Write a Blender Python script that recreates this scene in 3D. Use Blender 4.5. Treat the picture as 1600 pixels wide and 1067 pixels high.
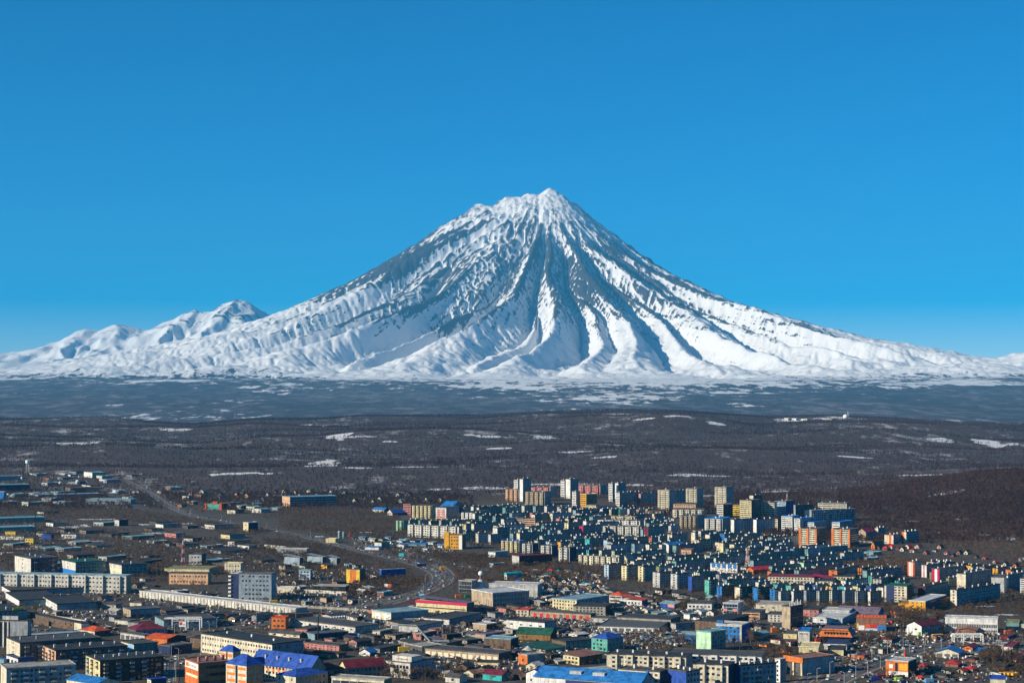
import bpy, math, random
import numpy as np
random.seed(7)
rng = np.random.default_rng(11)
for _o in list(bpy.data.objects):
    bpy.data.objects.remove(_o)
SC = bpy.context.scene
COL = SC.collection

# ------------------------------------------------------------------ camera
CAM_Z, FOC, TILT = 200.0, 3000.0, math.radians(1.27)
CT, ST = math.cos(TILT), math.sin(TILT)
cam_data = bpy.data.cameras.new('camera')
cam_data.sensor_width = 36.0
cam_data.lens = 36.0 * FOC / 1600.0
cam_data.clip_start = 1.0
cam_data.clip_end = 150000.0
cam = bpy.data.objects.new('camera', cam_data)
COL.objects.link(cam)
cam.location = (0, 0, CAM_Z)
cam.rotation_euler = (math.radians(90) + TILT, 0, 0)
SC.camera = cam

# ------------------------------------------------------------------ sky and sun
SUN_EL = math.radians(23.0)
SUN_H = (-0.90, -0.436)                       # horizontal direction towards the sun
SUN_AZ = math.atan2(SUN_H[0], SUN_H[1])       # clockwise from +Y
world = bpy.data.worlds.new('World')
SC.world = world
world.use_nodes = True
wn, wl = world.node_tree.nodes, world.node_tree.links
wn.clear()
w_out = wn.new('ShaderNodeOutputWorld')
w_bg = wn.new('ShaderNodeBackground')
w_sky = wn.new('ShaderNodeTexSky')
w_sky.sky_type = 'NISHITA'
w_sky.sun_disc = False
w_sky.sun_elevation = SUN_EL
w_sky.sun_rotation = SUN_AZ
w_sky.altitude = 300
w_sky.air_density = 0.5
w_sky.dust_density = 0.0
w_sky.ozone_density = 4.0
w_hs = wn.new('ShaderNodeHueSaturation')
w_hs.inputs['Hue'].default_value = 0.492
w_tc = wn.new('ShaderNodeTexCoord'); w_sx = wn.new('ShaderNodeSeparateXYZ'); w_mr = wn.new('ShaderNodeMapRange')
w_mr.inputs['From Min'].default_value = 0.0; w_mr.inputs['From Max'].default_value = 0.17
w_mr.inputs['To Min'].default_value = 1.2; w_mr.inputs['To Max'].default_value = 2.95
wl.new(w_tc.outputs['Generated'], w_sx.inputs[0]); wl.new(w_sx.outputs['Z'], w_mr.inputs['Value']); wl.new(w_mr.outputs[0], w_hs.inputs['Saturation'])
w_bg.inputs['Strength'].default_value = 0.084
wl.new(w_sky.outputs['Color'], w_hs.inputs['Color'])
wl.new(w_hs.outputs['Color'], w_bg.inputs['Color'])
wl.new(w_bg.outputs['Background'], w_out.inputs['Surface'])
sun_data = bpy.data.lights.new('sun', 'SUN')
sun_data.energy = 5.0
sun_data.angle = math.radians(0.5)
sun_data.color = (1.0, 0.89, 0.70)
sun = bpy.data.objects.new('sun', sun_data)
COL.objects.link(sun)
import mathutils
_sd = mathutils.Vector((SUN_H[0] * math.cos(SUN_EL), SUN_H[1] * math.cos(SUN_EL), math.sin(SUN_EL)))
sun.rotation_euler = _sd.to_track_quat('Z', 'Y').to_euler()
sun.location = (-300, -100, 900)
SC.view_settings.view_transform = 'Standard'
SC.view_settings.look = 'None'
SC.view_settings.exposure = 0.62
SC.view_settings.gamma = 1.0
SC.view_settings.use_curve_mapping = False
SC.cycles.max_bounces = 4
SC.cycles.diffuse_bounces = 2
SC.cycles.glossy_bounces = 2
SC.cycles.transmission_bounces = 2
SC.cycles.transparent_max_bounces = 8
SC.cycles.use_denoising = True

# ------------------------------------------------------------------ helpers: noise, tags, materials
def _hash(ix, iy, seed):
    h = (ix.astype(np.int64) * 374761393 + iy.astype(np.int64) * 668265263 + seed * 974634787) & 0x7fffffff
    h = ((h ^ (h >> 13)) * 1274126177) & 0x7fffffff
    return (h ^ (h >> 16)) & 0xffff

def gnoise(x, y, seed=0):
    """gradient noise, about -0.7..0.7"""
    x = np.asarray(x, float); y = np.asarray(y, float)
    x0 = np.floor(x); y0 = np.floor(y)
    fx = x - x0; fy = y - y0
    u = fx * fx * fx * (fx * (fx * 6 - 15) + 10); v = fy * fy * fy * (fy * (fy * 6 - 15) + 10)
    def g(ox, oy):
        a = _hash(x0 + ox, y0 + oy, seed) * (2 * math.pi / 65536.0)
        return np.cos(a) * (fx - ox) + np.sin(a) * (fy - oy)
    a = g(0, 0) * (1 - u) + g(1, 0) * u
    b = g(0, 1) * (1 - u) + g(1, 1) * u
    return a * (1 - v) + b * v

def fbm(x, y, seed=0, octv=4, gain=0.5):
    s = 0; a = 1.0; f = 1.0
    for k in range(octv):
        s = s + a * gnoise(x * f, y * f, seed + 17 * k); a *= gain; f *= 2.03
    return s

def sstep(a, b, x):
    t = np.clip((np.asarray(x, float) - a) / (b - a), 0, 1)
    return t * t * (3 - 2 * t)

def tag(o, label=None, cat=None, group=None, kind=None):
    if label: o['label'] = label
    if cat: o['category'] = cat
    if group: o['group'] = group
    if kind: o['kind'] = kind
    return o

def nodes_of(m):
    m.use_nodes = True
    nt = m.node_tree
    b = nt.nodes.get('Principled BSDF')
    return nt, nt.nodes, nt.links, b

# ------------------------------------------------------------------ terrain heights
PXC, PYC, FPX = 800.0, 533.5, FOC
VX, VY = 580.0, 30000.0                        # summit of the volcano
_sL = np.array([(858,299),(843,307),(825,308),(800,310),(790,313),(770,323),(752,323),(740,326),(715,340),(690,353),(660,375),(630,394),(600,412),
    (570,430),(540,447),(510,460),(480,474),(450,487),(420,500),(380,513),(330,528),(270,543),(200,556),(100,572),(0,584),(-200,594)], float)
_sR = np.array([(858,299),(880,308),(905,325),(930,345),(960,368),(1000,398),(1050,432),(1100,457),(1150,480),(1200,495),(1250,508),(1300,522),
    (1350,535),(1400,545),(1450,553),(1500,561),(1560,567),(1700,576),(1900,584)], float)
_rL = (858 - _sL[:, 0]) * 10; _zL = 200 + (600 - _sL[:, 1]) * 10
_rR = (_sR[:, 0] - 858) * 10; _zR = 200 + (600 - _sR[:, 1]) * 10
_rF = np.array([0, 250, 600, 1000, 1500, 2000, 2600, 3200, 3800, 4500, 5200, 6000, 7000, 8000, 9500, 12000, 20000], float)
_zF = np.array([3210, 3080, 2820, 2520, 2160, 1830, 1470, 1160, 910, 690, 520, 400, 310, 268, 235, 190, 120], float)
_sk = np.array([(-400,560),(-200,556),(0,552),(30,550),(60,543),(90,533),(115,520),(135,516),(150,520),(170,512),(185,507),(205,512),(225,517),(260,505),
    (290,490),(305,485),(312,490),(330,487),(350,478),(368,471),(385,474),(400,482),(415,492),(440,510),(480,540),(560,590),(2200,600)], float)
_skx = (_sk[:, 0] - 800) / 3000.0 * 36500; _skz = 200 + (600 - _sk[:, 1]) / 3000.0 * 36500
_rg = np.array([(-200,654),(0,655),(100,657),(180,655),(230,660),(300,664),(350,660),(400,655),(500,655),(560,651),(650,650),(760,650),(850,645),
    (950,641),(1060,643),(1130,648),(1200,652),(1300,650),(1400,655),(1500,661),(1600,664),(1800,668)], float)
RIDGE_Y = 8200.0
_rgu = (_rg[:, 0] - 800) / 3000.0; _rgz = 200 - (_rg[:, 1] - 600) / 3000.0 * RIDGE_Y

def eroded_cone(dx=26.0, its=34, kdt=1.0, mexp=0.44):
    """the volcano as a height grid: a cone cut by streams so that ribs and ravines branch as on the real one"""
    gx = np.arange(VX - 8600, VX + 9600, dx); gy = np.arange(20500, 34500, dx)
    X, Y = np.meshgrid(gx, gy)
    ex, ey = X - VX, Y - VY
    r = np.hypot(ex, ey); th = np.arctan2(ex, -ey); c = np.abs(np.sin(th))
    w = c ** 2.2
    side = np.where(ex < 0, np.interp(r, _rL, _zL), np.interp(r, _rR, _zR))
    Z = np.interp(r, _rF, _zF) * (1 - w) + side * w
    lr = np.log(np.maximum(r, 120.0) / 120.0)
    tw = th + 0.16 * gnoise(th * 2.0, lr * 1.1, 41) + 0.05 * gnoise(th * 7.0, lr * 2.2, 43)
    n1 = np.full_like(th, -0.35)
    for tk, hk, wk, r0 in ((-1.38, .7, .13, 900), (-1.16, .9, .14, 1500), (-0.94, 1.0, .16, 1200), (-0.72, .8, .12, 2000), (-0.52, 1.0, .15, 1300), (-0.35, .75, .09, 2300), (-0.22, 1.1, .12, 900), (-0.08, .8, .07, 2600),
                       (-0.01, 1.1, .10, 1000), (0.13, .85, .08, 2100), (0.22, 1.0, .10, 900), (0.36, .8, .09, 2300), (0.48, 1.05, .13, 1200), (0.66, .8, .10, 2200), (0.82, 1.0, .15, 1300), (1.05, .8, .13, 1900), (1.25, .9, .15, 1200), (1.45, .7, .13, 900)):
        n1 = np.maximum(n1, hk * (1.15 if tk < -0.1 else 1.0) * sstep(0.6 * r0, 1.7 * r0, r) - 1.2 * np.abs(tw - tk) / wk)
    n1 = n1 + 0.5 * gnoise(tw * 14.0, lr * 1.2, 45)
    a1 = np.interp(r, [0, 300, 1200, 2500, 4200, 5600, 7200, 9500], [0, 10, 70, 190, 300, 250, 90, 15])
    sil = 1 - 0.8 * sstep(0.82, 0.99, c)
    Z = Z + a1 * (n1 - 0.35) * sil
    lob = np.interp(r, [3800, 5200, 6800, 8800, 10500], [0, 50, 75, 45, 8])
    Z = Z + lob * fbm(X / 1000.0, Y / 1000.0, 65, 6, 0.62)
    Z = Z + np.interp(r, [0, 1500, 5000, 8000], [14, 30, 20, 9]) * fbm(X / 120.0, Y / 120.0, 61, 4, 0.62)
    Z0 = Z.copy()
    ny, nx = Z.shape; N = ny * nx
    idx = np.arange(N).reshape(ny, nx)
    A0 = dx * dx
    rg2 = np.random.default_rng(3)
    for it in range(its):
        best = np.zeros((ny, nx)); rcv = idx.copy(); dist = np.full((ny, nx), dx)
        Zp = Z + rg2.uniform(0, 2.5, Z.shape)
        for oy in (-1, 0, 1):
            for ox in (-1, 0, 1):
                if ox == 0 and oy == 0: continue
                d = dx * math.hypot(ox, oy)
                ys = slice(max(0, -oy), ny - max(0, oy)); xs = slice(max(0, -ox), nx - max(0, ox))
                yt = slice(max(0, oy), ny + min(0, oy)); xt = slice(max(0, ox), nx + min(0, ox))
                s = (Zp[ys, xs] - Zp[yt, xt]) / d
                m = s > best[ys, xs]
                best[ys, xs][m] = s[m]; rcv[ys, xs][m] = idx[yt, xt][m]; dist[ys, xs][m] = d
        rc = rcv.ravel(); order = np.argsort(Zp.ravel(), kind='stable')
        # level of every node above its outlet, by pointer jumping
        lev = (rc != np.arange(N)).astype(np.int64); p = rc.copy()
        for _ in range(12):
            lev = lev + lev[p]; p = p[p]
        o = np.argsort(lev, kind='stable'); ls = lev[o]
        cuts = np.concatenate([[0], np.nonzero(np.diff(ls))[0] + 1, [N]])
        A = np.full(N, A0)
        for k in range(len(cuts) - 2, 0, -1):
            q = o[cuts[k]:cuts[k + 1]]
            np.add.at(A, rc[q], A[q])
        f = kdt * (A / 1e4) ** mexp / dist.ravel()
        z = Z.ravel().copy()
        for k in range(1, len(cuts) - 1):
            q = o[cuts[k]:cuts[k + 1]]
            z[q] = (z[q] + f[q] * z[rc[q]]) / (1 + f[q])
        Z = z.reshape(ny, nx)
        # scree creeps
        Zs = Z.copy(); Zs[1:-1, 1:-1] = (Z[:-2, 1:-1] + Z[2:, 1:-1] + Z[1:-1, :-2] + Z[1:-1, 2:]) * 0.25
        Z = Z * 0.985 + Zs * 0.015
    Zb = np.interp(r, _rF, _zF) * (1 - w) + side * w
    Z = np.maximum(Zb + np.interp(r, [0, 500, 1500, 6500, 8000], [1, 1.0, 1.4, 1.25, 1.1]) * (Z - Zb), 150)
    keep = np.interp(r, [0, 500, 1300], [0.6, 0.3, 0.0])
    keep = np.maximum(keep, 0.75 * sstep(0.88, 0.99, c))
    Z = Z + (Z0 - Z) * keep
    return gx, gy, Z
EGX, EGY, EGZ = eroded_cone()

def height(x, y):
    x = np.asarray(x, float); y = np.asarray(y, float)
    u = x / np.maximum(y, 400.0)
    # rolling wooded hills behind the town
    rz = np.interp(u, _rgu, _rgz)
    t = np.clip((y - 3500.0) / (RIDGE_Y - 3500.0), 0, 1)
    up = rz * (0.35 * t + 0.65 * t * t * (3 - 2 * t))
    dn = sstep(RIDGE_Y + 60, RIDGE_Y + 1300, y)
    env = sstep(3500, 4600, y) * (1 - sstep(7600, 8200, y))
    roll = env * (21 * fbm(x / 1000.0 + 3.1, y / 520.0, 5, 3) + 26 * np.maximum(0, fbm(x / 800.0, y / 380.0, 9, 2)))
    for (yc, A, s, sd) in ((4150, 15, 230, 301), (4900, 24, 260, 305), (5750, 30, 300, 309), (6650, 30, 330, 313)):
        q = (y - yc - 420 * gnoise(x / 1300.0, y * 0 + sd, sd)) / s
        roll = roll + A * np.clip(0.45 + 1.5 * gnoise(x / 850.0, y * 0 + sd * .37, sd + 1), 0, 1.2) * np.exp(-q * q)
    z = (up + roll) * (1 - dn) + dn * (-48 + 10 * fbm(x / 1500.0, y / 1500.0, 21, 3))
    # wooded rise at the right edge of the town
    e = np.exp(-(((x - 880.0) / 210.0) ** 2 + ((y - 3250.0) / 420.0) ** 2))
    z = z + 48 * e * sstep(2550, 2900, y)
    # plain that climbs to the foot of the volcano
    pl = np.interp(y, [10400, 12000, 14000, 18000, 22000, 26000, 40000], [0, 50, 105, 170, 248, 320, 480])
    z = z + pl + sstep(10500, 14000, y) * (30 * fbm(x / 2600.0, y / 2600.0, 31, 4) + 16 * fbm(x / 700.0, y / 900.0, 33, 3))
    far = y > 17000
    if np.any(far):
        xx, yy, zz = x[far], y[far], z[far]
        dx, dy = xx - VX, yy - VY
        r = np.hypot(dx, dy); th = np.arctan2(dx, -dy)          # 0 faces the camera, + to the right
        c = np.abs(np.sin(th))
        w = np.clip(c, 0, 1) ** 2.2
        side = np.where(dx < 0, np.interp(r, _rL, _zL), np.interp(r, _rR, _zR))
        cone = np.interp(r, _rF, _zF) * (1 - w) + side * w
        # the stream-cut grid stands in for the smooth cone
        g = (xx > EGX[0]) & (xx < EGX[-1]) & (yy > EGY[0]) & (yy < EGY[-1])
        fx = np.clip((xx - EGX[0]) / (EGX[1] - EGX[0]), 0, len(EGX) - 1.001); fy = np.clip((yy - EGY[0]) / (EGY[1] - EGY[0]), 0, len(EGY) - 1.001)
        ix = fx.astype(int); iy = fy.astype(int); fx = fx - ix; fy = fy - iy
        ez = (EGZ[iy, ix] * (1 - fx) + EGZ[iy, ix + 1] * fx) * (1 - fy) + (EGZ[iy + 1, ix] * (1 - fx) + EGZ[iy + 1, ix + 1] * fx) * fy
        wb = g * (1 - sstep(7600, 8600, np.maximum(np.abs(dx), 1.0 * np.abs(dy))))
        cone = cone * (1 - wb) + ez * wb
        lr = np.log(np.maximum(r, 120.0) / 120.0)
        for (qx, qh, qw, qy) in ((8, 62, 190, 0), (-690, 55, 150, 60), (-1130, 70, 170, 80), (210, 30, 120, -60), (-330, 34, 110, -20), (470, 40, 120, 40), (-420, 40, 160, -420)):
            q = np.hypot(dx - qx, (dy - qy) * 0.8) / qw * (1 + 0.5 * gnoise(xx / 70.0, yy / 70.0, 60)); cone = cone + qh * np.clip(1 - q, 0, 1)
        crag = np.interp(r, [0, 150, 900, 2500, 4500, 6500, 8500], [20, 44, 34, 26, 17, 12, 6])
        cone = cone + crag * ((1 - 2.4 * np.abs(gnoise(th * 30.0 + 0.5 * gnoise(xx / 200.0, yy / 200.0, 57), lr * 5.0, 58))) * 0.6 + 0.6 * fbm(xx / 90.0, yy / 90.0, 61, 3))
        # range to the left, behind
        rr = np.interp(xx, _skx, _skz)
        d = np.abs(yy - 36500 - 900 * gnoise(xx / 2600.0, 0.5, 71))
        prof = np.clip(1 - d / 6200.0, 0, 1)
        rid2 = 1 - 2.0 * np.abs(gnoise(xx / 900.0 + 0.4 * gnoise(xx / 700.0, yy / 700.0, 75), yy / 3200.0, 73))
        rid3 = 1 - 2.0 * np.abs(gnoise(xx / 330.0, yy / 1100.0, 77))
        amp = np.interp(d, [0, 250, 1500, 3500, 6500], [0.05, 0.2, 1, 0.8, 0])
        rng_z = 250 + (rr - 250) * prof ** 1.25 + amp * np.clip((rr - 400) / 900.0, 0, 1) * (190 * (rid2 - 0.6) + 80 * (rid3 - 0.6))
        # cliffs in front of that range on the far left
        tb = sstep(31000, 32500, yy + 500 * gnoise(xx / 700.0, 0.2, 79)) * sstep(-1500, -6500, xx) * 360
        rng_z = rng_z + np.clip((rng_z - 300) / 500.0, 0, 1) * (48 * (1 - 2.2 * np.abs(gnoise(xx / 420.0 + 0.5 * gnoise(xx / 260.0, yy / 500.0, 89), yy / 1300.0, 88))) + 13 * fbm(xx / 110.0, yy / 200.0, 90, 3))
        rng_z = np.maximum(rng_z, 250 + tb * (0.85 + 0.3 * gnoise(xx / 420.0, yy / 2500.0, 81)))
        # plateau at the right edge, nearer
        pe = np.interp(xx + 0.12 * (yy - 27000), [4600, 5800, 6700, 7400, 9000], [0, 60, 210, 420, 520])
        pe = pe * np.exp(-((yy - 27500) / 2600.0) ** 2)
        pn = 1 - 2 * np.abs(gnoise(xx / 600.0, yy / 900.0, 83))
        pe = pe + np.clip(pe / 250.0, 0, 1) * (60 * (pn - 0.5) + 30 * fbm(xx / 260.0, yy / 260.0, 85, 3))
        # small cones on the right saddle
        sc = np.zeros_like(xx)
        for (cx, cy, ch, cw) in ((4290, 24500, 110, 330), (5270, 25500, 90, 380), (5000, 24600, 50, 200), (6900, 33000, 200, 600), (7500, 33500, 210, 500), (8050, 34000, 170, 450), (4700, 25600, 60, 260)):
            q = np.hypot(xx - cx, yy - cy) / cw
            sc = np.maximum(sc, ch * np.clip(1 - q, 0, 1) ** 1.15)
        m = sstep(17000, 21500, yy)
        big = np.maximum(np.maximum(np.maximum(cone, 205 + pe), rng_z), 0) + sc * (1 + 0.4 * gnoise(xx / 160.0, yy / 160.0, 87))
        zz = zz * (1 - m) + np.maximum(zz, big) * m
        z = z.copy(); z[far] = zz
    return z

def ray_of(px, py):
    a = (px - PXC) / FPX; b = (PYC - py) / FPX            # right, up per unit depth
    return a, CT - b * ST, ST + b * CT                     # x, y, z per unit of depth

def ground(px, py, zg=None):
    """world point of the ground seen at a pixel of the 1600 x 1067 photograph"""
    rx, ry, rz = ray_of(px, py)
    t = -CAM_Z / rz if rz < -1e-5 else 12000.0
    if zg is not None:
        t = (zg - CAM_Z) / rz
        return rx * t, ry * t, zg
    if t * ry < 2540:
        return rx * t, ry * t, 0.0
    ts = np.arange(2300.0, 22000.0, 12.0)
    zz = height(rx * ts, ry * ts)
    hit = np.nonzero(CAM_Z + rz * ts <= zz)[0]
    t = ts[hit[0]] if len(hit) else 12000.0
    return rx * t, ry * t, float(height(np.array([rx * t]), np.array([ry * t]))[0])

# clearings where old snow lies, as (pixel x, pixel y, half width, half height)
CLEAR_PX = [(385,740,52,2.6),(340,742,16,2.2),(530,680,20,4.5),(560,682,26,3),(758,683,34,2.4),(850,684,22,3),(270,671,30,2.4),(1117,661,20,3.5),
    (1237,657,26,5),(1300,654,50,2.2),(1470,688,24,4),(1535,689,22,3.5),(1585,694,14,3),(755,762,44,2.6),(870,757,60,2.8),(985,758,40,2),
    (1085,742,42,3.4),(1480,771,46,3),(1530,780,26,3),(120,692,32,2.5),(500,728,40,1.8),(560,731,30,1.4),(900,706,26,1.4),(940,715,22,1.4),
    (650,729,40,1.5),(1380,765,40,1.4),(1220,768,40,1.4),(1100,775,40,1.6),(1520,836,50,2.5),(1460,832,30,1.6),(1580,815,24,2),(1500,812,20,1.2),(1545,852,14,1.6),(1590,872,18,3),(1560,866,10,2),(1570,840,20,4),(1440,815,30,2),(690,765,20,2),
    (60,770,20,1.6),(150,812,26,2),(610,690,18,2),(1010,655,30,2),(1330,715,50,1.0),(1460,742,70,1.0),(480,664,14,1.6),
    (1310,652,16,3),(160,770,26,1.2),(205,770,10,4),(960,648,30,1.4),(1060,650,24,1.2),(780,700,20,1.2)]
CLEAR = []
for (px, py, hw, hh) in CLEAR_PX:
    gx, gy, gz = ground(px, py)
    _, g2, _ = ground(px, py + hh)
    _, g3, _ = ground(px, py - hh)
    CLEAR.append((gx, gy, max(6.0, hw * gy / FPX), min(200.0, max(12.0, 0.34 * abs(g3 - g2)))))

def clearing(x, y):
    m = np.zeros_like(x)
    jx = 0.7 * fbm(x / 60.0, y / 70.0, 91, 3); jy = 0.9 * fbm(x / 70.0, y / 90.0, 93, 3)
    for (cx, cy, ax, ay) in CLEAR:
        near = (np.abs(x - cx) < 2 * ax) & (np.abs(y - cy) < 2 * ay)
        if not near.any(): continue
        q = np.hypot((x[near] - cx) / ax + jx[near], (y[near] - cy) / ay + jy[near])
        m[near] = np.maximum(m[near], 1 - sstep(0.55, 1.1, q))
    return m

# ------------------------------------------------------------------ terrain materials
def add(nt, kind, **kw):
    n = nt.nodes.new(kind)
    for k, v in kw.items():
        if k in n.inputs: n.inputs[k].default_value = v
        else: setattr(n, k, v)
    return n

def mixc(nt, fac, a, b, mode='MIX'):
    n = nt.nodes.new('ShaderNodeMix'); n.data_type = 'RGBA'; n.blend_type = mode
    for s, v in ((0, fac), (6, a), (7, b)):
        if hasattr(v, 'links') or isinstance(v, bpy.types.NodeSocket): nt.links.new(v, n.inputs[s])
        elif s == 0: n.inputs[0].default_value = v
        else: n.inputs[s].default_value = (*v[:3], 1)
    return n.outputs[2]

def ramp(nt, src, stops):
    n = nt.nodes.new('ShaderNodeValToRGB')
    el = n.color_ramp.elements
    while len(el) < len(stops): el.new(0.5)
    for e, (p, c) in zip(el, stops):
        e.position = p
        e.color = (c, c, c, 1) if not isinstance(c, tuple) else (*c[:3], 1)
    nt.links.new(src, n.inputs[0])
    return n.outputs[0]

def noise(nt, vec, scale, detail=4, rough=0.6, dist=0.0):
    n = add(nt, 'ShaderNodeTexNoise', Scale=scale, Detail=detail, Roughness=rough, Distortion=dist)
    nt.links.new(vec, n.inputs['Vector'])
    return n.outputs[0]

def mapped(nt, scale):
    g = nt.nodes.new('ShaderNodeNewGeometry')
    m = nt.nodes.new('ShaderNodeMapping'); m.inputs['Scale'].default_value = scale
    nt.links.new(g.outputs['Position'], m.inputs['Vector'])
    return m.outputs[0]

SNOW = (0.76, 0.77, 0.79)
def mat_volcano():
    m = bpy.data.materials.new('snow_and_rock'); nt, n, l, b = nodes_of(m)
    pos = mapped(nt, (1, 1, 1))
    at_r = add(nt, 'ShaderNodeAttribute', attribute_name='rock').outputs['Fac']
    at_f = add(nt, 'ShaderNodeAttribute', attribute_name='wood').outputs['Fac']
    st = nt.nodes.new('ShaderNodeAttribute'); st.attribute_name = 'polar'
    mp = nt.nodes.new('ShaderNodeMapping'); mp.inputs['Scale'].default_value = (1.6, 1.4, 1)
    l.new(st.outputs['Vector'], mp.inputs['Vector'])
    streak = noise(nt, mp.outputs[0], 1.0, 6, 0.68)
    fine = noise(nt, pos, 0.016, 8, 0.78)
    def math2(op, a, b_):
        q = nt.nodes.new('ShaderNodeMath'); q.operation = op
        for i, v in enumerate((a, b_)):
            if isinstance(v, bpy.types.NodeSocket): l.new(v, q.inputs[i])
            else: q.inputs[i].default_value = v
        return q.outputs[0]
    v = math2('ADD', math2('MULTIPLY', streak, 1.15), math2('MULTIPLY', fine, 0.6))
    v = math2('ADD', v, math2('MULTIPLY', at_r, 0.9))
    rk = ramp(nt, math2('SUBTRACT', v, 0.65), [(0.52, 0.0), (0.56, 1.0)])
    rockc = mixc(nt, fine, (0.012, 0.013, 0.015), (0.045, 0.04, 0.038))
    c = mixc(nt, rk, SNOW, rockc)
    wn_ = noise(nt, mapped(nt, (1, 0.32, 1)), 0.0075, 9, 0.72)
    wd = ramp(nt, math2('ADD', math2('MULTIPLY', math2('SUBTRACT', wn_, 0.5), 2.7), at_f), [(0.44, 0.0), (0.56, 1.0)])
    woodc = mixc(nt, noise(nt, mapped(nt, (1, 0.5, 1)), 0.02, 6, 0.7), (0.016, 0.013, 0.017), (0.075, 0.062, 0.064))
    woodc = mixc(nt, ramp(nt, wn_, [(0.40, 0.42), (0.52, 0.0)]), woodc, (0.34, 0.34, 0.37))
    woodc = mixc(nt, ramp(nt, noise(nt, mapped(nt, (1, 0.25, 1)), 0.0011, 4, 0.6), [(0.4, 0.0), (0.62, 0.6)]), woodc, (0.012, 0.011, 0.013))
    c = mixc(nt, wd, c, woodc)
    l.new(c, b.inputs['Base Color'])
    b.inputs['Roughness'].default_value = 0.85
    bp = add(nt, 'ShaderNodeBump', Strength=0.55, Distance=22.0)
    l.new(math2('ADD', streak, fine), bp.inputs['Height'])
    l.new(bp.outputs[0], b.inputs['Normal'])
    return m

def mat_hills():
    m = bpy.data.materials.new('wooded_hill_floor'); nt, n, l, b = nodes_of(m)
    at = add(nt, 'ShaderNodeAttribute', attribute_name='snow').outputs['Fac']
    a = noise(nt, mapped(nt, (1, 0.6, 1)), 0.02, 8, 0.7)
    big = noise(nt, mapped(nt, (1, 0.5, 1)), 0.0022, 4, 0.6)
    q = nt.nodes.new('ShaderNodeMath'); q.operation = 'MULTIPLY_ADD'
    l.new(big, q.inputs[0]); q.inputs[1].default_value = 0.45; l.new(a, q.inputs[2])
    litter = mixc(nt, a, (0.024, 0.014, 0.014), (0.065, 0.042, 0.038))
    s1 = ramp(nt, q.outputs[0], [(0.78, 0.0), (0.96, 0.75)])
    c = mixc(nt, s1, litter, (0.55, 0.55, 0.55))
    sm = nt.nodes.new('ShaderNodeMath'); sm.operation = 'MULTIPLY_ADD'
    l.new(a, sm.inputs[0]); sm.inputs[1].default_value = 1.2; l.new(at, sm.inputs[2])
    s2 = ramp(nt, sm.outputs[0], [(0.92, 0.0), (1.12, 1.0)])
    c = mixc(nt, s2, c, (0.62, 0.62, 0.64))
    l.new(c, b.inputs['Base Color']); b.inputs['Roughness'].default_value = 0.95
    return m

def mat_town():
    m = bpy.data.materials.new('town_earth'); nt, n, l, b = nodes_of(m)
    p1 = mapped(nt, (1, 1, 1))
    a = noise(nt, p1, 0.012, 6, 0.65, 0.6)
    d = noise(nt, p1, 0.11, 6, 0.75)
    e = noise(nt, mapped(nt, (1, 0.55, 1)), 0.045, 5, 0.7, 0.8)
    soil = mixc(nt, d, (0.017, 0.012, 0.008), (0.082, 0.060, 0.040))
    tar = mixc(nt, d, (0.024, 0.021, 0.018), (0.07, 0.061, 0.051))
    c = mixc(nt, ramp(nt, a, [(0.46, 0.0), (0.54, 1.0)]), soil, tar)
    c = mixc(nt, ramp(nt, e, [(0.60, 0.0), (0.64, 1.0)]), c, mixc(nt, d, (0.05, 0.043, 0.033), (0.115, 0.102, 0.083)))
    c = mixc(nt, ramp(nt, noise(nt, mapped(nt, (1, 0.4, 1)), 0.03, 6, 0.75, 1.2), [(0.72, 0.0), (0.745, 1.0)]), c, (0.55, 0.55, 0.55))
    at = add(nt, 'ShaderNodeAttribute', attribute_name='snow').outputs['Fac']
    sm = nt.nodes.new('ShaderNodeMath'); sm.operation = 'MULTIPLY_ADD'
    l.new(d, sm.inputs[0]); sm.inputs[1].default_value = 1.2; l.new(at, sm.inputs[2])
    c = mixc(nt, ramp(nt, sm.outputs[0], [(0.92, 0.0), (1.12, 1.0)]), c, (0.62, 0.62, 0.64))
    l.new(c, b.inputs['Base Color']); b.inputs['Roughness'].default_value = 0.95
    bp = add(nt, 'ShaderNodeBump', Strength=0.5, Distance=1.5); l.new(d, bp.inputs['Height']); l.new(bp.outputs[0], b.inputs['Normal'])
    return m

# ------------------------------------------------------------------ terrain meshes
def grid_mesh(name, us, ys, mat, attrs=None, label_kind='structure'):
    U, Y = np.meshgrid(us, ys)
    X = U * Y
    Z = height(X.ravel(), Y.ravel()).reshape(X.shape)
    nr, nc = X.shape
    co = np.stack([X, Y, Z], -1).reshape(-1, 3).astype(np.float32)
    i = np.arange((nr - 1) * (nc - 1)); r = i // (nc - 1); c = i % (nc - 1)
    v0 = r * nc + c
    quads = np.stack([v0, v0 + 1, v0 + nc + 1, v0 + nc], 1).astype(np.int32)
    me = bpy.data.meshes.new(name)
    me.vertices.add(len(co)); me.vertices.foreach_set('co', co.ravel())
    me.loops.add(quads.size); me.loops.foreach_set('vertex_index', quads.ravel())
    me.polygons.add(len(quads))
    me.polygons.foreach_set('loop_start', np.arange(0, quads.size, 4, dtype=np.int32))
    me.polygons.foreach_set('use_smooth', np.ones(len(quads), dtype=bool))
    me.update()
    if attrs:
        for k, v in attrs(X.ravel(), Y.ravel(), Z.ravel(), (nr, nc)).items():
            if v.ndim == 1:
                at = me.attributes.new(k, 'FLOAT', 'POINT'); at.data.foreach_set('value', v.astype(np.float32))
            else:
                at = me.attributes.new(k, 'FLOAT_VECTOR', 'POINT'); at.data.foreach_set('vector', v.astype(np.float32).ravel())
    me.materials.append(mat)
    o = bpy.data.objects.new(name, me); COL.objects.link(o)
    o['kind'] = label_kind
    return o

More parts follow.
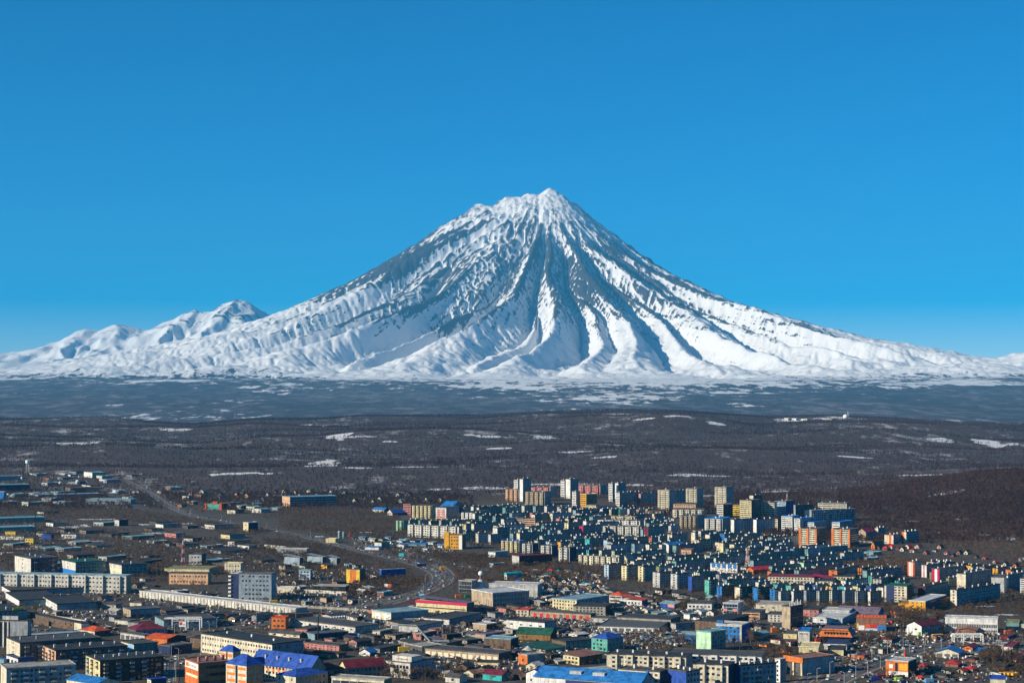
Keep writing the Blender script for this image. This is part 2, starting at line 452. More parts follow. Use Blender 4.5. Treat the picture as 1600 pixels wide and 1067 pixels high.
def far_attrs(x, y, z, shape):
    X, Y, Z = x.reshape(shape), y.reshape(shape), z.reshape(shape)
    dx, dy = x - VX, y - VY
    r = np.hypot(dx, dy); th = np.arctan2(dx, -dy)
    lr = np.log(np.maximum(r, 60) / 60.0)
    # ground form: convex ribs are blown bare
    zs = Z.copy()
    for k in range(5):
        zs[1:-1, 1:-1] = (zs[:-2, 1:-1] + zs[2:, 1:-1] + zs[1:-1, :-2] + zs[1:-1, 2:]) * 0.25
    conv = np.clip((Z - zs) / 14.0, -1, 1).ravel()
    hi = np.interp(z, [450, 800, 1300, 2000, 2800, 3250], [0.10, 0.22, 0.40, 0.55, 0.36, 0.15])
    hi = hi * np.interp(y, [22000, 26000, 31500, 34000], [0.3, 1, 1, 0.55])
    big = fbm(th * 3.1, lr * 2.0, 101, 3)
    side = np.interp(th, [-2.0, -1.3, -0.8, -0.2, 0.5, 1.2, 1.8], [0.10, 0.10, 0.06, 0.03, 0.02, 0.02, 0.04])
    rock = hi * (0.62 + 0.75 * big) + 0.30 * conv * np.clip(hi * 2, 0, 1) + side * np.clip(hi * 2, 0, 1)
    wl_ = 250 + 40 * fbm(x / 900.0, y / 900.0, 103, 4) + np.interp(x / y, [-0.28, -0.12, -0.05, 0.02, 0.12, 0.2, 0.28], [70, 40, -10, -75, -60, 0, 60])
    wood = np.clip(0.5 - (z - wl_) / 300.0, -0.6, 1.1)
    pol = np.stack([th * 52.0 + 0.6 * gnoise(th * 20, lr * 6, 111), lr * 4.2, z * 0 + 0.3], -1)
    # away from the cone the streaks follow the slope instead
    return {'rock': rock, 'wood': wood - 0.42 * sstep(0.0, 0.5, fbm(x / 1500.0, y / 2600.0, 109, 4)), 'polar': pol}

def hill_attrs(x, y, z, shape):
    return {'snow': clearing(x, y)}

M_VOL, M_HILL, M_TOWN = mat_volcano(), mat_hills(), mat_town()
_ys = np.concatenate([np.linspace(21500, 26000, 170, endpoint=False), np.linspace(26000, 30700, 250, endpoint=False), np.linspace(30700, 41000, 130)])
volcano = grid_mesh('snowy_mountain', np.linspace(-0.30, 0.30, 900), _ys, M_VOL, far_attrs)
plain = grid_mesh('forest_plain', np.linspace(-0.34, 0.34, 420), np.linspace(10400, 21500, 190), M_VOL, far_attrs)
hills = grid_mesh('wooded_hills', np.linspace(-0.40, 0.40, 430), np.linspace(3440, 10400, 330), M_HILL, hill_attrs)
town = grid_mesh('town_ground', np.linspace(-0.55, 0.55, 240), np.concatenate([np.linspace(500, 2500, 40, endpoint=False), np.linspace(2500, 3440, 60)]), M_TOWN, hill_attrs)

def big_sheet():
    me = bpy.data.meshes.new('ground')
    me.from_pydata([(-13500, -1900, -0.6), (13500, -1900, -0.6), (13500, 3430, -0.6), (-13500, 3430, -0.6)], [], [(0, 1, 2, 3)])
    me.materials.append(M_TOWN)
    o = bpy.data.objects.new('ground', me); COL.objects.link(o); o['kind'] = 'structure'
big_sheet()

# ------------------------------------------------------------------ the air
HAZE_DENSITY = 2.0e-5
def haze_box():
    x0, x1, y0, y1, z0, z1 = -14000, 14000, -2000, 41500, -110.0, 3450
    v = [(x, y, z) for z in (z0, z1) for (x, y) in ((x0, y0), (x1, y0), (x1, y1), (x0, y1))]
    f = [(3, 2, 1, 0), (4, 5, 6, 7), (0, 1, 5, 4), (1, 2, 6, 5), (2, 3, 7, 6), (3, 0, 4, 7)]
    me = bpy.data.meshes.new('haze'); me.from_pydata(v, [], f)
    m = bpy.data.materials.new('haze_air'); m.use_nodes = True
    nt = m.node_tree; nt.nodes.clear()
    out = nt.nodes.new('ShaderNodeOutputMaterial'); pv = nt.nodes.new('ShaderNodeVolumePrincipled')
    pv.inputs['Color'].default_value = (0.10, 0.54, 1.0, 1)
    pv.inputs['Density'].default_value = HAZE_DENSITY
    pv.inputs['Anisotropy'].default_value = 0.0
    nt.links.new(pv.outputs[0], out.inputs['Volume'])
    me.materials.append(m)
    o = bpy.data.objects.new('haze', me); COL.objects.link(o); o['kind'] = 'stuff'
haze_box()

# ------------------------------------------------------------------ building kit
PAL = dict(white=(.74,.73,.70), offwhite=(.62,.60,.54), cream=(.66,.60,.46), ltyellow=(.68,.59,.34), yellow=(.74,.52,.06), amber=(.74,.37,.03),
    orange=(.64,.18,.04), redorange=(.62,.09,.02), red=(.50,.03,.03), crimson=(.46,.01,.07), maroon=(.17,.018,.035), wine=(.11,.012,.02), pink=(.62,.33,.24),
    peach=(.66,.40,.24), rose=(.55,.22,.20), brick=(.27,.13,.09), brown=(.15,.10,.07), ochre=(.26,.15,.05), tan=(.42,.33,.23), concrete=(.34,.32,.28),
    grey=(.30,.32,.34), ltgrey=(.48,.48,.47), dkgrey=(.10,.10,.105), bluegrey=(.30,.38,.44), slate=(.21,.34,.40), steel=(.25,.31,.37), navy=(.02,.035,.11),
    blue=(.02,.075,.36), brblue=(.02,.17,.48), sky=(.16,.42,.66), ltblue=(.42,.55,.68), teal=(.10,.40,.34), dkteal=(.16,.31,.31), turq=(.04,.40,.42),
    mint=(.46,.72,.48), green=(.02,.20,.11), dkgreen=(.015,.09,.06), olive=(.22,.21,.10), tar=(.045,.045,.048), felt=(.036,.034,.032), roofgrey=(.075,.072,.069),
    snowroof=(.55,.55,.55), plum=(.13,.07,.11), purplegrey=(.17,.13,.18), black=(.02,.02,.022), lime=(.30,.55,.06))
CNAME = dict(white='white', offwhite='off-white', cream='cream', ltyellow='pale yellow', yellow='yellow', amber='amber', orange='orange', redorange='orange-red',
    red='red', crimson='crimson', maroon='maroon', wine='dark maroon', pink='pink', peach='peach', rose='rose', brick='brick-red', brown='brown', ochre='ochre',
    tan='tan', concrete='concrete-grey', grey='grey', ltgrey='light grey', dkgrey='dark grey', bluegrey='blue-grey', slate='slate-blue', steel='steel-grey',
    navy='navy', blue='blue', brblue='bright blue', sky='sky-blue', ltblue='light blue', teal='teal', dkteal='dark teal', turq='turquoise', mint='mint-green',
    green='green', dkgreen='dark green', olive='olive', tar='black', felt='dark', roofgrey='grey', snowroof='snow-white', plum='plum', purplegrey='purple-grey',
    black='black', lime='lime-green')
_mats = {}
def wallmat(key, kind='wall'):
    k = (key, kind)
    if k in _mats: return _mats[k]
    c = PAL[key]
    m = bpy.data.materials.new(f'{key}_{kind}'); nt, n, l, b = nodes_of(m)
    if kind == 'plain':
        b.inputs['Base Color'].default_value = (*c, 1); b.inputs['Roughness'].default_value = 0.6
    else:
        st = (0.5, 0.5, 0.12) if kind == 'wall' else (0.25, 0.25, 0.25)
        a = noise(nt, mapped(nt, st), 1.0, 5, 0.65)
        d = noise(nt, mapped(nt, (0.05, 0.05, 0.05)), 1.0, 3, 0.6)
        lo = 0.62 if kind == 'wall' else 0.55
        dark = tuple(v * lo for v in c); lite = tuple(min(0.85, v * 1.12 + 0.01) for v in c)
        col = mixc(nt, ramp(nt, a, [(0.36, 0.0), (0.58, 1.0)]), dark, lite)
        if kind == 'wall':
            tc = nt.nodes.new('ShaderNodeTexCoord'); sp = nt.nodes.new('ShaderNodeSeparateXYZ'); cb = nt.nodes.new('ShaderNodeCombineXYZ'); ad = nt.nodes.new('ShaderNodeMath')
            l.new(tc.outputs['Object'], sp.inputs[0]); l.new(sp.outputs['X'], ad.inputs[0]); l.new(sp.outputs['Y'], ad.inputs[1]); l.new(ad.outputs[0], cb.inputs['X']); l.new(sp.outputs['Z'], cb.inputs['Y'])
            bk = add(nt, 'ShaderNodeTexBrick', Scale=1.0); bk.offset = 0.0
            bk.inputs['Color1'].default_value = (.80, .80, .80, 1); bk.inputs['Color2'].default_value = (1, 1, 1, 1); bk.inputs['Mortar'].default_value = (.55, .55, .55, 1)
            bk.inputs['Mortar Size'].default_value = 0.07; bk.inputs['Brick Width'].default_value = 3.1; bk.inputs['Row Height'].default_value = 2.9
            l.new(cb.outputs[0], bk.inputs['Vector']); col = mixc(nt, 1.0, col, bk.outputs['Color'], 'MULTIPLY')
        col = mixc(nt, ramp(nt, d, [(0.35, 0.0), (0.7, 0.28)]), col, tuple(v * 0.7 for v in c))
        l.new(col, b.inputs['Base Color'])
        b.inputs['Roughness'].default_value = 0.85 if kind == 'wall' else 0.6
    b.inputs['Specular IOR Level'].default_value = 0.25
    _mats[k] = m
    return m
def glassmat(v):
    k = ('glass', v)
    if k in _mats: return _mats[k]
    m = bpy.data.materials.new('window_glass'); nt, n, l, b = nodes_of(m)
    b.inputs['Base Color'].default_value = ((0.018, 0.024, 0.032, 1), (0.06, 0.075, 0.09, 1), (0.20, 0.21, 0.21, 1))[v]
    b.inputs['Roughness'].default_value = 0.12 if v < 2 else 0.5
    _mats[k] = m
    return m

class MB:
    def __init__(s): s.v = []; s.f = []; s.m = []
    def quad(s, a, b, c, d, mi=0):
        n = len(s.v); s.v += [a, b, c, d]; s.f.append((n, n + 1, n + 2, n + 3)); s.m.append(mi)
    def poly(s, pts, mi=0):
        n = len(s.v); s.v += pts; s.f.append(tuple(range(n, n + len(pts)))); s.m.append(mi)
    def box(s, x0, x1, y0, y1, z0, z1, mi=0, miL=None, miR=None, miT=None, bottom=False):
        n = len(s.v)
        s.v += [(x0, y0, z0), (x1, y0, z0), (x1, y1, z0), (x0, y1, z0), (x0, y0, z1), (x1, y0, z1), (x1, y1, z1), (x0, y1, z1)]
        L = mi if miL is None else miL; R = mi if miR is None else miR; T = mi if miT is None else miT
        for q, k in (((0, 1, 5, 4), R), ((1, 2, 6, 5), mi), ((2, 3, 7, 6), mi), ((3, 0, 4, 7), L), ((4, 5, 6, 7), T)):
            s.f.append(tuple(n + i for i in q)); s.m.append(k)
        if bottom: s.f.append((n + 3, n + 2, n + 1, n)); s.m.append(mi)
    def prism(s, pts, z0, z1, mi=0, miT=None):
        """upright prism over a counter-clockwise outline"""
        n = len(s.v); k = len(pts)
        s.v += [(x, y, z0) for x, y in pts] + [(x, y, z1) for x, y in pts]
        for i in range(k):
            j = (i + 1) % k; s.f.append((n + i, n + j, n + k + j, n + k + i)); s.m.append(mi)
        s.f.append(tuple(n + k + i for i in range(k))); s.m.append(mi if miT is None else miT)
    def cyl(s, cx, cy, r0, r1, z0, z1, seg=10, mi=0, cap=True):
        n = len(s.v)
        for z, r in ((z0, r0), (z1, r1)):
            s.v += [(cx + r * math.cos(2 * math.pi * i / seg), cy + r * math.sin(2 * math.pi * i / seg), z) for i in range(seg)]
        for i in range(seg):
            j = (i + 1) % seg; s.f.append((n + i, n + j, n + seg + j, n + seg + i)); s.m.append(mi)
        if cap: s.f.append(tuple(n + seg + i for i in range(seg))); s.m.append(mi)
    def dome(s, cx, cy, cz, r, mi=0, seg=14, rings=7, lo=-90):
        n = len(s.v)
        for a in range(rings + 1):
            t = math.radians(lo + (90 - lo) * a / rings)
            s.v += [(cx + r * math.cos(t) * math.cos(2 * math.pi * i / seg), cy + r * math.cos(t) * math.sin(2 * math.pi * i / seg), cz + r * math.sin(t)) for i in range(seg)]
        for a in range(rings):
            for i in range(seg):
                j = (i + 1) % seg; s.f.append((n + a * seg + i, n + a * seg + j, n + (a + 1) * seg + j, n + (a + 1) * seg + i)); s.m.append(mi)
    def bar(s, p, q, w, mi=0):
        p = mathutils.Vector(p); q = mathutils.Vector(q); d = (q - p).normalized()
        up = mathutils.Vector((0, 0, 1)) if abs(d.z) < 0.9 else mathutils.Vector((1, 0, 0))
        a = d.cross(up).normalized() * w / 2; b = d.cross(a).normalized() * w / 2
        n = len(s.v)
        for e in (p, q): s.v += [tuple(e + a + b), tuple(e - a + b), tuple(e - a - b), tuple(e + a - b)]
        for i in range(4):
            j = (i + 1) % 4; s.f.append((n + i, n + j, n + 4 + j, n + 4 + i)); s.m.append(mi)
        s.f.append((n + 7, n + 6, n + 5, n + 4)); s.m.append(mi); s.f.append((n, n + 1, n + 2, n + 3)); s.m.append(mi)
    def build(s, name, mats, parent=None, smooth=False):
        me = bpy.data.meshes.new(name); me.from_pydata(s.v, [], s.f)
        for m in (mats if isinstance(mats, (list, tuple)) else [mats]): me.materials.append(m)
        me.polygons.foreach_set('material_index', s.m)
        if smooth: me.polygons.foreach_set('use_smooth', [True] * len(s.f))
        o = bpy.data.objects.new(name, me); COL.objects.link(o)
        if parent is not None: o.parent = parent
        return o

def empty(name, loc, rz=0.0):
    o = bpy.data.objects.new(name, None); COL.objects.link(o)
    o.location = loc; o.rotation_euler = (0, 0, rz)
    o.empty_display_size = 2.0
    return o

FOOT = []          # (corner, b, a, Lr, Ll): footprints, to keep trees, cars and sheds out of the buildings
LAND = []          # (phrase, px, py): things other labels may lean on
AUTO = []          # (object, description, px, py): labels still to be worded

def free(x, y, m=2.0):
    for (P, b, a, Lr, Ll) in FOOT:
        dx, dy = x - P[0], y - P[1]
        if abs(dx) > 260 or abs(dy) > 260: continue
        s = dx * b[0] + dy * b[1]; t = dx * a[0] + dy * a[1]
        if -m < s < Lr + m and -m < t < Ll + m: return False
    return True

def solve(P, d, px):
    u = (px - PXC) / FPX
    den = d[0] - u * CT * d[1]
    num = u * (CT * P[1] - ST * (CAM_Z - P[2])) - P[0]
    if abs(den) < 0.03: return None
    t = num / den
    return t if t > 0 else None

def pane(mb, face, s, z, w, h, mi, out=0.06):
    """a window standing a little proud of the left (L) or right (R) face; s runs along the face"""
    if face == 'L': mb.box(-out, 0.0, s, s + w, z, z + h, mi)
    else: mb.box(s, s + w, -out, 0.0, z, z + h, mi)

def windows(mb, rr, face, L, H, st, style, z0=0.0):
    if style == 'n' or L < 2.5: return
    fh = (H - z0 - 0.4) / max(1, st)
    if style in ('grid', 'pair', 'small'):
        sp = {'grid': 3.1, 'pair': 3.4, 'small': 3.8}[style]; n = max(1, int((L - 1.2) / sp)); off = (L - n * sp) / 2
        w = {'grid': 1.6, 'pair': 1.9, 'small': 1.1}[style]; h = min(1.55, fh * 0.52)
        for f in range(st):
            for i in range(n):
                if style == 'small' and rr.random() < 0.12: continue
                pane(mb, face, off + i * sp + (sp - w) / 2, z0 + f * fh + fh * 0.36, w, h, rr.choice((0, 0, 0, 1, 1, 2)))
    elif style == 'band':
        for f in range(st):
            n = max(1, int(L / 6)); sp = (L - 1.0) / n
            for i in range(n): pane(mb, face, 0.5 + i * sp + 0.2, z0 + f * fh + fh * 0.35, sp - 0.4, fh * 0.42, rr.choice((0, 0, 1)))
    elif style == 'mid':
        n = max(1, int(L / 5)); sp = (L - 1.0) / n
        for f in range(st):
            if L > 6: pane(mb, face, L * 0.5 - 0.9, z0 + f * fh + fh * 0.36, 1.8, min(1.6, fh * .55), rr.choice((0, 0, 1)))
            else: pane(mb, face, L * 0.5 - 0.7, z0 + f * fh + fh * 0.36, 1.4, 1.4, 0)
    elif style == 'glass':
        n = max(1, int(L / 2.4)); sp = (L - 0.6) / n
        for f in range(st):
            for i in range(n): pane(mb, face, 0.3 + i * sp + 0.1, z0 + f * fh + 0.25, sp - 0.2, fh - 0.5, rr.choice((0, 0, 0, 1)))
    elif style == 'doors':
        n = max(1, int(L / 5.2)); sp = L / n
        for i in range(n): pane(mb, face, i * sp + 0.8, 0.1, sp - 1.6, min(3.2, H * 0.7), 3)
    elif style == 'sparse':
        n = max(1, int(L / 9)); sp = L / n
        for i in range(n): pane(mb, face, i * sp + sp * 0.3, H * 0.55, 2.6, min(1.2, H * .25), rr.choice((0, 1)))

def B(label, cat, name, cx, cy, wl, wr, h, al, cl, cr=None, roof='flat', rc='felt', rh=0, st=None, wL='grid', wR='grid', bays=0, bal='', vents=0,
      dep=None, lm=None, ridge=None, door='dkgrey', plinth=None, group=None, desc=None, zmax=None):
    rr = random.Random(int(cx * 131 + cy * 977 + h * 7))
    al_ = math.radians(al)
    P = ground(cx, cy)
    a = (-math.cos(al_), math.sin(al_)); b = (math.sin(al_), math.cos(al_))
    D = P[1] * CT - (CAM_Z - P[2]) * ST
    Ll = solve(P, a, cx - wl) or 14.0
    Lr = (solve(P, b, cx + wr) if dep is None else dep) or 14.0
    if dep is None and b[0] - (cx + wr - PXC) / FPX * CT * b[1] < 0.17: Lr = min(Lr, 24.0)
    Ll = min(max(Ll, 2.5), 260.0); Lr = min(max(Lr, 2.5), 170.0)
    H = h * D / FPX
    R = rh * D / FPX
    if st is None: st = max(1, int(round(H / 3.1)))
    root = empty(name, P, math.pi / 2 - al_)
    FOOT.append((P, b, a, Lr, Ll))
    cr = cr or cl  # most right walls face away from the sun; darker colours paint that shade in
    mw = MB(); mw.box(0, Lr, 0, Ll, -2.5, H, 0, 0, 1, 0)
    gab = roof == 'gable'
    if ridge is None: ridge = 'x' if Lr >= Ll else 'y'
    if gab and ridge == 'x': mw.poly([(0, 0, H), (0, Ll / 2, H + R), (0, Ll, H)][::-1], 0); mw.poly([(Lr, 0, H), (Lr, Ll, H), (Lr, Ll / 2, H + R)], 0)
    if gab and ridge == 'y': mw.poly([(0, 0, H), (Lr, 0, H), (Lr / 2, 0, H + R)], 1); mw.poly([(0, Ll, H), (Lr / 2, Ll, H + R), (Lr, Ll, H)], 0)
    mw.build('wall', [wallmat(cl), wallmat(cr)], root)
    if plinth:
        q = MB(); q.box(-0.12, Lr + 0.12, -0.12, Ll + 0.12, -2.4, min(3.0, H * 0.3)); q.build('plinth', wallmat(plinth), root)
    # roof
    mr = MB(); e = 0.35 if roof == 'flat' else 0.7
    if roof == 'flat':
        mr.box(-e, Lr + e, -e, Ll + e, H, H + 0.35, 0, bottom=True)
        if Ll > 5 and Lr > 5:                                       # kerb round the roof
            for (x0, x1, y0, y1) in ((-e, Lr + e, -e, -e + .3), (-e, Lr + e, Ll + e - .3, Ll + e), (-e, -e + .3, -e + .3, Ll + e - .3), (Lr + e - .3, Lr + e, -e + .3, Ll + e - .3)):
                mr.box(x0, x1, y0, y1, H + 0.35, H + 0.8, 0)
    elif roof == 'hip':
        x0, x1, y0, y1 = -e, Lr + e, -e, Ll + e
        if Lr >= Ll: p = min((y1 - y0) / 2, (x1 - x0) / 2 - .05); r0, r1 = (x0 + p, Ll / 2, H + R), (x1 - p, Ll / 2, H + R)
        else: p = min((x1 - x0) / 2, (y1 - y0) / 2 - .05); r0, r1 = (Lr / 2, y0 + p, H + R), (Lr / 2, y1 - p, H + R)
        A_, B_, C_, D_ = (x0, y0, H), (x1, y0, H), (x1, y1, H), (x0, y1, H)
        if Lr >= Ll: mr.poly([A_, B_, r1, r0]); mr.poly([B_, C_, r1]); mr.poly([C_, D_, r0, r1]); mr.poly([D_, A_, r0])
        else: mr.poly([A_, B_, r0]); mr.poly([B_, C_, r1, r0]); mr.poly([C_, D_, r1]); mr.poly([D_, A_, r0, r1])
        mr.poly([D_, C_, B_, A_])
    elif gab:
        k = R / (Ll / 2 if ridge == 'x' else Lr / 2) * e
        if ridge == 'x':
            for (t, s0) in ((0.0, 1), (0.25, -1)):
                q0 = [(-e, -e, H - k + t), (Lr + e, -e, H - k + t), (Lr + e, Ll / 2, H + R + t), (-e, Ll / 2, H + R + t)]
                q1 = [(-e, Ll / 2, H + R + t), (Lr + e, Ll / 2, H + R + t), (Lr + e, Ll + e, H - k + t), (-e, Ll + e, H - k + t)]
                mr.poly(q0 if t else q0[::-1]); mr.poly(q1 if t else q1[::-1])
            mr.box(-e, Lr + e, -e - .05, -e + .02, H - k, H - k + .25); mr.box(-e, Lr + e, Ll + e - .02, Ll + e + .05, H - k, H - k + .25)
        else:
            for (t, s0) in ((0.0, 1), (0.25, -1)):
                q0 = [(-e, -e, H - k + t), (Lr / 2, -e, H + R + t), (Lr / 2, Ll + e, H + R + t), (-e, Ll + e, H - k + t)]
                q1 = [(Lr / 2, -e, H + R + t), (Lr + e, -e, H - k + t), (Lr + e, Ll + e, H - k + t), (Lr / 2, Ll + e, H + R + t)]
                mr.poly(q0 if t else q0[::-1]); mr.poly(q1 if t else q1[::-1])
            mr.box(-e - .05, -e + .02, -e, Ll + e, H - k, H - k + .25); mr.box(Lr + e - .02, Lr + e + .05, -e, Ll + e, H - k, H - k + .25)
    elif roof == 'shed':                                            # one slope, high at the back
        mr.poly([(-e, -e, H + .1), (Lr + e, -e, H + .1), (Lr + e, Ll + e, H + R + .1), (-e, Ll + e, H + R + .1)])
        mr.poly([(-e, -e, H), (-e, Ll + e, H + R), (Lr + e, Ll + e, H + R), (Lr + e, -e, H)])
        mr.poly([(-e, -e, H), (-e, -e, H + .1), (-e, Ll + e, H + R + .1), (-e, Ll + e, H + R)]); mr.poly([(Lr + e, -e, H), (Lr + e, Ll + e, H + R), (Lr + e, Ll + e, H + R + .1), (Lr + e, -e, H + .1)])
    elif roof == 'vault':
        n = 7; prev = None
        for i in range(n + 1):
            t = math.pi * i / n; y = Ll / 2 - (Ll / 2 + .2) * math.cos(t); z = H + R * math.sin(t)
            if prev: mr.quad((-.3, prev[0], prev[1]), (Lr + .3, prev[0], prev[1]), (Lr + .3, y, z), (-.3, y, z))
            prev = (y, z)
        mr.poly([(-.29, Ll / 2 + (Ll / 2 + .2) * math.cos(math.pi * i / n), H + R * math.sin(math.pi * i / n)) for i in range(n + 1)])
    if mr.f: mr.build('roof', wallmat(rc, 'roof'), root)
    # windows
    mg = MB(); windows(mg, rr, 'L', Ll, H, st, wL); windows(mg, rr, 'R', Lr, H, st, wR)
    if mg.f:
        g = mg.build('window', [glassmat(0), glassmat(1), glassmat(2), wallmat(door, 'plain')], root); g['kind'] = 'stuff'
    # stair towers that stand forward of a long front, each with its own windows
    if bays:
        sp = Ll / bays; w = sp * 0.42; de = 2.3
        for i in range(bays):
            q = MB(); y0 = i * sp + sp * 0.30; q.box(-de, 0, y0, y0 + w, -2.4, H + 0.2, 0)
            ba = q.build('bay', wallmat(cl), root)
            gq = MB(); fh = (H - .4) / st
            for f in range(st):
                for k in range(max(1, int(w / 3))):
                    ww = w / max(1, int(w / 3)); gq.box(-de - .06, -de, y0 + k * ww + ww * .28, y0 + k * ww + ww * .72, f * fh + fh * .36, f * fh + fh * .36 + 1.4, rr.choice((0, 0, 1)))
            gw = gq.build('window', [glassmat(0), glassmat(1)], ba); gw['kind'] = 'stuff'
    # glazed balconies
    if bal:
        q = MB(); fh = (H - .4) / st
        for face in bal:
            L = Ll if face == 'L' else Lr
            n = max(1, int(L / 8.5)) if L > 9 else 1
            for i in range(n):
                s = (i + .5) * L / n - 1.6 + rr.uniform(-.8, .8)
                if L < 9: s = L * .5 - 1.2
                for f in range(st):
                    if rr.random() < 0.12: continue
                    z = f * fh + .25; w = min(3.2, L * .4); mi = rr.choice((0, 0, 1, 2))
                    if face == 'L': q.box(-1.1, 0, s, s + w, z, z + 1.1, mi, bottom=True); q.box(-1.05, 0, s + .1, s + w - .1, z + 1.1, z + fh * .8, 3)
                    else: q.box(s, s + w, -1.1, 0, z, z + 1.1, mi, bottom=True); q.box(s + .1, s + w - .1, -1.05, 0, z + 1.1, z + fh * .8, 3)
        c2 = rr.choice(('white', 'ltblue', 'tan')); c3 = rr.choice(('offwhite', 'steel', 'sky', 'brown'))
        bo = q.build('balcony', [wallmat(cl), wallmat(c2), wallmat(c3), glassmat(1)], root); bo['kind'] = 'stuff'
    # shafts on the roof
    if vents and roof == 'flat':
        q = MB(); n = vents
        for i in range(n):
            x = (i + .5) * Lr / n if Lr >= Ll else Lr * .5; y = Ll * .5 if Lr >= Ll else (i + .5) * Ll / n
            x += rr.uniform(-1, 1); y += rr.uniform(-1, 1); s = rr.uniform(.45, .75)
            q.box(x - s, x + s, y - s, y + s, H + .3, H + rr.uniform(1.6, 2.8), 0)
        vo = q.build('roof_vent', wallmat(rr.choice(('offwhite', 'white', 'ltgrey'))), root); vo['kind'] = 'stuff'
    root['category'] = cat
    if group: root['group'] = group
    if label: root['label'] = label
    else: AUTO.append((root, desc or f"{CNAME[cl]} {cat}", cx + (wr - wl) / 2, cy))
    if lm: LAND.append((lm, cx + (wr - wl) / 2, cy))
    root['_dims'] = (Lr, Ll, H, R, D)
    return root

def extra(root, name, mats, fn, kind=None, label=None):
    """a further part of a building, built in its own frame: x along the right face, y along the left face"""
    Lr, Ll, H, R, D = root['_dims']
    q = MB(); fn(q, Lr, Ll, H, R, D / FPX)
    o = q.build(name, mats, root)
    if kind: o['kind'] = kind
    if label: o['label'] = label
    return o

def marks(root, n, s0, s1, z, h, col, seed, x=-.16):
    """the too-small-to-read lettering of a sign: a row of uneven strokes on the left face, from s0 down to s1 (shares of its length)"""
    rr = random.Random(seed)
    def f(q, Lr, Ll, H, R, k):
        st = (s0 - s1) / n
        for i in range(n):
            y1 = Ll * (s0 - i * st); y0 = y1 - Ll * st * rr.uniform(.55, .78); w = (y1 - y0) * .26; z0, z1 = H * z, H * (z + h * rr.uniform(.8, 1))
            q.box(x, x + .06, y1 - w, y1, z0, z1); m = rr.choice((z0, (z0 + z1) / 2, z1 - (z1 - z0) * .22)); q.box(x, x + .06, y0, y1 - w, m, m + (z1 - z0) * .2)
            if rr.random() < .6: q.box(x - .005, x + .055, y0, y0 + w, z0, z1)
    return extra(root, 'lettering', wallmat(col, 'plain'), f, 'stuff')

# ------------------------------------------------------------------ the town, building by building (pixel of the near bottom corner, widths, height)
AP, OF, WH, HO, SH = ('apartment block', 'apartment_block'), ('office', 'office_building'), ('warehouse', 'warehouse'), ('house', 'house'), ('shed', 'shed')
SC_, SHOP, GA = ('school', 'school_building'), ('shop', 'shop_building'), ('garage', 'garage_building')

# -- nearest rows, lower left
o = B('tall grey slab office with white vertical fins at the left edge', *OF, 43, 1012, 70, 6, 42, 8, 'grey', roof='flat', wL='n', wR='n', lm='the finned grey office')
def fins(q, Lr, Ll, H, R, k):
    for i in range(6): q.box(-.7, -.02, Ll * .42 + i * 3.6, Ll * .42 + i * 3.6 + 1.1, 0, H - .6, 0)
extra(o, 'fin', wallmat('white'), fins, 'stuff')
def strips(q, Lr, Ll, H, R, k):
    for i in range(6): q.box(-.12, 0, Ll * .42 + i * 3.6 + 1.1, Ll * .42 + i * 3.6 + 3.6, 1, H - 1, 0)
extra(o, 'window', glassmat(0), strips, 'stuff')
extra(o, 'penthouse', wallmat('ltgrey'), lambda q, Lr, Ll, H, R, k: q.box(3, Lr - 3, Ll * .25, Ll * .6, H, H + 3.2))
o = B('dark teal flat-roofed block behind the finned grey office, yellow board on its roof', *OF, -4, 976, 30, 46, 20, 58, 'bluegrey', 'dkteal', wR='small', vents=2)
extra(o, 'roof_board', wallmat('yellow', 'plain'), lambda q, Lr, Ll, H, R, k: q.box(Lr * .55, Lr * .55 + 9, 2, 2.6, H + .3, H + 2.6))
B('long five-storey block with plain cream gable above the white and blue kiosk', *AP, 31, 1041, 21, 126, 36, 60, 'cream', 'dkgrey', wL='mid', bal='R', vents=5, st=5, rc='roofgrey', lm='the cream gable block')
o = B('white and blue fronted kiosk at the foot of the cream gable block', 'kiosk', 'kiosk', 28, 1044, 18, 25, 15, 55, 'white', 'blue', wL='n', wR='sparse', rc='navy')
extra(o, 'sign_board', wallmat('navy', 'plain'), lambda q, Lr, Ll, H, R, k: [q.box(-.1, 0, Ll * (.12 + .3 * i), Ll * (.12 + .3 * i) + Ll * .16, H * .3, H * .72) for i in range(3)], 'stuff')
B('low bright blue roofed shed beside the white and blue kiosk, at the left edge', *SH, 6, 1040, 20, 4, 10, 40, 'slate', rc='brblue', wL='n')
B('five-storey block with peach balcony gable and teal roof edges', *AP, 87, 1048, 21, 112, 31, 61, 'peach', 'dkgrey', wL='n', bal='LR', vents=6, st=5, lm='the peach gable block')
B('dark five-storey block in the bottom left corner with glazed balconies', *AP, 10, 1086, 9, 108, 41, 66, 'cream', 'slate', wL='n', bal='R', st=5, rc='concrete', lm='the dark corner block')
B('five-storey block with yellow balcony gable and white vents beside the street', *AP, 156, 1066, 22, 100, 33, 61, 'ltyellow', 'felt', wL='n', bal='LR', vents=8, st=5, lm='the yellow gable block')
B('bright blue gabled roof at the bottom edge below the yellow gable block', *SHOP, 150, 1092, 46, 36, 24, 40, 'cream', roof='gable', rc='brblue', rh=6, wL='n', wR='n')
o = B('small navy kiosk with pale blue roof hatch at the bottom edge', 'kiosk', 'kiosk', 236, 1082, 6, 24, 20, 55, 'cream', 'navy', rc='blue', wL='small', wR='n')
B('cream pavilion under a wide orange-red hip roof', *HO, 148, 995, 24, 24, 9, 40, 'cream', 'dkgrey', roof='hip', rc='redorange', rh=5.5, wL='pair', wR='small', st=1, lm='the orange-red hip roof pavilion')
B('blank cream end block behind the orange-red hip roof pavilion', *SH, 127, 988, 11, 12, 14, 48, 'cream', 'white', wL='n', wR='n')
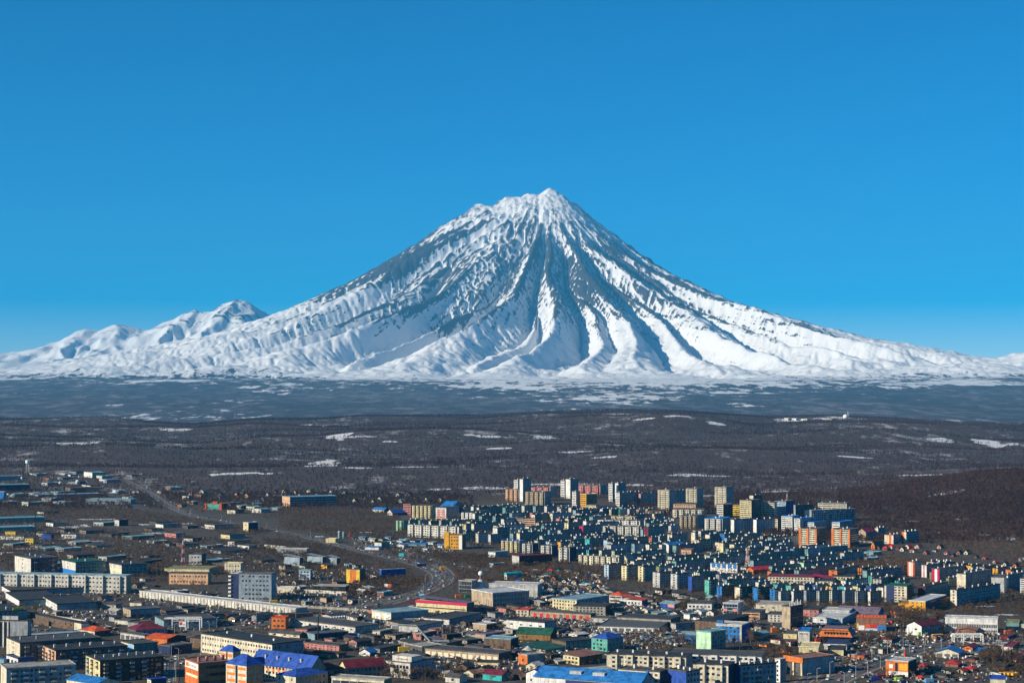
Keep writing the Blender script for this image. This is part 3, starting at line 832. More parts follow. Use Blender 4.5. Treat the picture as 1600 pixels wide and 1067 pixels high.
B('long low brown brick wall building running back from the cream end block', *SH, 115, 985, 68, 10, 13, 50, 'brown', wL='sparse', wR='n', rc='felt', st=1)
B('long slate-blue shed with small white end, behind the cream gable block', *SH, 41, 1007, 11, 93, 11, 62, 'white', 'slate', rc='bluegrey', wL='small', wR='n')
B('small orange flat kiosk with white lettering strip behind the slate-blue shed', 'kiosk', 'kiosk', 79, 994, 13, 3, 6, 20, 'orange', rc='redorange', wL='n', wR='n')
B('low dark shed row between the finned office and the brown wall', *SH, 76, 978, 28, 14, 6, 50, 'brown', 'dkgrey', wL='n', wR='n', rc='dkgrey')
B('slate-blue shed with tan end and row of dark doors', *SH, 204, 966, 12, 46, 13, 62, 'tan', 'slate', wL='n', wR='doors', rc='dkgrey')
o = B('long slate-blue workshop with grey flat roof behind the white gantry', *WH, 256, 983, 14, 82, 13, 68, 'slate', wL='n', wR='sparse', rc='roofgrey', lm='the gantry workshop')
B('low house with wide dark maroon hip roof and pale blue walls', *HO, 212, 993, 13, 49, 9, 60, 'dkgrey', 'bluegrey', roof='hip', rc='maroon', rh=9, wR='small', wL='n', st=1, lm='the maroon hip roof house')
B('white low block with dish behind the maroon hip roof house', *SHOP, 204, 976, 25, 10, 6, 30, 'offwhite', wL='n', wR='n', rc='roofgrey')
B('orange-fronted hall with bright red sloping roof', *SHOP, 261, 1008, 33, 30, 10, 33, 'orange', 'wine', roof='gable', rc='redorange', rh=4, ridge='y', wL='n', wR='n', lm='the red-roofed orange hall')
B('grey long low shed with pale bays beside the red-roofed orange hall', *SH, 226, 1003, 38, 10, 10, 42, 'ltgrey', wL='doors', wR='n', rc='roofgrey')
o = B('teal arcade front with white and yellow end, below the orange hall', *SHOP, 209, 1022, 20, 37, 15, 55, 'offwhite', 'dkteal', wL='sparse', wR='n', rc='roofgrey')
extra(o, 'awning', wallmat('sky', 'plain'), lambda q, Lr, Ll, H, R, k: q.box(-.1, 0, Ll * .1, Ll * .45, H * .3, H * .9))
B('navy hall with dark flat roof in the shade of the orange hall', *WH, 266, 1023, 18, 34, 13, 40, 'navy', wL='n', wR='n', rc='dkgrey')
B('long three-storey pale cream building with a dark flat roof, running towards the blue roofs', *OF, 425, 1037, 111, 49, 30, 45, 'cream', 'steel', wL='grid', wR='small', rc='felt', st=3, vents=3, lm='the long cream building')
B('narrow brown brick annex at the far end of the long cream building', *SH, 316, 1013, 19, 6, 15, 40, 'brown', wL='n', wR='n', rc='felt')
o = B('orange and cream shopping centre with a white sign panel and orange chimneys', *SHOP, 310, 1073, 21, 50, 36, 60, 'orange', 'ochre', wL='n', wR='band', st=3, rc='brick', lm='the orange shopping centre')
extra(o, 'sign_board', wallmat('white', 'plain'), lambda q, Lr, Ll, H, R, k: q.box(-.12, 0, Ll * .03, Ll * .97, H * .70, H * .97))
extra(o, 'sign_board', wallmat('cream', 'plain'), lambda q, Lr, Ll, H, R, k: q.box(-.13, 0, Ll * .06, Ll * .9, H * .36, H * .47))
extra(o, 'sign_square', wallmat('orange', 'plain'), lambda q, Lr, Ll, H, R, k: q.box(-.16, -.12, Ll * .70, Ll * .92, H * .75, H * .93))
marks(o, 6, .66, .12, .775, .115, 'black', 31)
for i in range(4):
    extra(o, 'chimney', wallmat('rose'), lambda q, Lr, Ll, H, R, k, i=i: q.box(Lr * (.12 + .25 * i), Lr * (.12 + .25 * i) + 1.6, Ll * .3, Ll * .3 + 1.6, H, H + 3.6))
def striped(o, n=4):
    def f(q, Lr, Ll, H, R, k):
        fh = H / n
        for i in range(n):
            z = i * fh + fh * .25
            q.box(-.09, 0, .8, Ll * .40, z, z + fh * .42); q.box(-.09, 0, Ll * .56, Ll - .8, z, z + fh * .42)
            q.box(.8, Lr * .42, -.09, 0, z, z + fh * .42); q.box(Lr * .56, Lr - .8, -.09, 0, z, z + fh * .42)
    extra(o, 'orange_band', wallmat('orange', 'plain'), f, 'stuff')
    extra(o, 'window', glassmat(0), lambda q, Lr, Ll, H, R, k: [q.box(-.1, 0, Ll * .43, Ll * .53, 0.5, H - .5)], 'stuff')
o = B('taller cream stair tower with pointed royal-blue hip roof behind the striped tower', *OF, 364, 1064, 20, 12, 46, 35, 'cream', 'tan', roof='hip', rc='blue', rh=9, wL='n', wR='n', lm='the tall blue-roofed tower'); striped(o, 4)
o = B('cream tower striped with orange bands under a faceted royal-blue roof', *OF, 385, 1090, 32, 26, 50, 40, 'cream', 'tan', roof='hip', rc='blue', rh=15, wL='n', wR='n', lm='the striped blue-roofed tower'); striped(o, 5)
o = B('long cream wing under a wide sloping royal-blue roof with shadows of chimneys', *OF, 484, 1070, 92, 26, 24, 38, 'cream', 'tan', roof='gable', rc='blue', rh=19, ridge='y', wL='grid', wR='n', st=3, lm='the long blue-roofed wing')
for i in range(4):
    extra(o, 'chimney', wallmat('ltgrey'), lambda q, Lr, Ll, H, R, k, i=i: q.box(Lr * .2, Lr * .2 + 1.2, Ll * (.2 + .2 * i), Ll * (.2 + .2 * i) + 1.2, H, H + R * .4 + 2.6))
extra(o, 'orange_band', wallmat('orange', 'plain'), lambda q, Lr, Ll, H, R, k: [q.box(-.05, 0, Ll * (.05 + .09 * i), Ll * (.05 + .09 * i) + 2.4, H * .56, H * .86) for i in range(10)], 'stuff')
B('cream front building with low royal-blue hip roof at the bottom edge', *OF, 462, 1088, 31, 50, 31, 40, 'cream', 'tan', roof='hip', rc='blue', rh=8, wL='small', wR='grid', st=3, lm='the front blue hip roof')

# -- lower middle left
o = B('very long low white garage row with panelled doors running down beside the railway', *GA, 462, 961, 244, 18, 10, 41, 'offwhite', 'bluegrey', wL='n', wR='n', rc='ltgrey', st=1, lm='the long white garage row')
def piers(q, Lr, Ll, H, R, k):
    n = 46
    for i in range(n): q.box(-.35, 0, i * Ll / n, i * Ll / n + .7, -1, H)
extra(o, 'pier', wallmat('concrete'), piers, 'stuff')
o = B('small orange two-storey block with white window surrounds', *OF, 446, 982, 22, 5, 17, 8, 'orange', wL='pair', wR='n', st=2, rc='redorange', lm='the small orange block')
B('long dark brick shed with many windows behind the small orange block', *SH, 441, 970, 6, 49, 9, 66, 'tan', 'brick', wR='grid', wL='n', st=1, rc='roofgrey')
B('long white factory front stepping down to a taller end bay, brown flat roof behind', *WH, 555, 991, 103, 37, 11, 42, 'offwhite', 'slate', wL='sparse', wR='n', rc='roofgrey', lm='the long white factory')
o = B('cream garage with two tall white doors and slate-blue side', *GA, 611, 970, 30, 58, 12, 54, 'cream', 'slate', wL='n', wR='n', rc='slate', lm='the cream garage')
for i in range(2): extra(o, 'garage_door', wallmat('white', 'plain'), lambda q, Lr, Ll, H, R, k, i=i: q.box(-.08, 0, Ll * (.08 + .48 * i), Ll * (.08 + .48 * i) + Ll * .26, 0, H * .72))
B('cream shed with shallow gable beside the white silo', *SH, 468, 999, 48, 10, 8, 32, 'cream', 'dkgrey', roof='gable', ridge='y', rc='roofgrey', rh=3, wL='sparse', wR='n', st=1)
B('navy shed with dark roof behind the white silo', *SH, 492, 1001, 15, 52, 10, 58, 'slate', 'navy', wL='n', wR='n', rc='dkgrey')
B('pinkish brick works with stepped roofs in front of the white silo', *WH, 530, 1018, 54, 15, 9, 34, 'rose', 'brick', wL='small', wR='n', st=2, rc='roofgrey', lm='the pink brick works')
B('pink brick cube rising behind the pink brick works', *SH, 519, 1009, 12, 7, 10, 34, 'rose', 'brick', wL='n', wR='n', rc='roofgrey')
B('low tan brick wing in front of the pink brick works', *SH, 529, 1028, 40, 12, 6, 32, 'tan', 'dkgrey', wL='n', wR='n', rc='felt')
B('blue roofed wooden house with white gable', *HO, 578, 1025, 17, 11, 6, 33, 'white', 'dkgrey', roof='gable', rc='brblue', rh=5, ridge='x', wL='mid', wR='n', st=1, lm='the blue roofed house')
B('cream two-storey hostel under dark maroon roof with a bright gable bay', *AP, 541, 1062, 11, 62, 19, 60, 'ltyellow', 'concrete', roof='gable', rc='maroon', rh=10, ridge='x', wL='n', wR='grid', st=2, lm='the maroon-roofed hostel')
B('dark maroon roofed wing left of the bright gable bay', *AP, 506, 1066, 20, 30, 20, 50, 'concrete', 'dkgrey', roof='hip', rc='wine', rh=9, wL='grid', wR='grid', st=2)
B('low olive cream flat-roofed building at the bottom edge below the maroon roofs', *SHOP, 600, 1090, 82, 12, 27, 22, 'cream', 'olive', wL='band', wR='n', st=2, rc='concrete')
B('faded tan brick shed in front of the long cream building', *SH, 476, 1006, 30, 9, 5, 30, 'tan', wL='n', wR='n', rc='felt')

# -- lower middle
o = B('white two-tier culture house with lettered attic and dark strip windows', 'public hall', 'public_hall', 641, 1060, 45, 38, 24, 34, 'offwhite', 'steel', wL='n', wR='small', st=2, rc='roofgrey', lm='the white culture house')
extra(o, 'window', glassmat(0), lambda q, Lr, Ll, H, R, k: [q.box(-.08, 0, Ll * (.06 + .112 * i), Ll * (.06 + .112 * i) + Ll * .085, H * .62, H * .82) for i in range(8)], 'stuff')
extra(o, 'attic', wallmat('offwhite'), lambda q, Lr, Ll, H, R, k: q.box(2, Lr * .5, Ll * .02, Ll * .68, H, H + 9.5 * k))
marks(o, 9, .54, .12, 1.15, .11, 'brown', 32, 1.85)
B('long grey-roofed workshop with patched cream and yellow front', *WH, 779, 1033, 115, 20, 11, 30, 'tan', 'dkgrey', wL='doors', wR='n', rc='roofgrey', st=1, door='cream', lm='the patched workshop')
B('dark brown flat-roofed hall with slate roof edge near the white tank', *WH, 798, 1014, 42, 12, 15, 24, 'brown', 'black', wL='n', wR='n', rc='slate', lm='the dark brown hall')
o = B('yellow trading hall with dark red eave and dark roof', *WH, 729, 960, 79, 12, 18, 30, 'ltyellow', 'dkgrey', roof='shed', rc='purplegrey', rh=5, wL='n', wR='n', lm='the yellow trading hall')
extra(o, 'eave_band', wallmat('crimson', 'plain'), lambda q, Lr, Ll, H, R, k: q.box(-.3, 0, -.5, Ll + .5, H * .76, H + .02))
extra(o, 'window', glassmat(0), lambda q, Lr, Ll, H, R, k: [q.box(-.1, 0, 1, Ll - 1, H * .36, H * .45)], 'stuff')
o = B('low wing with a sloping crimson roof left of the yellow trading hall', *WH, 665, 954, 31, 34, 5, 30, 'ltyellow', 'dkgrey', roof='shed', rc='maroon', rh=5, wL='n', wR='n')
extra(o, 'eave_band', wallmat('crimson', 'plain'), lambda q, Lr, Ll, H, R, k: q.box(-.3, 0, -.5, Ll + .5, H * .3, H + .02))
B('pale grey panel shed in front of the cream garage', *SH, 653, 989, 30, 40, 10, 30, 'ltgrey', wL='n', wR='n', rc='roofgrey')
B('long dark shed with a white parapet right of the cream garage', *SH, 702, 976, 40, 50, 8, 30, 'white', 'slate', wL='n', wR='n', rc='tar')
B('tan brick store with flat grey roof near the white tank', *SH, 760, 986, 21, 16, 10, 35, 'tan', 'black', wL='n', wR='n', rc='ltgrey', lm='the tan brick store')
B('turquoise house with dark red roof right of the white culture house', *HO, 784, 1064, 30, 14, 10, 33, 'turq', 'dkteal', roof='gable', rc='maroon', rh=5, wL='sparse', wR='n', st=1, lm='the turquoise house')
B('small white cottage among rubble at the bottom edge, left of the turquoise house', *HO, 718, 1067, 22, 12, 9, 30, 'offwhite', roof='gable', rc='roofgrey', rh=4, wL='mid', wR='n', st=1)
B('thin yellow painted wall shed below the patched workshop', *SH, 780, 1039, 35, 4, 4, 12, 'ltyellow', wL='n', wR='n', rc='felt')
B('unfinished grey concrete frame block with open dark bays', *OF, 737, 926, 20, 9, 18, 28, 'grey', wL='glass', wR='n', st=3, rc='concrete', lm='the unfinished concrete block')  # dark panes stand in for the shade inside the open bays
B('brown and yellow-ended office with pale roof and barred side windows', *OF, 770, 949, 33, 57, 22, 58, 'tan', 'grey', wL='n', wR='grid', st=3, rc='snowroof', lm='the pale-roofed office')
B('light grey ribbed factory hall behind the pale-roofed office', *WH, 840, 932, 76, 8, 18, 14, 'ltgrey', 'slate', wL='n', wR='n', rc='ltgrey', lm='the ribbed grey factory')
B('pale yellow three-storey school with rows of small windows', *SC_, 901, 954, 38, 50, 16, 38, 'ltyellow', 'slate', wL='grid', wR='small', st=3, rc='slate', lm='the pale yellow school')
B('grey concrete three-storey block with pinkish brick end, beside the pale yellow school', *OF, 946, 962, 50, 9, 14, 15, 'concrete', 'black', wL='grid', wR='n', st=3, rc='felt')
o = B('long tan garage row with red doors', *GA, 923, 969, 95, 8, 9, 28, 'tan', 'dkgrey', wL='n', wR='n', rc='roofgrey', lm='the red-door garages')
for i in range(9): extra(o, 'garage_door', wallmat(('red', 'red', 'crimson', 'red', 'dkgrey')[i % 5], 'plain'), lambda q, Lr, Ll, H, R, k, i=i: q.box(-.08, 0, Ll * (.03 + .107 * i), Ll * (.03 + .107 * i) + Ll * .055, 0, H * .72))
B('cream two-storey guard house at the left end of the red-door garages', *HO, 826, 963, 20, 7, 10, 20, 'cream', wL='grid', wR='n', st=2, rc='red')
B('light grey low store right of the red-door garages', *SH, 955, 974, 31, 6, 8, 20, 'ltgrey', wL='sparse', wR='n', rc='roofgrey')
B('long concrete depot with a strip of dark windows', *WH, 1048, 979, 84, 15, 11, 24, 'concrete', 'dkgrey', wL='band', wR='n', st=1, rc='tar', lm='the concrete depot')
o = B('white stepped office with navy side', *OF, 851, 988, 60, 18, 15, 34, 'white', 'slate', wL='sparse', wR='small', st=2, rc='felt', lm='the white stepped office')
B('long ochre barn under a dark green gabled roof', *SH, 860, 1001, 53, 10, 10, 20, 'ochre', 'black', roof='gable', rc='dkgreen', rh=8, ridge='y', wL='n', wR='n', lm='the green-roofed ochre barn')
B('teal two-storey block with royal-blue hip roof', *OF, 949, 1018, 25, 25, 20, 42, 'teal', 'dkteal', roof='hip', rc='blue', rh=8, wL='pair', wR='small', st=3, lm='the teal block')
B('long low shed under a dark green roof left of the teal block', *SH, 852, 1021, 40, 34, 6, 40, 'offwhite', 'dkteal', roof='shed', rc='dkgreen', rh=4, wL='n', wR='n')
B('long dark workshop leading up to the teal block', *WH, 884, 1014, 22, 44, 11, 58, 'brown', 'slate', wL='n', wR='small', rc='felt')
B('small orange-ended annex with slate-blue side', *SH, 824, 1039, 14, 28, 15, 55, 'orange', 'slate', wL='mid', wR='n', st=1, rc='concrete', lm='the orange-ended annex')
B('pale yellow house with rust red roof', *HO, 905, 1039, 25, 36, 13, 44, 'ltyellow', 'brown', roof='shed', rc='brick', rh=4, wL='pair', wR='n', st=2, lm='the pale yellow house')
o = B('long white hall under a bright blue roof with navy banner at the bottom edge', *SHOP, 1000, 1104, 165, 22, 36, 26, 'white', 'bluegrey', roof='gable', rc='brblue', rh=13, ridge='y', wL='n', wR='n', st=2, lm='the long bright-blue roof')
extra(o, 'banner', wallmat('navy', 'plain'), lambda q, Lr, Ll, H, R, k: q.box(-.12, 0, Ll * .30, Ll * .70, 0, H * .94))
extra(o, 'window', glassmat(0), lambda q, Lr, Ll, H, R, k: [q.box(-.1, 0, Ll * (.74 + .035 * i), Ll * (.74 + .035 * i) + 1.5, H * .62, H * .72) for i in range(6)], 'stuff')
for i in range(2): extra(o, 'dormer', wallmat('ltgrey'), lambda q, Lr, Ll, H, R, k, i=i: q.prism([(Lr * .2, Ll * (.36 + .22 * i)), (Lr * .45, Ll * (.36 + .22 * i)), (Lr * .45, Ll * (.36 + .22 * i) + 8), (Lr * .2, Ll * (.36 + .22 * i) + 8)], H, H + R * .8))
B('white gabled entrance pavilion at the left end of the long bright-blue roof', *SHOP, 846, 1090, 24, 14, 38, 28, 'white', 'bluegrey', roof='gable', rc='brblue', rh=6, ridge='x', wL='small', wR='n', st=2)
B('slate-blue curved workshop between the pale yellow house and the bright-blue roof', *WH, 894, 1068, 14, 66, 17, 58, 'olive', 'slate', roof='shed', rc='bluegrey', rh=2, wL='n', wR='grid', st=2)

# -- lower right: panel blocks round the blue gables
B('five-storey tan panel block with stair bays in front of the white panel block', *AP, 1072, 1062, 124, 10, 35, 17, 'cream', 'grey', bays=5, wL='pair', wR='n', st=5, vents=5, rc='felt', lm='the tan panel block')
B('long white panel block with dark stair recesses', *AP, 1190, 1056, 148, 8, 30, 14, 'white', 'grey', bays=5, wL='pair', wR='n', st=4, vents=0, rc='roofgrey', lm='the white panel block')
B('blank mint-green gable block with dark side', *AP, 1111, 1019, 23, 23, 31, 45, 'mint', 'dkteal', wL='n', wR='grid', st=5, rc='dkteal', lm='the mint-green gable')
o = B('bright sky-blue office with pale grey edge and square windows', *OF, 1159, 1004, 40, 12, 27, 25, 'brblue', 'blue', wL='grid', wR='n', st=4, rc='ltgrey', lm='the sky-blue office')
extra(o, 'edge_band', wallmat('ltgrey'), lambda q, Lr, Ll, H, R, k: (q.box(-.15, 0, 0, 1.6, 0, H), q.box(-.15, 0, 1.6, Ll, H - 1.2, H)))
extra(o, 'roof_turret', wallmat('brblue'), lambda q, Lr, Ll, H, R, k: q.box(1, 4, Ll * .75, Ll * .75 + 5, H, H + 3))
B('low sky-blue wing left of the mint-green gable', *OF, 1090, 1005, 30, 4, 14, 16, 'brblue', wL='pair', wR='n', st=2, rc='slate')
B('block with royal-blue gable and slate windowed side at the bottom edge', *AP, 1072, 1098, 28, 22, 48, 45, 'blue', 'bluegrey', wL='n', wR='grid', st=5, vents=3, rc='roofgrey', lm='the royal-blue gable')
o = B('cream block with small bright-blue roofed bay and navy side at the bottom edge', *AP, 1031, 1096, 65, 13, 46, 28, 'cream', 'navy', wL='pair', wR='n', st=5, vents=2, rc='roofgrey', lm='the blue bay block')
def bluebay(q, Lr, Ll, H, R, k):
    q.prism([(-3.2, Ll * .22), (0, Ll * .22), (0, Ll * .36), (-3.2, Ll * .36)], 0, H - 3.5, 0); q.poly([(-3.6, Ll * .2, H - 3.4), (0, Ll * .2, H - 3.4), (0, Ll * .29, H + 1.2)], 1)
    q.poly([(-3.6, Ll * .2, H - 3.4), (0, Ll * .29, H + 1.2), (-3.6, Ll * .38, H - 3.4)], 1); q.poly([(-3.6, Ll * .38, H - 3.4), (0, Ll * .29, H + 1.2), (0, Ll * .38, H - 3.4)], 1)
extra(o, 'bay', [wallmat('ltblue'), wallmat('brblue')], bluebay)
B('dark slate block running right from a royal-blue gable strip', *AP, 1157, 1082, 10, 56, 42, 64, 'blue', 'slate', wL='n', wR='grid', bal='R', st=5, vents=5, rc='felt', lm='the blue strip block')
B('tan panel block with dark navy end left of the royal-blue gable strip', *AP, 1138, 1086, 55, 10, 46, 20, 'cream', 'navy', bays=2, wL='pair', wR='n', st=5, vents=2, rc='felt')
B('white balcony tower end left of the orange portal building', *AP, 1219, 1066, 8, 9, 36, 45, 'white', 'grey', wL='mid', wR='n', st=5, rc='ltgrey', lm='the white tower end')
B('large brown brick hall with dark hipped roof behind the sky-blue office', *WH, 1122, 988, 36, 48, 17, 34, 'brown', 'black', roof='hip', rc='felt', rh=4, wL='n', wR='n', lm='the brown brick hall')
B('slate hall with dark roof left of the brown brick hall', *WH, 1056, 985, 8, 34, 10, 62, 'ltgrey', 'slate', wL='n', wR='sparse', rc='dkgrey')
B('open market hall with white scalloped roof edge', 'market hall', 'market_hall', 1030, 988, 96, 16, 7, 15, 'white', 'slate', wL='doors', wR='n', st=1, rc='dkgrey', lm='the market hall')
B('white pavilion under a bright orange hip roof, left of a pair', *SHOP, 972, 942, 20, 10, 12, 25, 'offwhite', 'sky', roof='hip', rc='redorange', rh=5, wL='band', wR='n', st=2, lm='the orange hip pavilion')
B('white colonnaded shop under a long orange roof', *SHOP, 1003, 946, 35, 9, 8, 22, 'white', 'blue', roof='shed', rc='redorange', rh=6, wL='grid', wR='n', st=1)
o = B('low shop with blue left end and pink sign on an orange side', *SHOP, 1054, 951, 23, 18, 7, 45, 'blue', 'ochre', roof='gable', rc='slate', rh=3, wL='n', wR='n', st=1)
extra(o, 'sign_board', wallmat('rose', 'plain'), lambda q, Lr, Ll, H, R, k: q.box(-.2, 0, Ll * .02, Ll * .45, H * .3, H * 1.05))
B('white low arcade between the pink sign shop and the glass office', *SHOP, 1112, 952, 38, 4, 9, 12, 'white', wL='pair', wR='n', st=1, rc='roofgrey')
o = B('blue glass office with pink sign boards', *OF, 1153, 964, 23, 9, 21, 22, 'ltblue', 'ltgrey', wL='glass', wR='n', st=4, rc='ltgrey', lm='the glass office')
for s, w_ in ((.72, .26), (.05, .3)): extra(o, 'sign_board', wallmat('rose', 'plain'), lambda q, Lr, Ll, H, R, k, s=s, w_=w_: q.box(-.3, 0, Ll * s, Ll * (s + w_), H * .42, H * .62))
B('pinkish white two-storey shop right of the glass office', *SHOP, 1187, 968, 27, 9, 11, 20, 'peach', 'grey', wL='band', wR='n', st=2, rc='roofgrey')
B('pale cream band building behind the dark glass tower', *OF, 1234, 958, 53, 6, 13, 15, 'cream', wL='sparse', wR='n', st=1, rc='concrete', lm='the pale cream band building')
B('white windowed annex left of the dark glass tower', *OF, 1222, 972, 22, 4, 12, 15, 'offwhite', wL='grid', wR='n', st=3, rc='roofgrey')
o = B('dark glass tower with tan left side and pickets on its roof', *OF, 1235, 983, 13, 20, 35, 40, 'tan', 'navy', wL='n', wR='glass', st=7, rc='dkgrey', lm='the dark glass tower')
extra(o, 'mast', wallmat('white', 'plain'), lambda q, Lr, Ll, H, R, k: [q.box(Lr * (.05 + .12 * i), Lr * (.05 + .12 * i) + .35, 1, 1.35, H + .4, H + 3.2 + (i % 3)) for i in range(8)], 'stuff')
B('pale yellow flat kiosk left of the lettered cream kiosk', 'kiosk', 'kiosk', 1245, 998, 21, 3, 8, 15, 'ltyellow', wL='n', wR='n', rc='roofgrey')
o = B('tall cream kiosk with dark lettering left of the orange mansard hall', 'kiosk', 'kiosk', 1265, 1004, 18, 4, 18, 15, 'offwhite', wL='n', wR='n', rc='brblue', lm='the lettered cream kiosk')
marks(o, 8, .88, .12, .72, .13, 'brown', 33)
def mansard(q, Lr, Ll, H, R, k):
    z0, z1, e0, e1 = H * .45, H * 1.0, 2.6, -1.0
    o0 = [(-e0, -e0), (Lr + e0, -e0), (Lr + e0, Ll + e0), (-e0, Ll + e0)]; o1 = [(-e1, -e1), (Lr + e1, -e1), (Lr + e1, Ll + e1), (-e1, Ll + e1)]
    for i in range(4):
        j = (i + 1) % 4; q.quad((*o0[i], z0), (*o0[j], z0), (*o1[j], z1), (*o1[i], z1), 0 if i in (3,) else 1)
    q.poly([(*p, z1) for p in o1], 1); q.poly([(*p, z0) for p in o0][::-1], 1)
o = B('hall with a huge slanting orange mansard front pierced by square windows', *SHOP, 1327, 1004, 44, 22, 21, 15, 'black', 'slate', wL='n', wR='n', rc='plum', lm='the orange mansard hall')
for c_ in [c for c in o.children if c.name.startswith('roof')]: bpy.data.objects.remove(c_)
o.children[0].scale.z = 0.9
extra(o, 'mansard', [wallmat('orange'), wallmat('purplegrey')], mansard)
def mwin(q, Lr, Ll, H, R, k):
    for i in range(8):
        y = Ll * (.08 + .107 * i); z = H * .62; x = -2.6 + (z - H * .45) / (H * .55) * 3.6
        q.box(x - .35, x + .6, y, y + Ll * .05, z, z + H * .18)
extra(o, 'window', glassmat(0), mwin, 'stuff')
B('yellow two-tier shed with a step in front of it', *SH, 1279, 1027, 31, 4, 16, 12, 'ltyellow', wL='sparse', wR='n', st=1, rc='ltyellow', lm='the yellow two-tier shed')
B('low white kiosk row under a flat blue roof below the orange mansard hall', 'kiosk', 'kiosk', 1323, 1015, 35, 5, 9, 15, 'white', wL='pair', wR='n', st=1, rc='navy')
B('faint yellow low wall shed right of the yellow two-tier shed', *SH, 1318, 1024, 24, 4, 9, 15, 'ltyellow', 'olive', wL='n', wR='n', rc='felt')
o = B('cinema with orange lintel over dark glass and white columns', *SHOP, 1256, 1056, 29, 48, 26, 52, 'dkgrey', 'slate', wL='n', wR='n', rc='brick', lm='the orange portal building')
extra(o, 'lintel', wallmat('orange'), lambda q, Lr, Ll, H, R, k: q.box(-1.6, .3, -.3, Ll + .3, H * .78, H + 1.2))
for i in range(3): extra(o, 'column', wallmat('cream'), lambda q, Lr, Ll, H, R, k, i=i: q.box(-1.4, -.05, Ll * (.02 + .44 * i), Ll * (.02 + .44 * i) + Ll * .08, -1, H * .78))
o = B('orange and yellow framed pavilion with pale grey roof beside the crossroads', *SHOP, 1419, 1057, 35, 13, 23, 30, 'orange', 'black', roof='flat', rc='ltgrey', wL='n', wR='n', lm='the orange framed pavilion')
extra(o, 'panel', wallmat('amber'), lambda q, Lr, Ll, H, R, k: q.box(-.1, 0, Ll * .03, Ll * .40, H * .42, H * .86))
extra(o, 'window', [glassmat(0), wallmat('white', 'plain')], lambda q, Lr, Ll, H, R, k: (q.box(-.12, 0, Ll * .46, Ll * .58, H * .3, H * .9, 0), q.box(-.12, 0, Ll * .68, Ll * .84, H * .52, H * .78, 1)), 'stuff')
extra(o, 'base', wallmat('white'), lambda q, Lr, Ll, H, R, k: q.box(-.18, 0, 0, Ll * .86, -1, H * .32))
B('warehouse with a long purple-grey roof and blue end', *WH, 1371, 966, 63, 10, 7, 24, 'white', 'brblue', roof='gable', rc='purplegrey', rh=8, ridge='y', wL='sparse', wR='n', st=1, lm='the purple-roofed warehouse')
B('light grey panel hall in front of the purple-roofed warehouse', *WH, 1327, 967, 42, 14, 12, 18, 'ltgrey', 'slate', wL='n', wR='n', rc='ltgrey')
o = B('white car showroom with blue trim below the light grey hall', *SHOP, 1316, 976, 46, 24, 9, 22, 'white', 'bluegrey', wL='sparse', wR='n', rc='snowroof', st=1, lm='the white car showroom')
extra(o, 'trim_band', wallmat('brblue', 'plain'), lambda q, Lr, Ll, H, R, k: q.box(-.1, 0, 0, Ll, H * .08, H * .22))
o = B('brown fronted supermarket with orange roof trim and red and blue banners', *SHOP, 1385, 986, 47, 8, 21, 12, 'brick', 'slate', wL='n', wR='n', rc='brown', lm='the banner supermarket')
extra(o, 'roof_trim', wallmat('redorange', 'plain'), lambda q, Lr, Ll, H, R, k: [q.box(-.4, .3, Ll * (i / 9), Ll * (i / 9) + Ll * .08, H - .2, H + 2.0) for i in range(9)], 'stuff')
for (s, w_, z0, z1, c_) in ((.02, .28, .12, .42, 'brblue'), (.30, .22, .22, .50, 'red'), (.53, .18, .24, .50, 'redorange'), (.73, .2, .06, .4, 'white'), (.30, .4, .04, .2, 'ltblue'), (.92, .06, .2, .55, 'yellow')):
    extra(o, 'banner', wallmat(c_, 'plain'), lambda q, Lr, Ll, H, R, k, s=s, w_=w_, z0=z0, z1=z1: q.box(-.15, 0, Ll * s, Ll * (s + w_), H * z0, H * z1))
B('pinkish grey two-storey annex right of the dark glass tower', *OF, 1279, 963, 24, 9, 10, 20, 'rose', 'dkgrey', wL='small', wR='n', st=2, rc='felt')
B('white walled shed with maroon hip roof right of the orange mansard hall', *SH, 1393, 1005, 17, 12, 6, 30, 'offwhite', 'dkgrey', roof='hip', rc='maroon', rh=6, wL='n', wR='n')
B('white gabled house front with long dark maroon roof', *HO, 1440, 993, 23, 32, 15, 48, 'white', 'slate', roof='gable', rc='wine', rh=6, ridge='x', wL='sparse', wR='grid', st=3, lm='the dark maroon roof')
o = B('long white factory hall with a strip of dark windows', *WH, 1559, 989, 82, 13, 22, 15, 'white', 'steel', wL='n', wR='n', rc='snowroof', lm='the long white hall')
extra(o, 'window', glassmat(1), lambda q, Lr, Ll, H, R, k: [q.box(-.1, 0, Ll * .02 + i * Ll * .032, Ll * .02 + i * Ll * .032 + Ll * .022, H * .36, H * .60) for i in range(30)] + [q.box(-.1, 0, Ll * .02 + i * Ll * .032, Ll * .02 + i * Ll * .032 + Ll * .02, H * .06, H * .2) for i in range(9)], 'stuff')
B('teal lean-to shed right of the long white hall', *SH, 1592, 983, 20, 5, 11, 15, 'dkteal', wL='n', wR='n', rc='olive')
B('white end house at the right edge behind the teal lean-to', *SH, 1604, 983, 10, 4, 9, 15, 'cream', wL='n', wR='n', rc='roofgrey')
B('rust roofed workshop in front of the long white hall', *SH, 1525, 993, 32, 10, 8, 20, 'brick', roof='gable', rc='brick', rh=3, wL='n', wR='n')
B('white walled shop with bright blue gabled roof beside the side road', *SHOP, 1498, 1028, 36, 8, 8, 25, 'cream', 'bluegrey', roof='gable', rc='brblue', rh=6, ridge='x', wL='doors', wR='n', st=1, lm='the bright blue gabled shop')
B('tiny flat bright blue roof right of the bright blue gabled shop', *SH, 1541, 1023, 18, 4, 3, 18, 'ltyellow', rc='brblue', wL='n', wR='n')
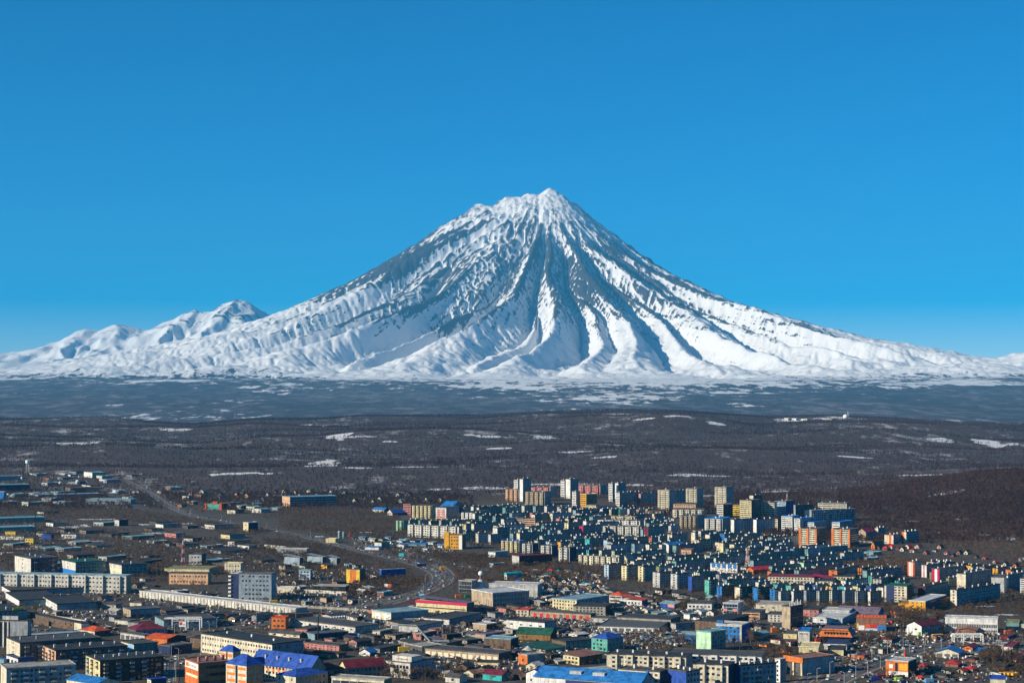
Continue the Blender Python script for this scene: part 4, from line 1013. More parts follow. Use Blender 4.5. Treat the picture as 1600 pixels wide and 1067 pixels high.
B('red roofed hut in front of the bright blue gabled shop', *HO, 1497, 1042, 20, 6, 5, 25, 'brick', roof='hip', rc='red', rh=4, wL='n', wR='n')
B('cream booth with bright blue flat roof in the bottom right corner', *SH, 1571, 1084, 24, 5, 23, 14, 'cream', rc='blue', wL='sparse', wR='n', st=2)
B('amber school block with dark navy side', *SC_, 1446, 955, 26, 32, 15, 30, 'amber', 'navy', wL='small', wR='small', st=3, rc='snowroof', lm='the amber school')
B('small amber annex left of the amber school', *SC_, 1422, 952, 18, 4, 9, 18, 'amber', wL='n', wR='n', rc='ochre')
B('brown and orange wing right of the amber school', *SC_, 1467, 948, 6, 17, 12, 45, 'amber', 'brick', wL='n', wR='n', rc='orange')

# -- far right rows with coloured gables
B('tall gable striped orange-red and white at the left end of the red-gable estate', *AP, 1429, 900, 11, 12, 22, 40, 'redorange', 'grey', wL='n', st=6, vents=2, rc='roofgrey', lm='the orange-striped gable')
B('white gable with one thin red stripe', *AP, 1448, 902, 8, 16, 19, 40, 'white', 'grey', wL='n', st=6, vents=2, rc='roofgrey')
B('crimson gable with broad white stripe', *AP, 1468, 913, 12, 27, 24, 40, 'crimson', 'grey', wL='n', st=7, vents=3, rc='roofgrey', lm='the crimson striped gable')
B('blank cream gable with a seam down its middle', *AP, 1509, 919, 14, 40, 22, 40, 'cream', 'steel', wL='n', st=7, vents=4, rc='roofgrey', lm='the blank cream gable')
B('broad grey stained gable near the right edge', *AP, 1569, 926, 20, 6, 24, 20, 'ltgrey', wL='n', wR='n', st=7, rc='roofgrey', lm='the stained grey gable')
B('narrow white gable just right of the stained grey gable', *AP, 1575, 921, 9, 24, 22, 40, 'white', 'steel', wL='n', st=7, vents=3, rc='roofgrey')
B('white balconied end at the right edge', *AP, 1604, 928, 10, 4, 24, 20, 'white', wL='band', wR='n', st=7, rc='roofgrey')
for o_, c_, a_, w_ in ((-5, 'white', .35, .3), (-3, 'crimson', .42, .16)): pass
def stripe(name_lm, col, spans):
    r = [x for x in COL.objects if x.get('label') and name_lm in x['label']][0]
    for (a_, w_) in spans: extra(r, 'stripe', wallmat(col, 'plain'), lambda q, Lr, Ll, H, R, k: q.box(-.06, 0, Ll * a_, Ll * (a_ + w_), 0, H - .3))
stripe('tall gable striped orange-red', 'white', ((.28, .12), (.48, .12), (.68, .12)))
stripe('one thin red stripe', 'crimson', ((.42, .22),))
stripe('crimson gable with broad', 'white', ((.30, .32),))
stripe('blank cream gable with a seam', 'tan', ((.48, .03),))
B('dark maroon tower block with white windows behind the amber school', *AP, 1446, 937, 12, 36, 20, 35, 'wine', 'dkteal', wL='pair', st=6, vents=3, rc='felt', lm='the dark maroon tower')
B('pale yellow gable with three pairs of windows', *AP, 1495, 947, 10, 68, 25, 45, 'cream', 'slate', wL='pair', st=5, vents=6, rc='felt', lm='the pale yellow gable')
o = B('cream balconied block with a navy panel at its left', *AP, 1417, 941, 35, 8, 25, 25, 'cream', 'brown', wL='pair', wR='n', st=6, rc='dkgreen', lm='the navy panel block')
extra(o, 'panel', wallmat('navy', 'plain'), lambda q, Lr, Ll, H, R, k: q.box(-.15, 0, Ll * .56, Ll * .92, 0, H))
B('plain grey square gable with four windows', *AP, 1377, 919, 13, 22, 14, 30, 'ltgrey', 'dkteal', wL='pair', st=4, vents=2, rc='felt', lm='the plain grey gable')
B('plain orange gable among dark teal blocks', *AP, 1308, 907, 13, 30, 16, 30, 'orange', 'dkteal', wL='mid', st=4, vents=3, rc='felt', lm='the plain orange gable')
B('little orange gable right of the plain orange gable', *AP, 1356, 903, 6, 26, 11, 40, 'orange', 'dkteal', wL='n', st=4, vents=3, rc='felt')
B('greenish white narrow gable tower', *AP, 1256, 894, 8, 62, 15, 50, 'mint', 'slate', wL='n', st=5, vents=6, rc='felt', lm='the greenish white gable')
B('cream low kindergarten with bright windows right of the crimson roofs', *SC_, 1335, 910, 34, 4, 9, 14, 'ltyellow', wL='grid', wR='n', st=2, rc='felt')
B('cream low house under crimson roof', *HO, 1300, 912, 30, 4, 8, 14, 'cream', roof='shed', rc='crimson', rh=4, wL='grid', wR='n', st=2, lm='the crimson roofs')
B('cream terrace with dark maroon caps at the left of the crimson roofs', *AP, 1272, 912, 72, 4, 10, 14, 'cream', wL='grid', wR='n', st=2, rc='maroon')
B('cream two-storey block just below the crimson roofs', *AP, 1301, 919, 22, 5, 11, 16, 'cream', wL='pair', wR='n', st=3, rc='felt')
B('orange-red long roof of a low hall with brown walls', *SHOP, 1177, 897, 10, 42, 7, 60, 'orange', 'brick', roof='gable', rc='red', rh=4, wL='n', wR='n', lm='the long red roof')
B('peach cube right of the long red roof', *HO, 1222, 886, 12, 4, 11, 20, 'peach', wL='small', wR='n', st=2, rc='brick')
o = B('stepped white terrace with bright blue mansard panels', *AP, 1152, 895, 42, 5, 13, 35, 'white', 'grey', wL='small', wR='n', st=3, rc='roofgrey', vents=5, lm='the blue mansard terrace')
for i in range(5): extra(o, 'mansard_panel', wallmat('brblue'), lambda q, Lr, Ll, H, R, k, i=i: q.box(-.5, .1, Ll * (.03 + .2 * i), Ll * (.03 + .2 * i) + Ll * .12, H * .55, H + .6))
B('white cube with one dark square window and blue roof behind', *SHOP, 1045, 863, 12, 24, 12, 45, 'white', 'bluegrey', roof='gable', rc='brblue', rh=3, wL='mid', wR='n', st=1, lm='the white cube with blue roof')
B('low pinkish shop right of the white cube', *SHOP, 1080, 867, 16, 4, 8, 18, 'peach', wL='grid', wR='n', st=1, rc='brick')
B('low cream strip shop right of the pinkish shop', *SHOP, 1108, 871, 14, 4, 5, 15, 'cream', wL='n', wR='n', rc='roofgrey')
B('house with white pitched roof and yellow front below the lit terrace', *HO, 980, 880, 9, 10, 7, 40, 'ltyellow', 'grey', roof='gable', rc='snowroof', rh=6, wL='pair', wR='n', st=2, lm='the white pitched roof')
o = B('long maroon framed hall with a blank pale end wall', *WH, 811, 884, 11, 52, 15, 62, 'ltgrey', 'wine', wL='n', wR='band', st=2, rc='maroon', lm='the maroon framed hall')

# -- lit staggered blocks in the middle of the estate
for (px, py, wl_, wr_, h_, cl_, cr_, lab) in ((832, 866, 16, 9, 16, 'offwhite', 'navy', 'leftmost of three staggered white blocks with navy sides'),
        (862, 872, 17, 10, 19, 'offwhite', 'navy', 'middle one of three staggered white blocks with navy sides'), (890, 877, 17, 11, 21, 'offwhite', 'navy', 'rightmost of three staggered white blocks with navy sides')):
    B(lab, *AP, px, py, wl_, wr_, h_, 30, cl_, cr_, wL='pair', wR='n', st=5, vents=2, bays=2, rc='roofgrey')
LAND.append(('the three staggered white blocks', 860, 872))
B('long lit white and peach terrace descending to the right', *AP, 967, 885, 63, 4, 14, 38, 'cream', 'grey', bays=7, wL='pair', wR='n', st=4, vents=7, rc='roofgrey', lm='the lit peach terrace')
o = B('pale yellow terrace with small blue roof caps and a maroon end', *AP, 811, 863, 28, 9, 17, 30, 'ltyellow', 'dkteal', bays=4, wL='pair', wR='n', st=5, vents=3, rc='blue', lm='the blue-capped terrace')
extra(o, 'maroon_end', wallmat('maroon', 'plain'), lambda q, Lr, Ll, H, R, k: q.box(-.2, 0, Ll * .84, Ll, 0, H))
B('pinkish white terrace with dark arched tops, front of three', *AP, 1002, 837, 60, 5, 14, 20, 'offwhite', 'grey', bays=5, wL='pair', wR='n', st=5, rc='felt', vents=4, lm='the arched terraces')
B('white terrace with dark arched tops, middle of three', *AP, 1000, 827, 66, 5, 13, 20, 'white', 'grey', bays=5, wL='pair', wR='n', st=4, rc='felt', vents=4)
B('yellowish terrace with gold caps, rearmost of three', *AP, 992, 819, 67, 4, 11, 20, 'cream', 'grey', bays=5, wL='pair', wR='n', st=3, rc='ochre', vents=4)
B('tan low block left of the blue-capped terrace, two tiers', *AP, 817, 822, 22, 3, 12, 18, 'tan', 'brown', wL='band', wR='n', st=4, rc='roofgrey')
B('tan block with maroon and blue tops right of the two-tier tan block', *AP, 836, 825, 18, 3, 14, 18, 'peach', 'brown', wL='band', wR='n', st=4, rc='roofgrey')
B('crimson narrow gable in the estate centre', *AP, 911, 839, 6, 30, 17, 45, 'crimson', 'slate', wL='n', st=5, vents=3, rc='felt', lm='the crimson narrow gable')
B('yellow narrow gable just left of the crimson narrow gable', *AP, 888, 837, 6, 16, 20, 45, 'ltyellow', 'dkteal', wL='mid', st=6, vents=2, rc='felt')
B('maroon narrow gable right of the arched terraces', *AP, 1013, 841, 7, 26, 17, 45, 'maroon', 'slate', wL='mid', st=5, vents=3, rc='felt')
B('turquoise square gable among dark teal blocks', *AP, 921, 855, 7, 24, 13, 45, 'turq', 'dkteal', wL='n', st=4, vents=3, rc='felt', lm='the turquoise gable')
B('pale grey square gable right of the turquoise gable', *AP, 949, 856, 6, 26, 12, 45, 'ltblue', 'dkteal', wL='n', st=4, vents=3, rc='felt')
B('white and orange narrow gable left of the white cube', *AP, 1050, 848, 7, 24, 13, 45, 'cream', 'slate', wL='mid', st=5, vents=3, rc='felt')

# -- left middle of the estate
B('amber office block with white edge strip and stepped top', *OF, 722, 858, 28, 6, 22, 14, 'amber', 'brown', wL='pair', wR='n', st=4, rc='ochre', lm='the amber office')
o = [x for x in COL.objects if x.get('label', '').startswith('amber office')][0]
extra(o, 'edge_strip', wallmat('white', 'plain'), lambda q, Lr, Ll, H, R, k: q.box(-.15, 0, 0, Ll * .17, 0, H))
extra(o, 'stair_tower', wallmat('amber'), lambda q, Lr, Ll, H, R, k: q.box(-.6, 6, Ll * .72, Ll, 0, H + 3.6))
B('pink banded block at the left end of the estate', *AP, 642, 805, 12, 5, 17, 22, 'rose', 'brown', wL='band', wR='n', st=6, rc='felt', lm='the pink banded block')
B('pale yellow block with rounded bays right of the pink banded block', *AP, 675, 810, 31, 9, 19, 22, 'ltyellow', 'dkteal', bays=5, wL='grid', wR='grid', st=6, rc='roofgrey', lm='the pale yellow bays block')
o = B('white block with peach panels and grey side', *AP, 697, 811, 16, 20, 17, 38, 'white', 'grey', wL='grid', wR='grid', st=6, rc='roofgrey', lm='the peach panel block')
extra(o, 'panel', wallmat('rose', 'plain'), lambda q, Lr, Ll, H, R, k: (q.box(-.05, 0, Ll * .12, Ll * .42, 0, H * .85), q.box(-.05, 0, Ll * .56, Ll * .86, 0, H * .85)), 'stuff')
B('block under a broad bright blue faceted roof', *AP, 706, 802, 18, 18, 10, 30, 'cream', 'dkteal', roof='gable', rc='brblue', rh=8, ridge='y', wL='grid', wR='n', st=3, lm='the bright blue faceted roof')
B('low building with blue gables left of the pink banded block', *HO, 613, 806, 8, 26, 4, 55, 'cream', 'navy', roof='gable', rc='blue', rh=5, wL='n', wR='n')
B('flat low house with light blue roof left of the blue gables', *HO, 600, 801, 18, 8, 4, 35, 'cream', 'navy', roof='gable', rc='brblue', rh=3, wL='n', wR='n')
B('white block with dark balconies right of the peach panel block', *AP, 740, 813, 19, 26, 11, 25, 'white', 'dkteal', bays=3, wL='grid', st=4, rc='felt')
B('long lit white terrace with pointed dark bay caps', *AP, 717, 842, 80, 6, 19, 30, 'offwhite', 'grey', bays=6, wL='pair', wR='n', st=5, vents=6, rc='felt', lm='the long lit terrace')
B('greenish white block at the left end of the long lit terrace', *AP, 630, 829, 11, 8, 15, 30, 'mint', 'dkteal', bays=2, wL='pair', wR='n', st=5, rc='felt')
B('pale cream tower at the right end of the long lit terrace', *AP, 728, 840, 10, 8, 21, 35, 'ltyellow', 'slate', wL='pair', wR='grid', st=6, rc='felt')
B('narrow white gable right of the amber office', *AP, 777, 843, 7, 20, 18, 48, 'offwhite', 'dkteal', wL='n', st=5, vents=2, rc='felt')
B('long slate-blue factory with peach-white end, alone before the hills', *WH, 453, 792, 12, 73, 15, 63, 'peach', 'steel', wL='sparse', wR='band', st=4, rc='slate', lm='the long slate-blue factory')
o = B('green fronted supermarket box with orange-red corner towers', *SHOP, 345, 797, 24, 10, 9, 14, 'teal', 'wine', wL='n', wR='n', rc='brick', lm='the green supermarket box')
for y_, hh in ((1.0, 1.0), (.0, 1.0)): extra(o, 'corner_tower', wallmat('redorange'), lambda q, Lr, Ll, H, R, k, y_=y_: q.box(-1.2, 8, y_ * Ll - 2, y_ * Ll + 2, 0, H + .5))
extra(o, 'roof_tower', wallmat('redorange'), lambda q, Lr, Ll, H, R, k: q.box(4, 12, Ll * .3, Ll * .6, H, H + 3.5))
B('yellow gabled end of a navy sided hall', *WH, 388, 831, 8, 15, 14, 40, 'ltyellow', 'navy', wL='mid', wR='n', st=2, rc='ltgrey', lm='the yellow ended hall')
o = B('yellow tower block with an orange middle panel', *OF, 562, 911, 21, 9, 21, 25, 'yellow', 'brown', wL='n', wR='n', rc='roofgrey', lm='the yellow and orange tower')
extra(o, 'panel', wallmat('orange'), lambda q, Lr, Ll, H, R, k: q.box(-.1, 0, Ll * .28, Ll * .72, 0, H))
extra(o, 'roof_rail', wallmat('white', 'plain'), lambda q, Lr, Ll, H, R, k: q.box(1, Lr - 1, Ll * .5, Ll * .56, H + .3, H + 2))
B('royal-blue long hall in the shade beside the motorway curve', *WH, 596, 903, 3, 38, 13, 62, 'blue', 'blue', wL='n', wR='small', st=2, rc='slate', lm='the royal-blue hall')
o = B('grey-blue slab office with small windows and a dark balconied stair strip', *OF, 424, 939, 51, 7, 42, 10, 'steel', 'slate', wL='pair', wR='n', st=6, rc='dkgrey', lm='the grey slab office')
o = B('dark glazed stair tower with white balconies at the left of the grey slab office', *OF, 373, 936, 12, 2, 40, 10, 'navy', wL='n', wR='n', rc='ltgrey', dep=14)
for i in range(6): extra(o, 'balcony', wallmat('white', 'plain'), lambda q, Lr, Ll, H, R, k, i=i: q.box(-1.4, .1, Ll - .2, Ll + 2.4, H * (.12 + .15 * i), H * (.12 + .15 * i) + 1.3))
B('pink two-storey school with dark window rows', *SC_, 325, 913, 61, 5, 17, 8, 'peach', 'tan', wL='grid', wR='n', st=2, rc='roofgrey', lm='the pink school')
B('olive roofed hall with yellow eave strips behind the pink school', *WH, 327, 898, 70, 12, 9, 8, 'ltyellow', 'dkteal', wL='n', wR='n', rc='olive')
B('grey two-storey house with eight windows behind the pink school', *HO, 315, 882, 20, 7, 16, 8, 'ltgrey', 'dkgrey', wL='pair', wR='n', st=2, rc='roofgrey', lm='the grey windowed house')
B('white and yellow small block with a lettered parapet left of the grey slab office', *OF, 376, 895, 25, 4, 15, 10, 'cream', wL='grid', wR='n', st=2, rc='ltyellow')
B('pale pink gable with rose stripe and plum balconied side', *AP, 48, 899, 25, 42, 26, 55, 'offwhite', 'plum', wL='mid', wR='grid', bal='R', st=4, vents=3, rc='roofgrey', lm='the rose-striped gable')
o = B('white gable with a blue band and dark teal side', *AP, 118, 901, 24, 44, 22, 55, 'offwhite', 'dkteal', wL='mid', wR='grid', st=4, rc='dkgreen', vents=2, lm='the blue-banded gable')
extra(o, 'band', wallmat('brblue', 'plain'), lambda q, Lr, Ll, H, R, k: q.box(-.1, 0, 0, Ll, H * .12, H * .45))
o = B('white gable with a faded yellow band and dark side', *AP, 190, 902, 24, 40, 19, 55, 'offwhite', 'dkteal', wL='mid', wR='grid', st=4, rc='felt', vents=2, lm='the yellow-banded gable')
extra(o, 'band', wallmat('ltyellow', 'plain'), lambda q, Lr, Ll, H, R, k: q.box(-.1, 0, 0, Ll, H * .42, H * .66))
B('very long white panel block with balconies spanning the left edge', *AP, 197, 927, 240, 8, 27, 11, 'offwhite', 'tan', bays=9, wL='pair', wR='n', bal='', st=4, rc='slate', lm='the long left panel block')
B('dark brown fenced shed in front of the long left panel block', *SH, 56, 921, 44, 4, 7, 12, 'black', 'black', wL='n', wR='n', rc='tan')
B('very long slate shed with white end at the left edge, first of three', *SH, 16, 931, 17, 126, 8, 66, 'white', 'slate', wL='n', wR='n', rc='felt', lm='the first long slate shed')
B('long slate shed with bright white end, second of three', *SH, 30, 947, 21, 62, 9, 66, 'white', 'slate', wL='n', wR='n', rc='felt')
B('long slate shed with white windowed end, third of three', *SH, 89, 955, 22, 62, 11, 66, 'white', 'slate', wL='sparse', wR='n', rc='felt', lm='the third long slate shed')
B('low white row with small dark windows right of the third long slate shed', *SH, 181, 951, 31, 10, 6, 15, 'cream', 'slate', wL='pair', wR='n', st=1, rc='roofgrey')
B('white block with a rusty corner right of the low white row', *SH, 221, 949, 18, 5, 7, 20, 'cream', wL='n', wR='n', rc='roofgrey')
B('concrete walled yard shed above the long white garage row', *SH, 266, 929, 40, 6, 8, 12, 'concrete', wL='n', wR='n', rc='felt')
B('tan fronted shed with dark blue side left of the grey slab office', *SH, 277, 932, 9, 18, 8, 50, 'tan', 'navy', wL='n', wR='n', rc='ltgrey')
B('amber walled kiosk hall at the far left', *SHOP, 24, 838, 16, 3, 7, 14, 'yellow', wL='small', wR='n', st=1, rc='ochre', lm='the amber kiosk hall')
B('yellow cube with two square windows right of the amber kiosk hall', *HO, 52, 851, 13, 4, 10, 15, 'yellow', wL='pair', wR='n', st=2, rc='roofgrey')
B('white strip store under the amber kiosk hall', *SH, 37, 843, 40, 4, 5, 12, 'white', wL='small', wR='n', st=1, rc='roofgrey')
B('navy box hall right of the yellow cube', *WH, 80, 844, 15, 4, 8, 15, 'blue', 'black', wL='n', wR='n', rc='navy')
B('white windowed low block right of the navy box hall', *SH, 119, 841, 23, 5, 6, 12, 'white', wL='pair', wR='n', st=1, rc='roofgrey')
B('light blue two-storey house right of the grey slab office', *HO, 485, 906, 18, 3, 15, 10, 'ltblue', 'grey', wL='pair', wR='n', st=3, rc='dkteal', lm='the light blue house')
B('white framed pavilion with yellow middle bays', *SHOP, 460, 926, 27, 4, 8, 10, 'white', wL='doors', wR='n', st=1, rc='offwhite', door='ltyellow')
B('long dark unfinished pavilion with pale roof slabs', *SHOP, 540, 926, 50, 6, 10, 12, 'black', wL='band', wR='n', st=2, rc='concrete')
B('long flat grey canopy shed beside the upper road', *SH, 479, 864, 47, 4, 6, 8, 'grey', wL='n', wR='n', rc='ltgrey', lm='the grey canopy shed')
B('long white wall shed running down to the grey canopy shed', *SH, 445, 858, 32, 4, 4, 45, 'cream', wL='n', wR='n', rc='ltgrey')
B('yellow filling station shop beside the upper road', *SHOP, 524, 848, 15, 4, 6, 12, 'ltyellow', wL='n', wR='n', rc='ltyellow', lm='the filling station')
B('white fronted dark green hall right of the filling station', *WH, 596, 857, 11, 13, 9, 42, 'offwhite', 'dkteal', wL='n', wR='n', rc='dkgreen', lm='the dark green hall')
B('low bright blue roofed stalls in front of the dark green hall', *SHOP, 592, 859, 22, 5, 4, 14, 'white', rc='brblue', wL='n', wR='n')
B('long low bright blue roof left of the amber office', *SH, 665, 853, 28, 4, 3, 10, 'slate', rc='brblue', wL='n', wR='n')
B('white twin-fronted store right of the motorway curve', *SH, 774, 871, 11, 20, 8, 40, 'white', 'bluegrey', wL='mid', wR='n', rc='slate', st=1, lm='the twin-fronted store')
B('low blue shed below the twin-fronted store', *SH, 771, 886, 6, 18, 5, 50, 'ltblue', 'navy', wL='n', wR='n', rc='slate')
B('turquoise vaulted shed left of the pale-roofed office', *SH, 792, 905, 4, 24, 7, 55, 'cream', 'turq', roof='vault', rc='turq', rh=4, wL='n', wR='n')
for (px, py, wl_, wr_, h_) in ((468, 884, 24, 6, 13), (504, 882, 24, 6, 12), (526, 882, 14, 6, 10)):
    B(None, *SH, px, py, wl_, wr_, h_, 28, 'bluegrey', 'dkgrey', roof='shed', rc='grey', rh=4, wL='n', wR='n', desc='grey lean-to greenhouse shed beside the light blue house')

# -- high-rises at the back
T = dict(rc='roofgrey')
B('white narrow tower, left one of the first pair', *AP, 809, 783, 6, 5, 33, 40, 'white', 'steel', wL='band', st=11, vents=1, lm='the first white towers', **T)
B('slate-blue tower with white edge, right one of the first pair', *AP, 817, 784, 5, 13, 35, 40, 'white', 'steel', wL='n', st=11, vents=2, **T)
B('white narrow tower, left one of the second pair', *AP, 882, 778, 6, 4, 27, 40, 'white', 'steel', wL='band', st=10, vents=1, lm='the second white towers', **T)
B('slate-blue tower with white edges, right one of the second pair', *AP, 891, 779, 7, 13, 30, 45, 'white', 'steel', wL='n', st=10, vents=2, **T)
B('white narrow tower, left one of the third pair', *AP, 957, 784, 6, 4, 28, 40, 'white', 'steel', wL='band', st=10, vents=1, lm='the third white towers', **T)
B('slate-blue tower with white edges, right one of the third pair', *AP, 966, 783, 7, 12, 28, 45, 'white', 'steel', wL='n', st=10, vents=2, **T)
B('white tower with dark balconies left of the amber and olive block', *AP, 900, 792, 6, 6, 24, 42, 'white', 'steel', wL='band', st=9, vents=1, **T)
B('lower white tower in front of the third pair', *AP, 968, 792, 6, 12, 22, 42, 'white', 'grey', wL='band', st=8, vents=2, **T)
B('amber and olive block with white balcony bands', *AP, 916, 794, 9, 17, 21, 42, 'amber', 'olive', wL='band', st=7, vents=1, lm='the amber and olive block', rc='ltyellow')
B('low yellow block at the foot of the amber and olive block', *AP, 931, 797, 16, 5, 7, 25, 'ltyellow', wL='grid', wR='n', st=2, **T)
B('white and pink block with roof turrets behind the beige blocks', *AP, 860, 777, 30, 10, 15, 24, 'rose', 'slate', bays=3, wL='grid', wR='n', st=5, vents=3, **T)
B('pink and white block right of the second white towers', *AP, 938, 773, 34, 10, 14, 24, 'rose', 'slate', bays=3, wL='grid', wR='n', st=5, vents=3, **T)
B('beige block in front of the first white towers', *AP, 810, 783, 20, 5, 18, 24, 'peach', 'slate', bays=3, wL='grid', wR='n', st=6, vents=1, **T)
B('beige and grey block right of the first white towers', *AP, 851, 789, 30, 10, 20, 24, 'tan', 'slate', bays=4, wL='grid', st=6, vents=2, **T)
B('long slate slab behind the yellow towers, left', *AP, 979, 791, 3, 24, 21, 62, 'white', 'slate', wL='n', st=7, vents=4, **T)
B('long slate slab behind the yellow towers, middle', *AP, 1001, 791, 3, 23, 19, 62, 'rose', 'slate', wL='n', st=7, vents=3, **T)
B('slate slab between the first and second yellow towers', *AP, 1054, 790, 3, 18, 23, 60, 'white', 'slate', wL='n', st=7, vents=3, **T)
for (px, py, wl_, wr_, h_, lab) in ((1046, 799, 18, 9, 33, 'yellow brick tower with rounded balconies, left of three'), (1089, 794, 17, 10, 30, 'yellow brick tower with rounded balconies, middle of three'), (1135, 797, 18, 11, 35, 'yellow brick tower with rounded balconies, right of three')):
    o = B(lab, *AP, px, py, wl_, wr_, h_, 34, 'cream', 'slate', wL='n', wR='grid', st=10, vents=1, **T)
    def bb(q, Lr, Ll, H, R, k):
        for i in range(10):
            for (s_, w_) in ((.02, .2), (.32, .36), (.78, .2)):
                q.box(-1.5, 0, Ll * s_, Ll * (s_ + w_), H * i / 10 + .5, H * i / 10 + 1.7, bottom=True)
    extra(o, 'balcony', wallmat('cream'), bb, 'stuff')
    extra(o, 'window', glassmat(0), lambda q, Lr, Ll, H, R, k: [q.box(-.1, 0, Ll * .03, Ll * .97, H * i / 10 + 1.75, H * i / 10 + 2.6) for i in range(10)], 'stuff')
LAND.append(('the yellow brick towers', 1085, 797))
B('cream long block with brown arched bays, upper tier', *AP, 1087, 804, 35, 5, 16, 12, 'peach', 'slate', bays=0, wL='pair', wR='n', st=4, **T)
B('cream long block with pale bays, lower tier', *AP, 1099, 811, 48, 5, 14, 12, 'cream', 'slate', bays=5, wL='pair', wR='n', st=4, lm='the cream two-tier block', **T)
B('tan block with three ribbed bays below the cream two-tier block', *AP, 1089, 826, 27, 12, 19, 22, 'tan', 'slate', bays=4, wL='grid', st=6, vents=3, **T)
B('beige block with white edges and three bays', *AP, 1129, 831, 28, 12, 20, 22, 'offwhite', 'slate', bays=3, wL='grid', st=6, vents=2, rc='brblue', lm='the beige bays block')
for (px, wl_, wr_, lab) in ((1147, 5, 31, 'slate block with a white gable edge and blue stripes, left of two'), (1182, 5, 29, 'slate block with a white gable edge and blue stripes, right of two')):
    o = B(lab, *AP, px, 832, wl_, wr_, 20, 55, 'white', 'slate', wL='n', wR='grid', st=6, vents=3, rc='navy')
    extra(o, 'stripe', wallmat('brblue', 'plain'), lambda q, Lr, Ll, H, R, k: [q.box(Lr * (.12 + .13 * i), Lr * (.12 + .13 * i) + 1.0, -.07, 0, 0, H - 2) for i in range(6)], 'stuff')
LAND.append(('the blue-striped slate blocks', 1170, 832))
B('narrow cream tower end right of the blue-striped slate blocks', *AP, 1215, 829, 5, 12, 18, 45, 'cream', 'dkgrey', wL='band', st=6, **T)
B('tall cream yellow tower with grey side', *AP, 1174, 814, 18, 15, 31, 36, 'ltyellow', 'dkgrey', wL='band', st=10, vents=2, lm='the tall cream tower', **T)
B('brown slab rising behind the tall cream tower', *AP, 1177, 797, 6, 14, 22, 40, 'cream', 'brown', wL='n', wR='n', st=7, vents=1, **T)
B('yellow stepped block left of the tall cream tower', *AP, 1158, 806, 18, 4, 16, 20, 'yellow', wL='band', wR='n', st=5, **T)
B('white and rose banded block left of the yellow stepped block', *AP, 1130, 809, 10, 15, 20, 38, 'offwhite', 'black', wL='band', st=6, rc='brick')
B('cream tower with red balconies right of the tall cream tower', *AP, 1210, 812, 22, 4, 26, 20, 'cream', wL='band', wR='n', st=8, vents=1, rc='roofgrey')
B('light blue and cream tower with blue side', *AP, 1228, 810, 18, 14, 26, 35, 'ltblue', 'blue', wL='band', wR='grid', st=8, vents=2, lm='the light blue tower', **T)
o = B('grey slab with one cream panel right of the light blue tower', *AP, 1243, 816, 3, 28, 27, 60, 'grey', 'dkgrey', wL='n', wR='grid', st=9, vents=2, **T)
extra(o, 'panel', wallmat('cream', 'plain'), lambda q, Lr, Ll, H, R, k: q.box(Lr * .5, Lr * .82, -.12, 0, H * .25, H * .68))
B('cream block with red loggias rising behind the long slate slab', *AP, 1323, 815, 45, 14, 28, 18, 'cream', 'slate', wL='band', wR='n', st=9, vents=4, **T)
B('long dark slate slab with grey edges', *AP, 1268, 833, 3, 68, 36, 62, 'grey', 'slate', wL='n', wR='grid', bal='R', st=11, vents=5, lm='the long slate slab', rc='ltgrey')
B('white balconied tower left of the first peach block', *AP, 1238, 832, 17, 10, 25, 32, 'white', 'slate', wL='band', st=8, vents=2, rc='brblue')
B('narrow white tower with light blue side', *AP, 1250, 836, 9, 20, 25, 38, 'white', 'ltblue', wL='band', st=8, vents=2, rc='brblue')
B('white and blue block behind the first peach block', *AP, 1272, 836, 14, 18, 19, 35, 'white', 'steel', wL='band', st=6, rc='brblue')
B('white and blue block with amber roof box behind the second peach block', *AP, 1312, 838, 12, 20, 22, 35, 'white', 'steel', wL='band', st=6, rc='brblue')
for (px, py, wl_, wr_, lab) in ((1277, 854, 29, 14, 'peach and orange block, left of two alike'), (1329, 855, 30, 13, 'peach and orange block, right of two alike')):
    o = B(lab, *AP, px, py, wl_, wr_, 27, 30, 'cream', 'dkgrey', wL='band', wR='band', st=8, vents=2, **T)
    extra(o, 'orange_bay', wallmat('orange'), lambda q, Lr, Ll, H, R, k: (q.box(-1, 0, Ll * .02, Ll * .10, 0, H + 1), q.box(-1, 0, Ll * .46, Ll * .56, 0, H + 1), q.box(-.6, 0, Ll * .86, Ll * .99, 0, H + 1.5)), 'stuff')
LAND.append(('the peach and orange blocks', 1300, 855))
B('block with crimson pitched roof and tan gable', *AP, 1353, 843, 13, 14, 12, 40, 'tan', 'slate', roof='gable', rc='crimson', rh=5, wL='n', st=4, lm='the crimson pitched roof')
B('cream ended slate block right of the crimson pitched roof', *AP, 1372, 841, 5, 12, 16, 45, 'cream', 'slate', wL='n', st=5, vents=3, **T)
o = B('cream and orange ended slate block, left of two at the estate edge', *AP, 1396, 850, 14, 14, 14, 40, 'cream', 'slate', wL='n', st=5, vents=3, **T)
extra(o, 'stripe', wallmat('redorange', 'plain'), lambda q, Lr, Ll, H, R, k: q.box(-.08, 0, Ll * .25, Ll * .5, 0, H))
o = B('cream and orange ended slate block, right of two at the estate edge', *AP, 1416, 849, 7, 20, 18, 45, 'cream', 'slate', wL='n', st=5, vents=4, **T)
extra(o, 'stripe', wallmat('redorange', 'plain'), lambda q, Lr, Ll, H, R, k: q.box(-.08, 0, Ll * .55, Ll, 0, H))
B('orange walled cottage with dark green roof', *HO, 1367, 858, 6, 14, 6, 50, 'orange', 'dkgrey', roof='gable', rc='dkgreen', rh=6, wL='mid', wR='n', st=2, lm='the green roofed cottage')

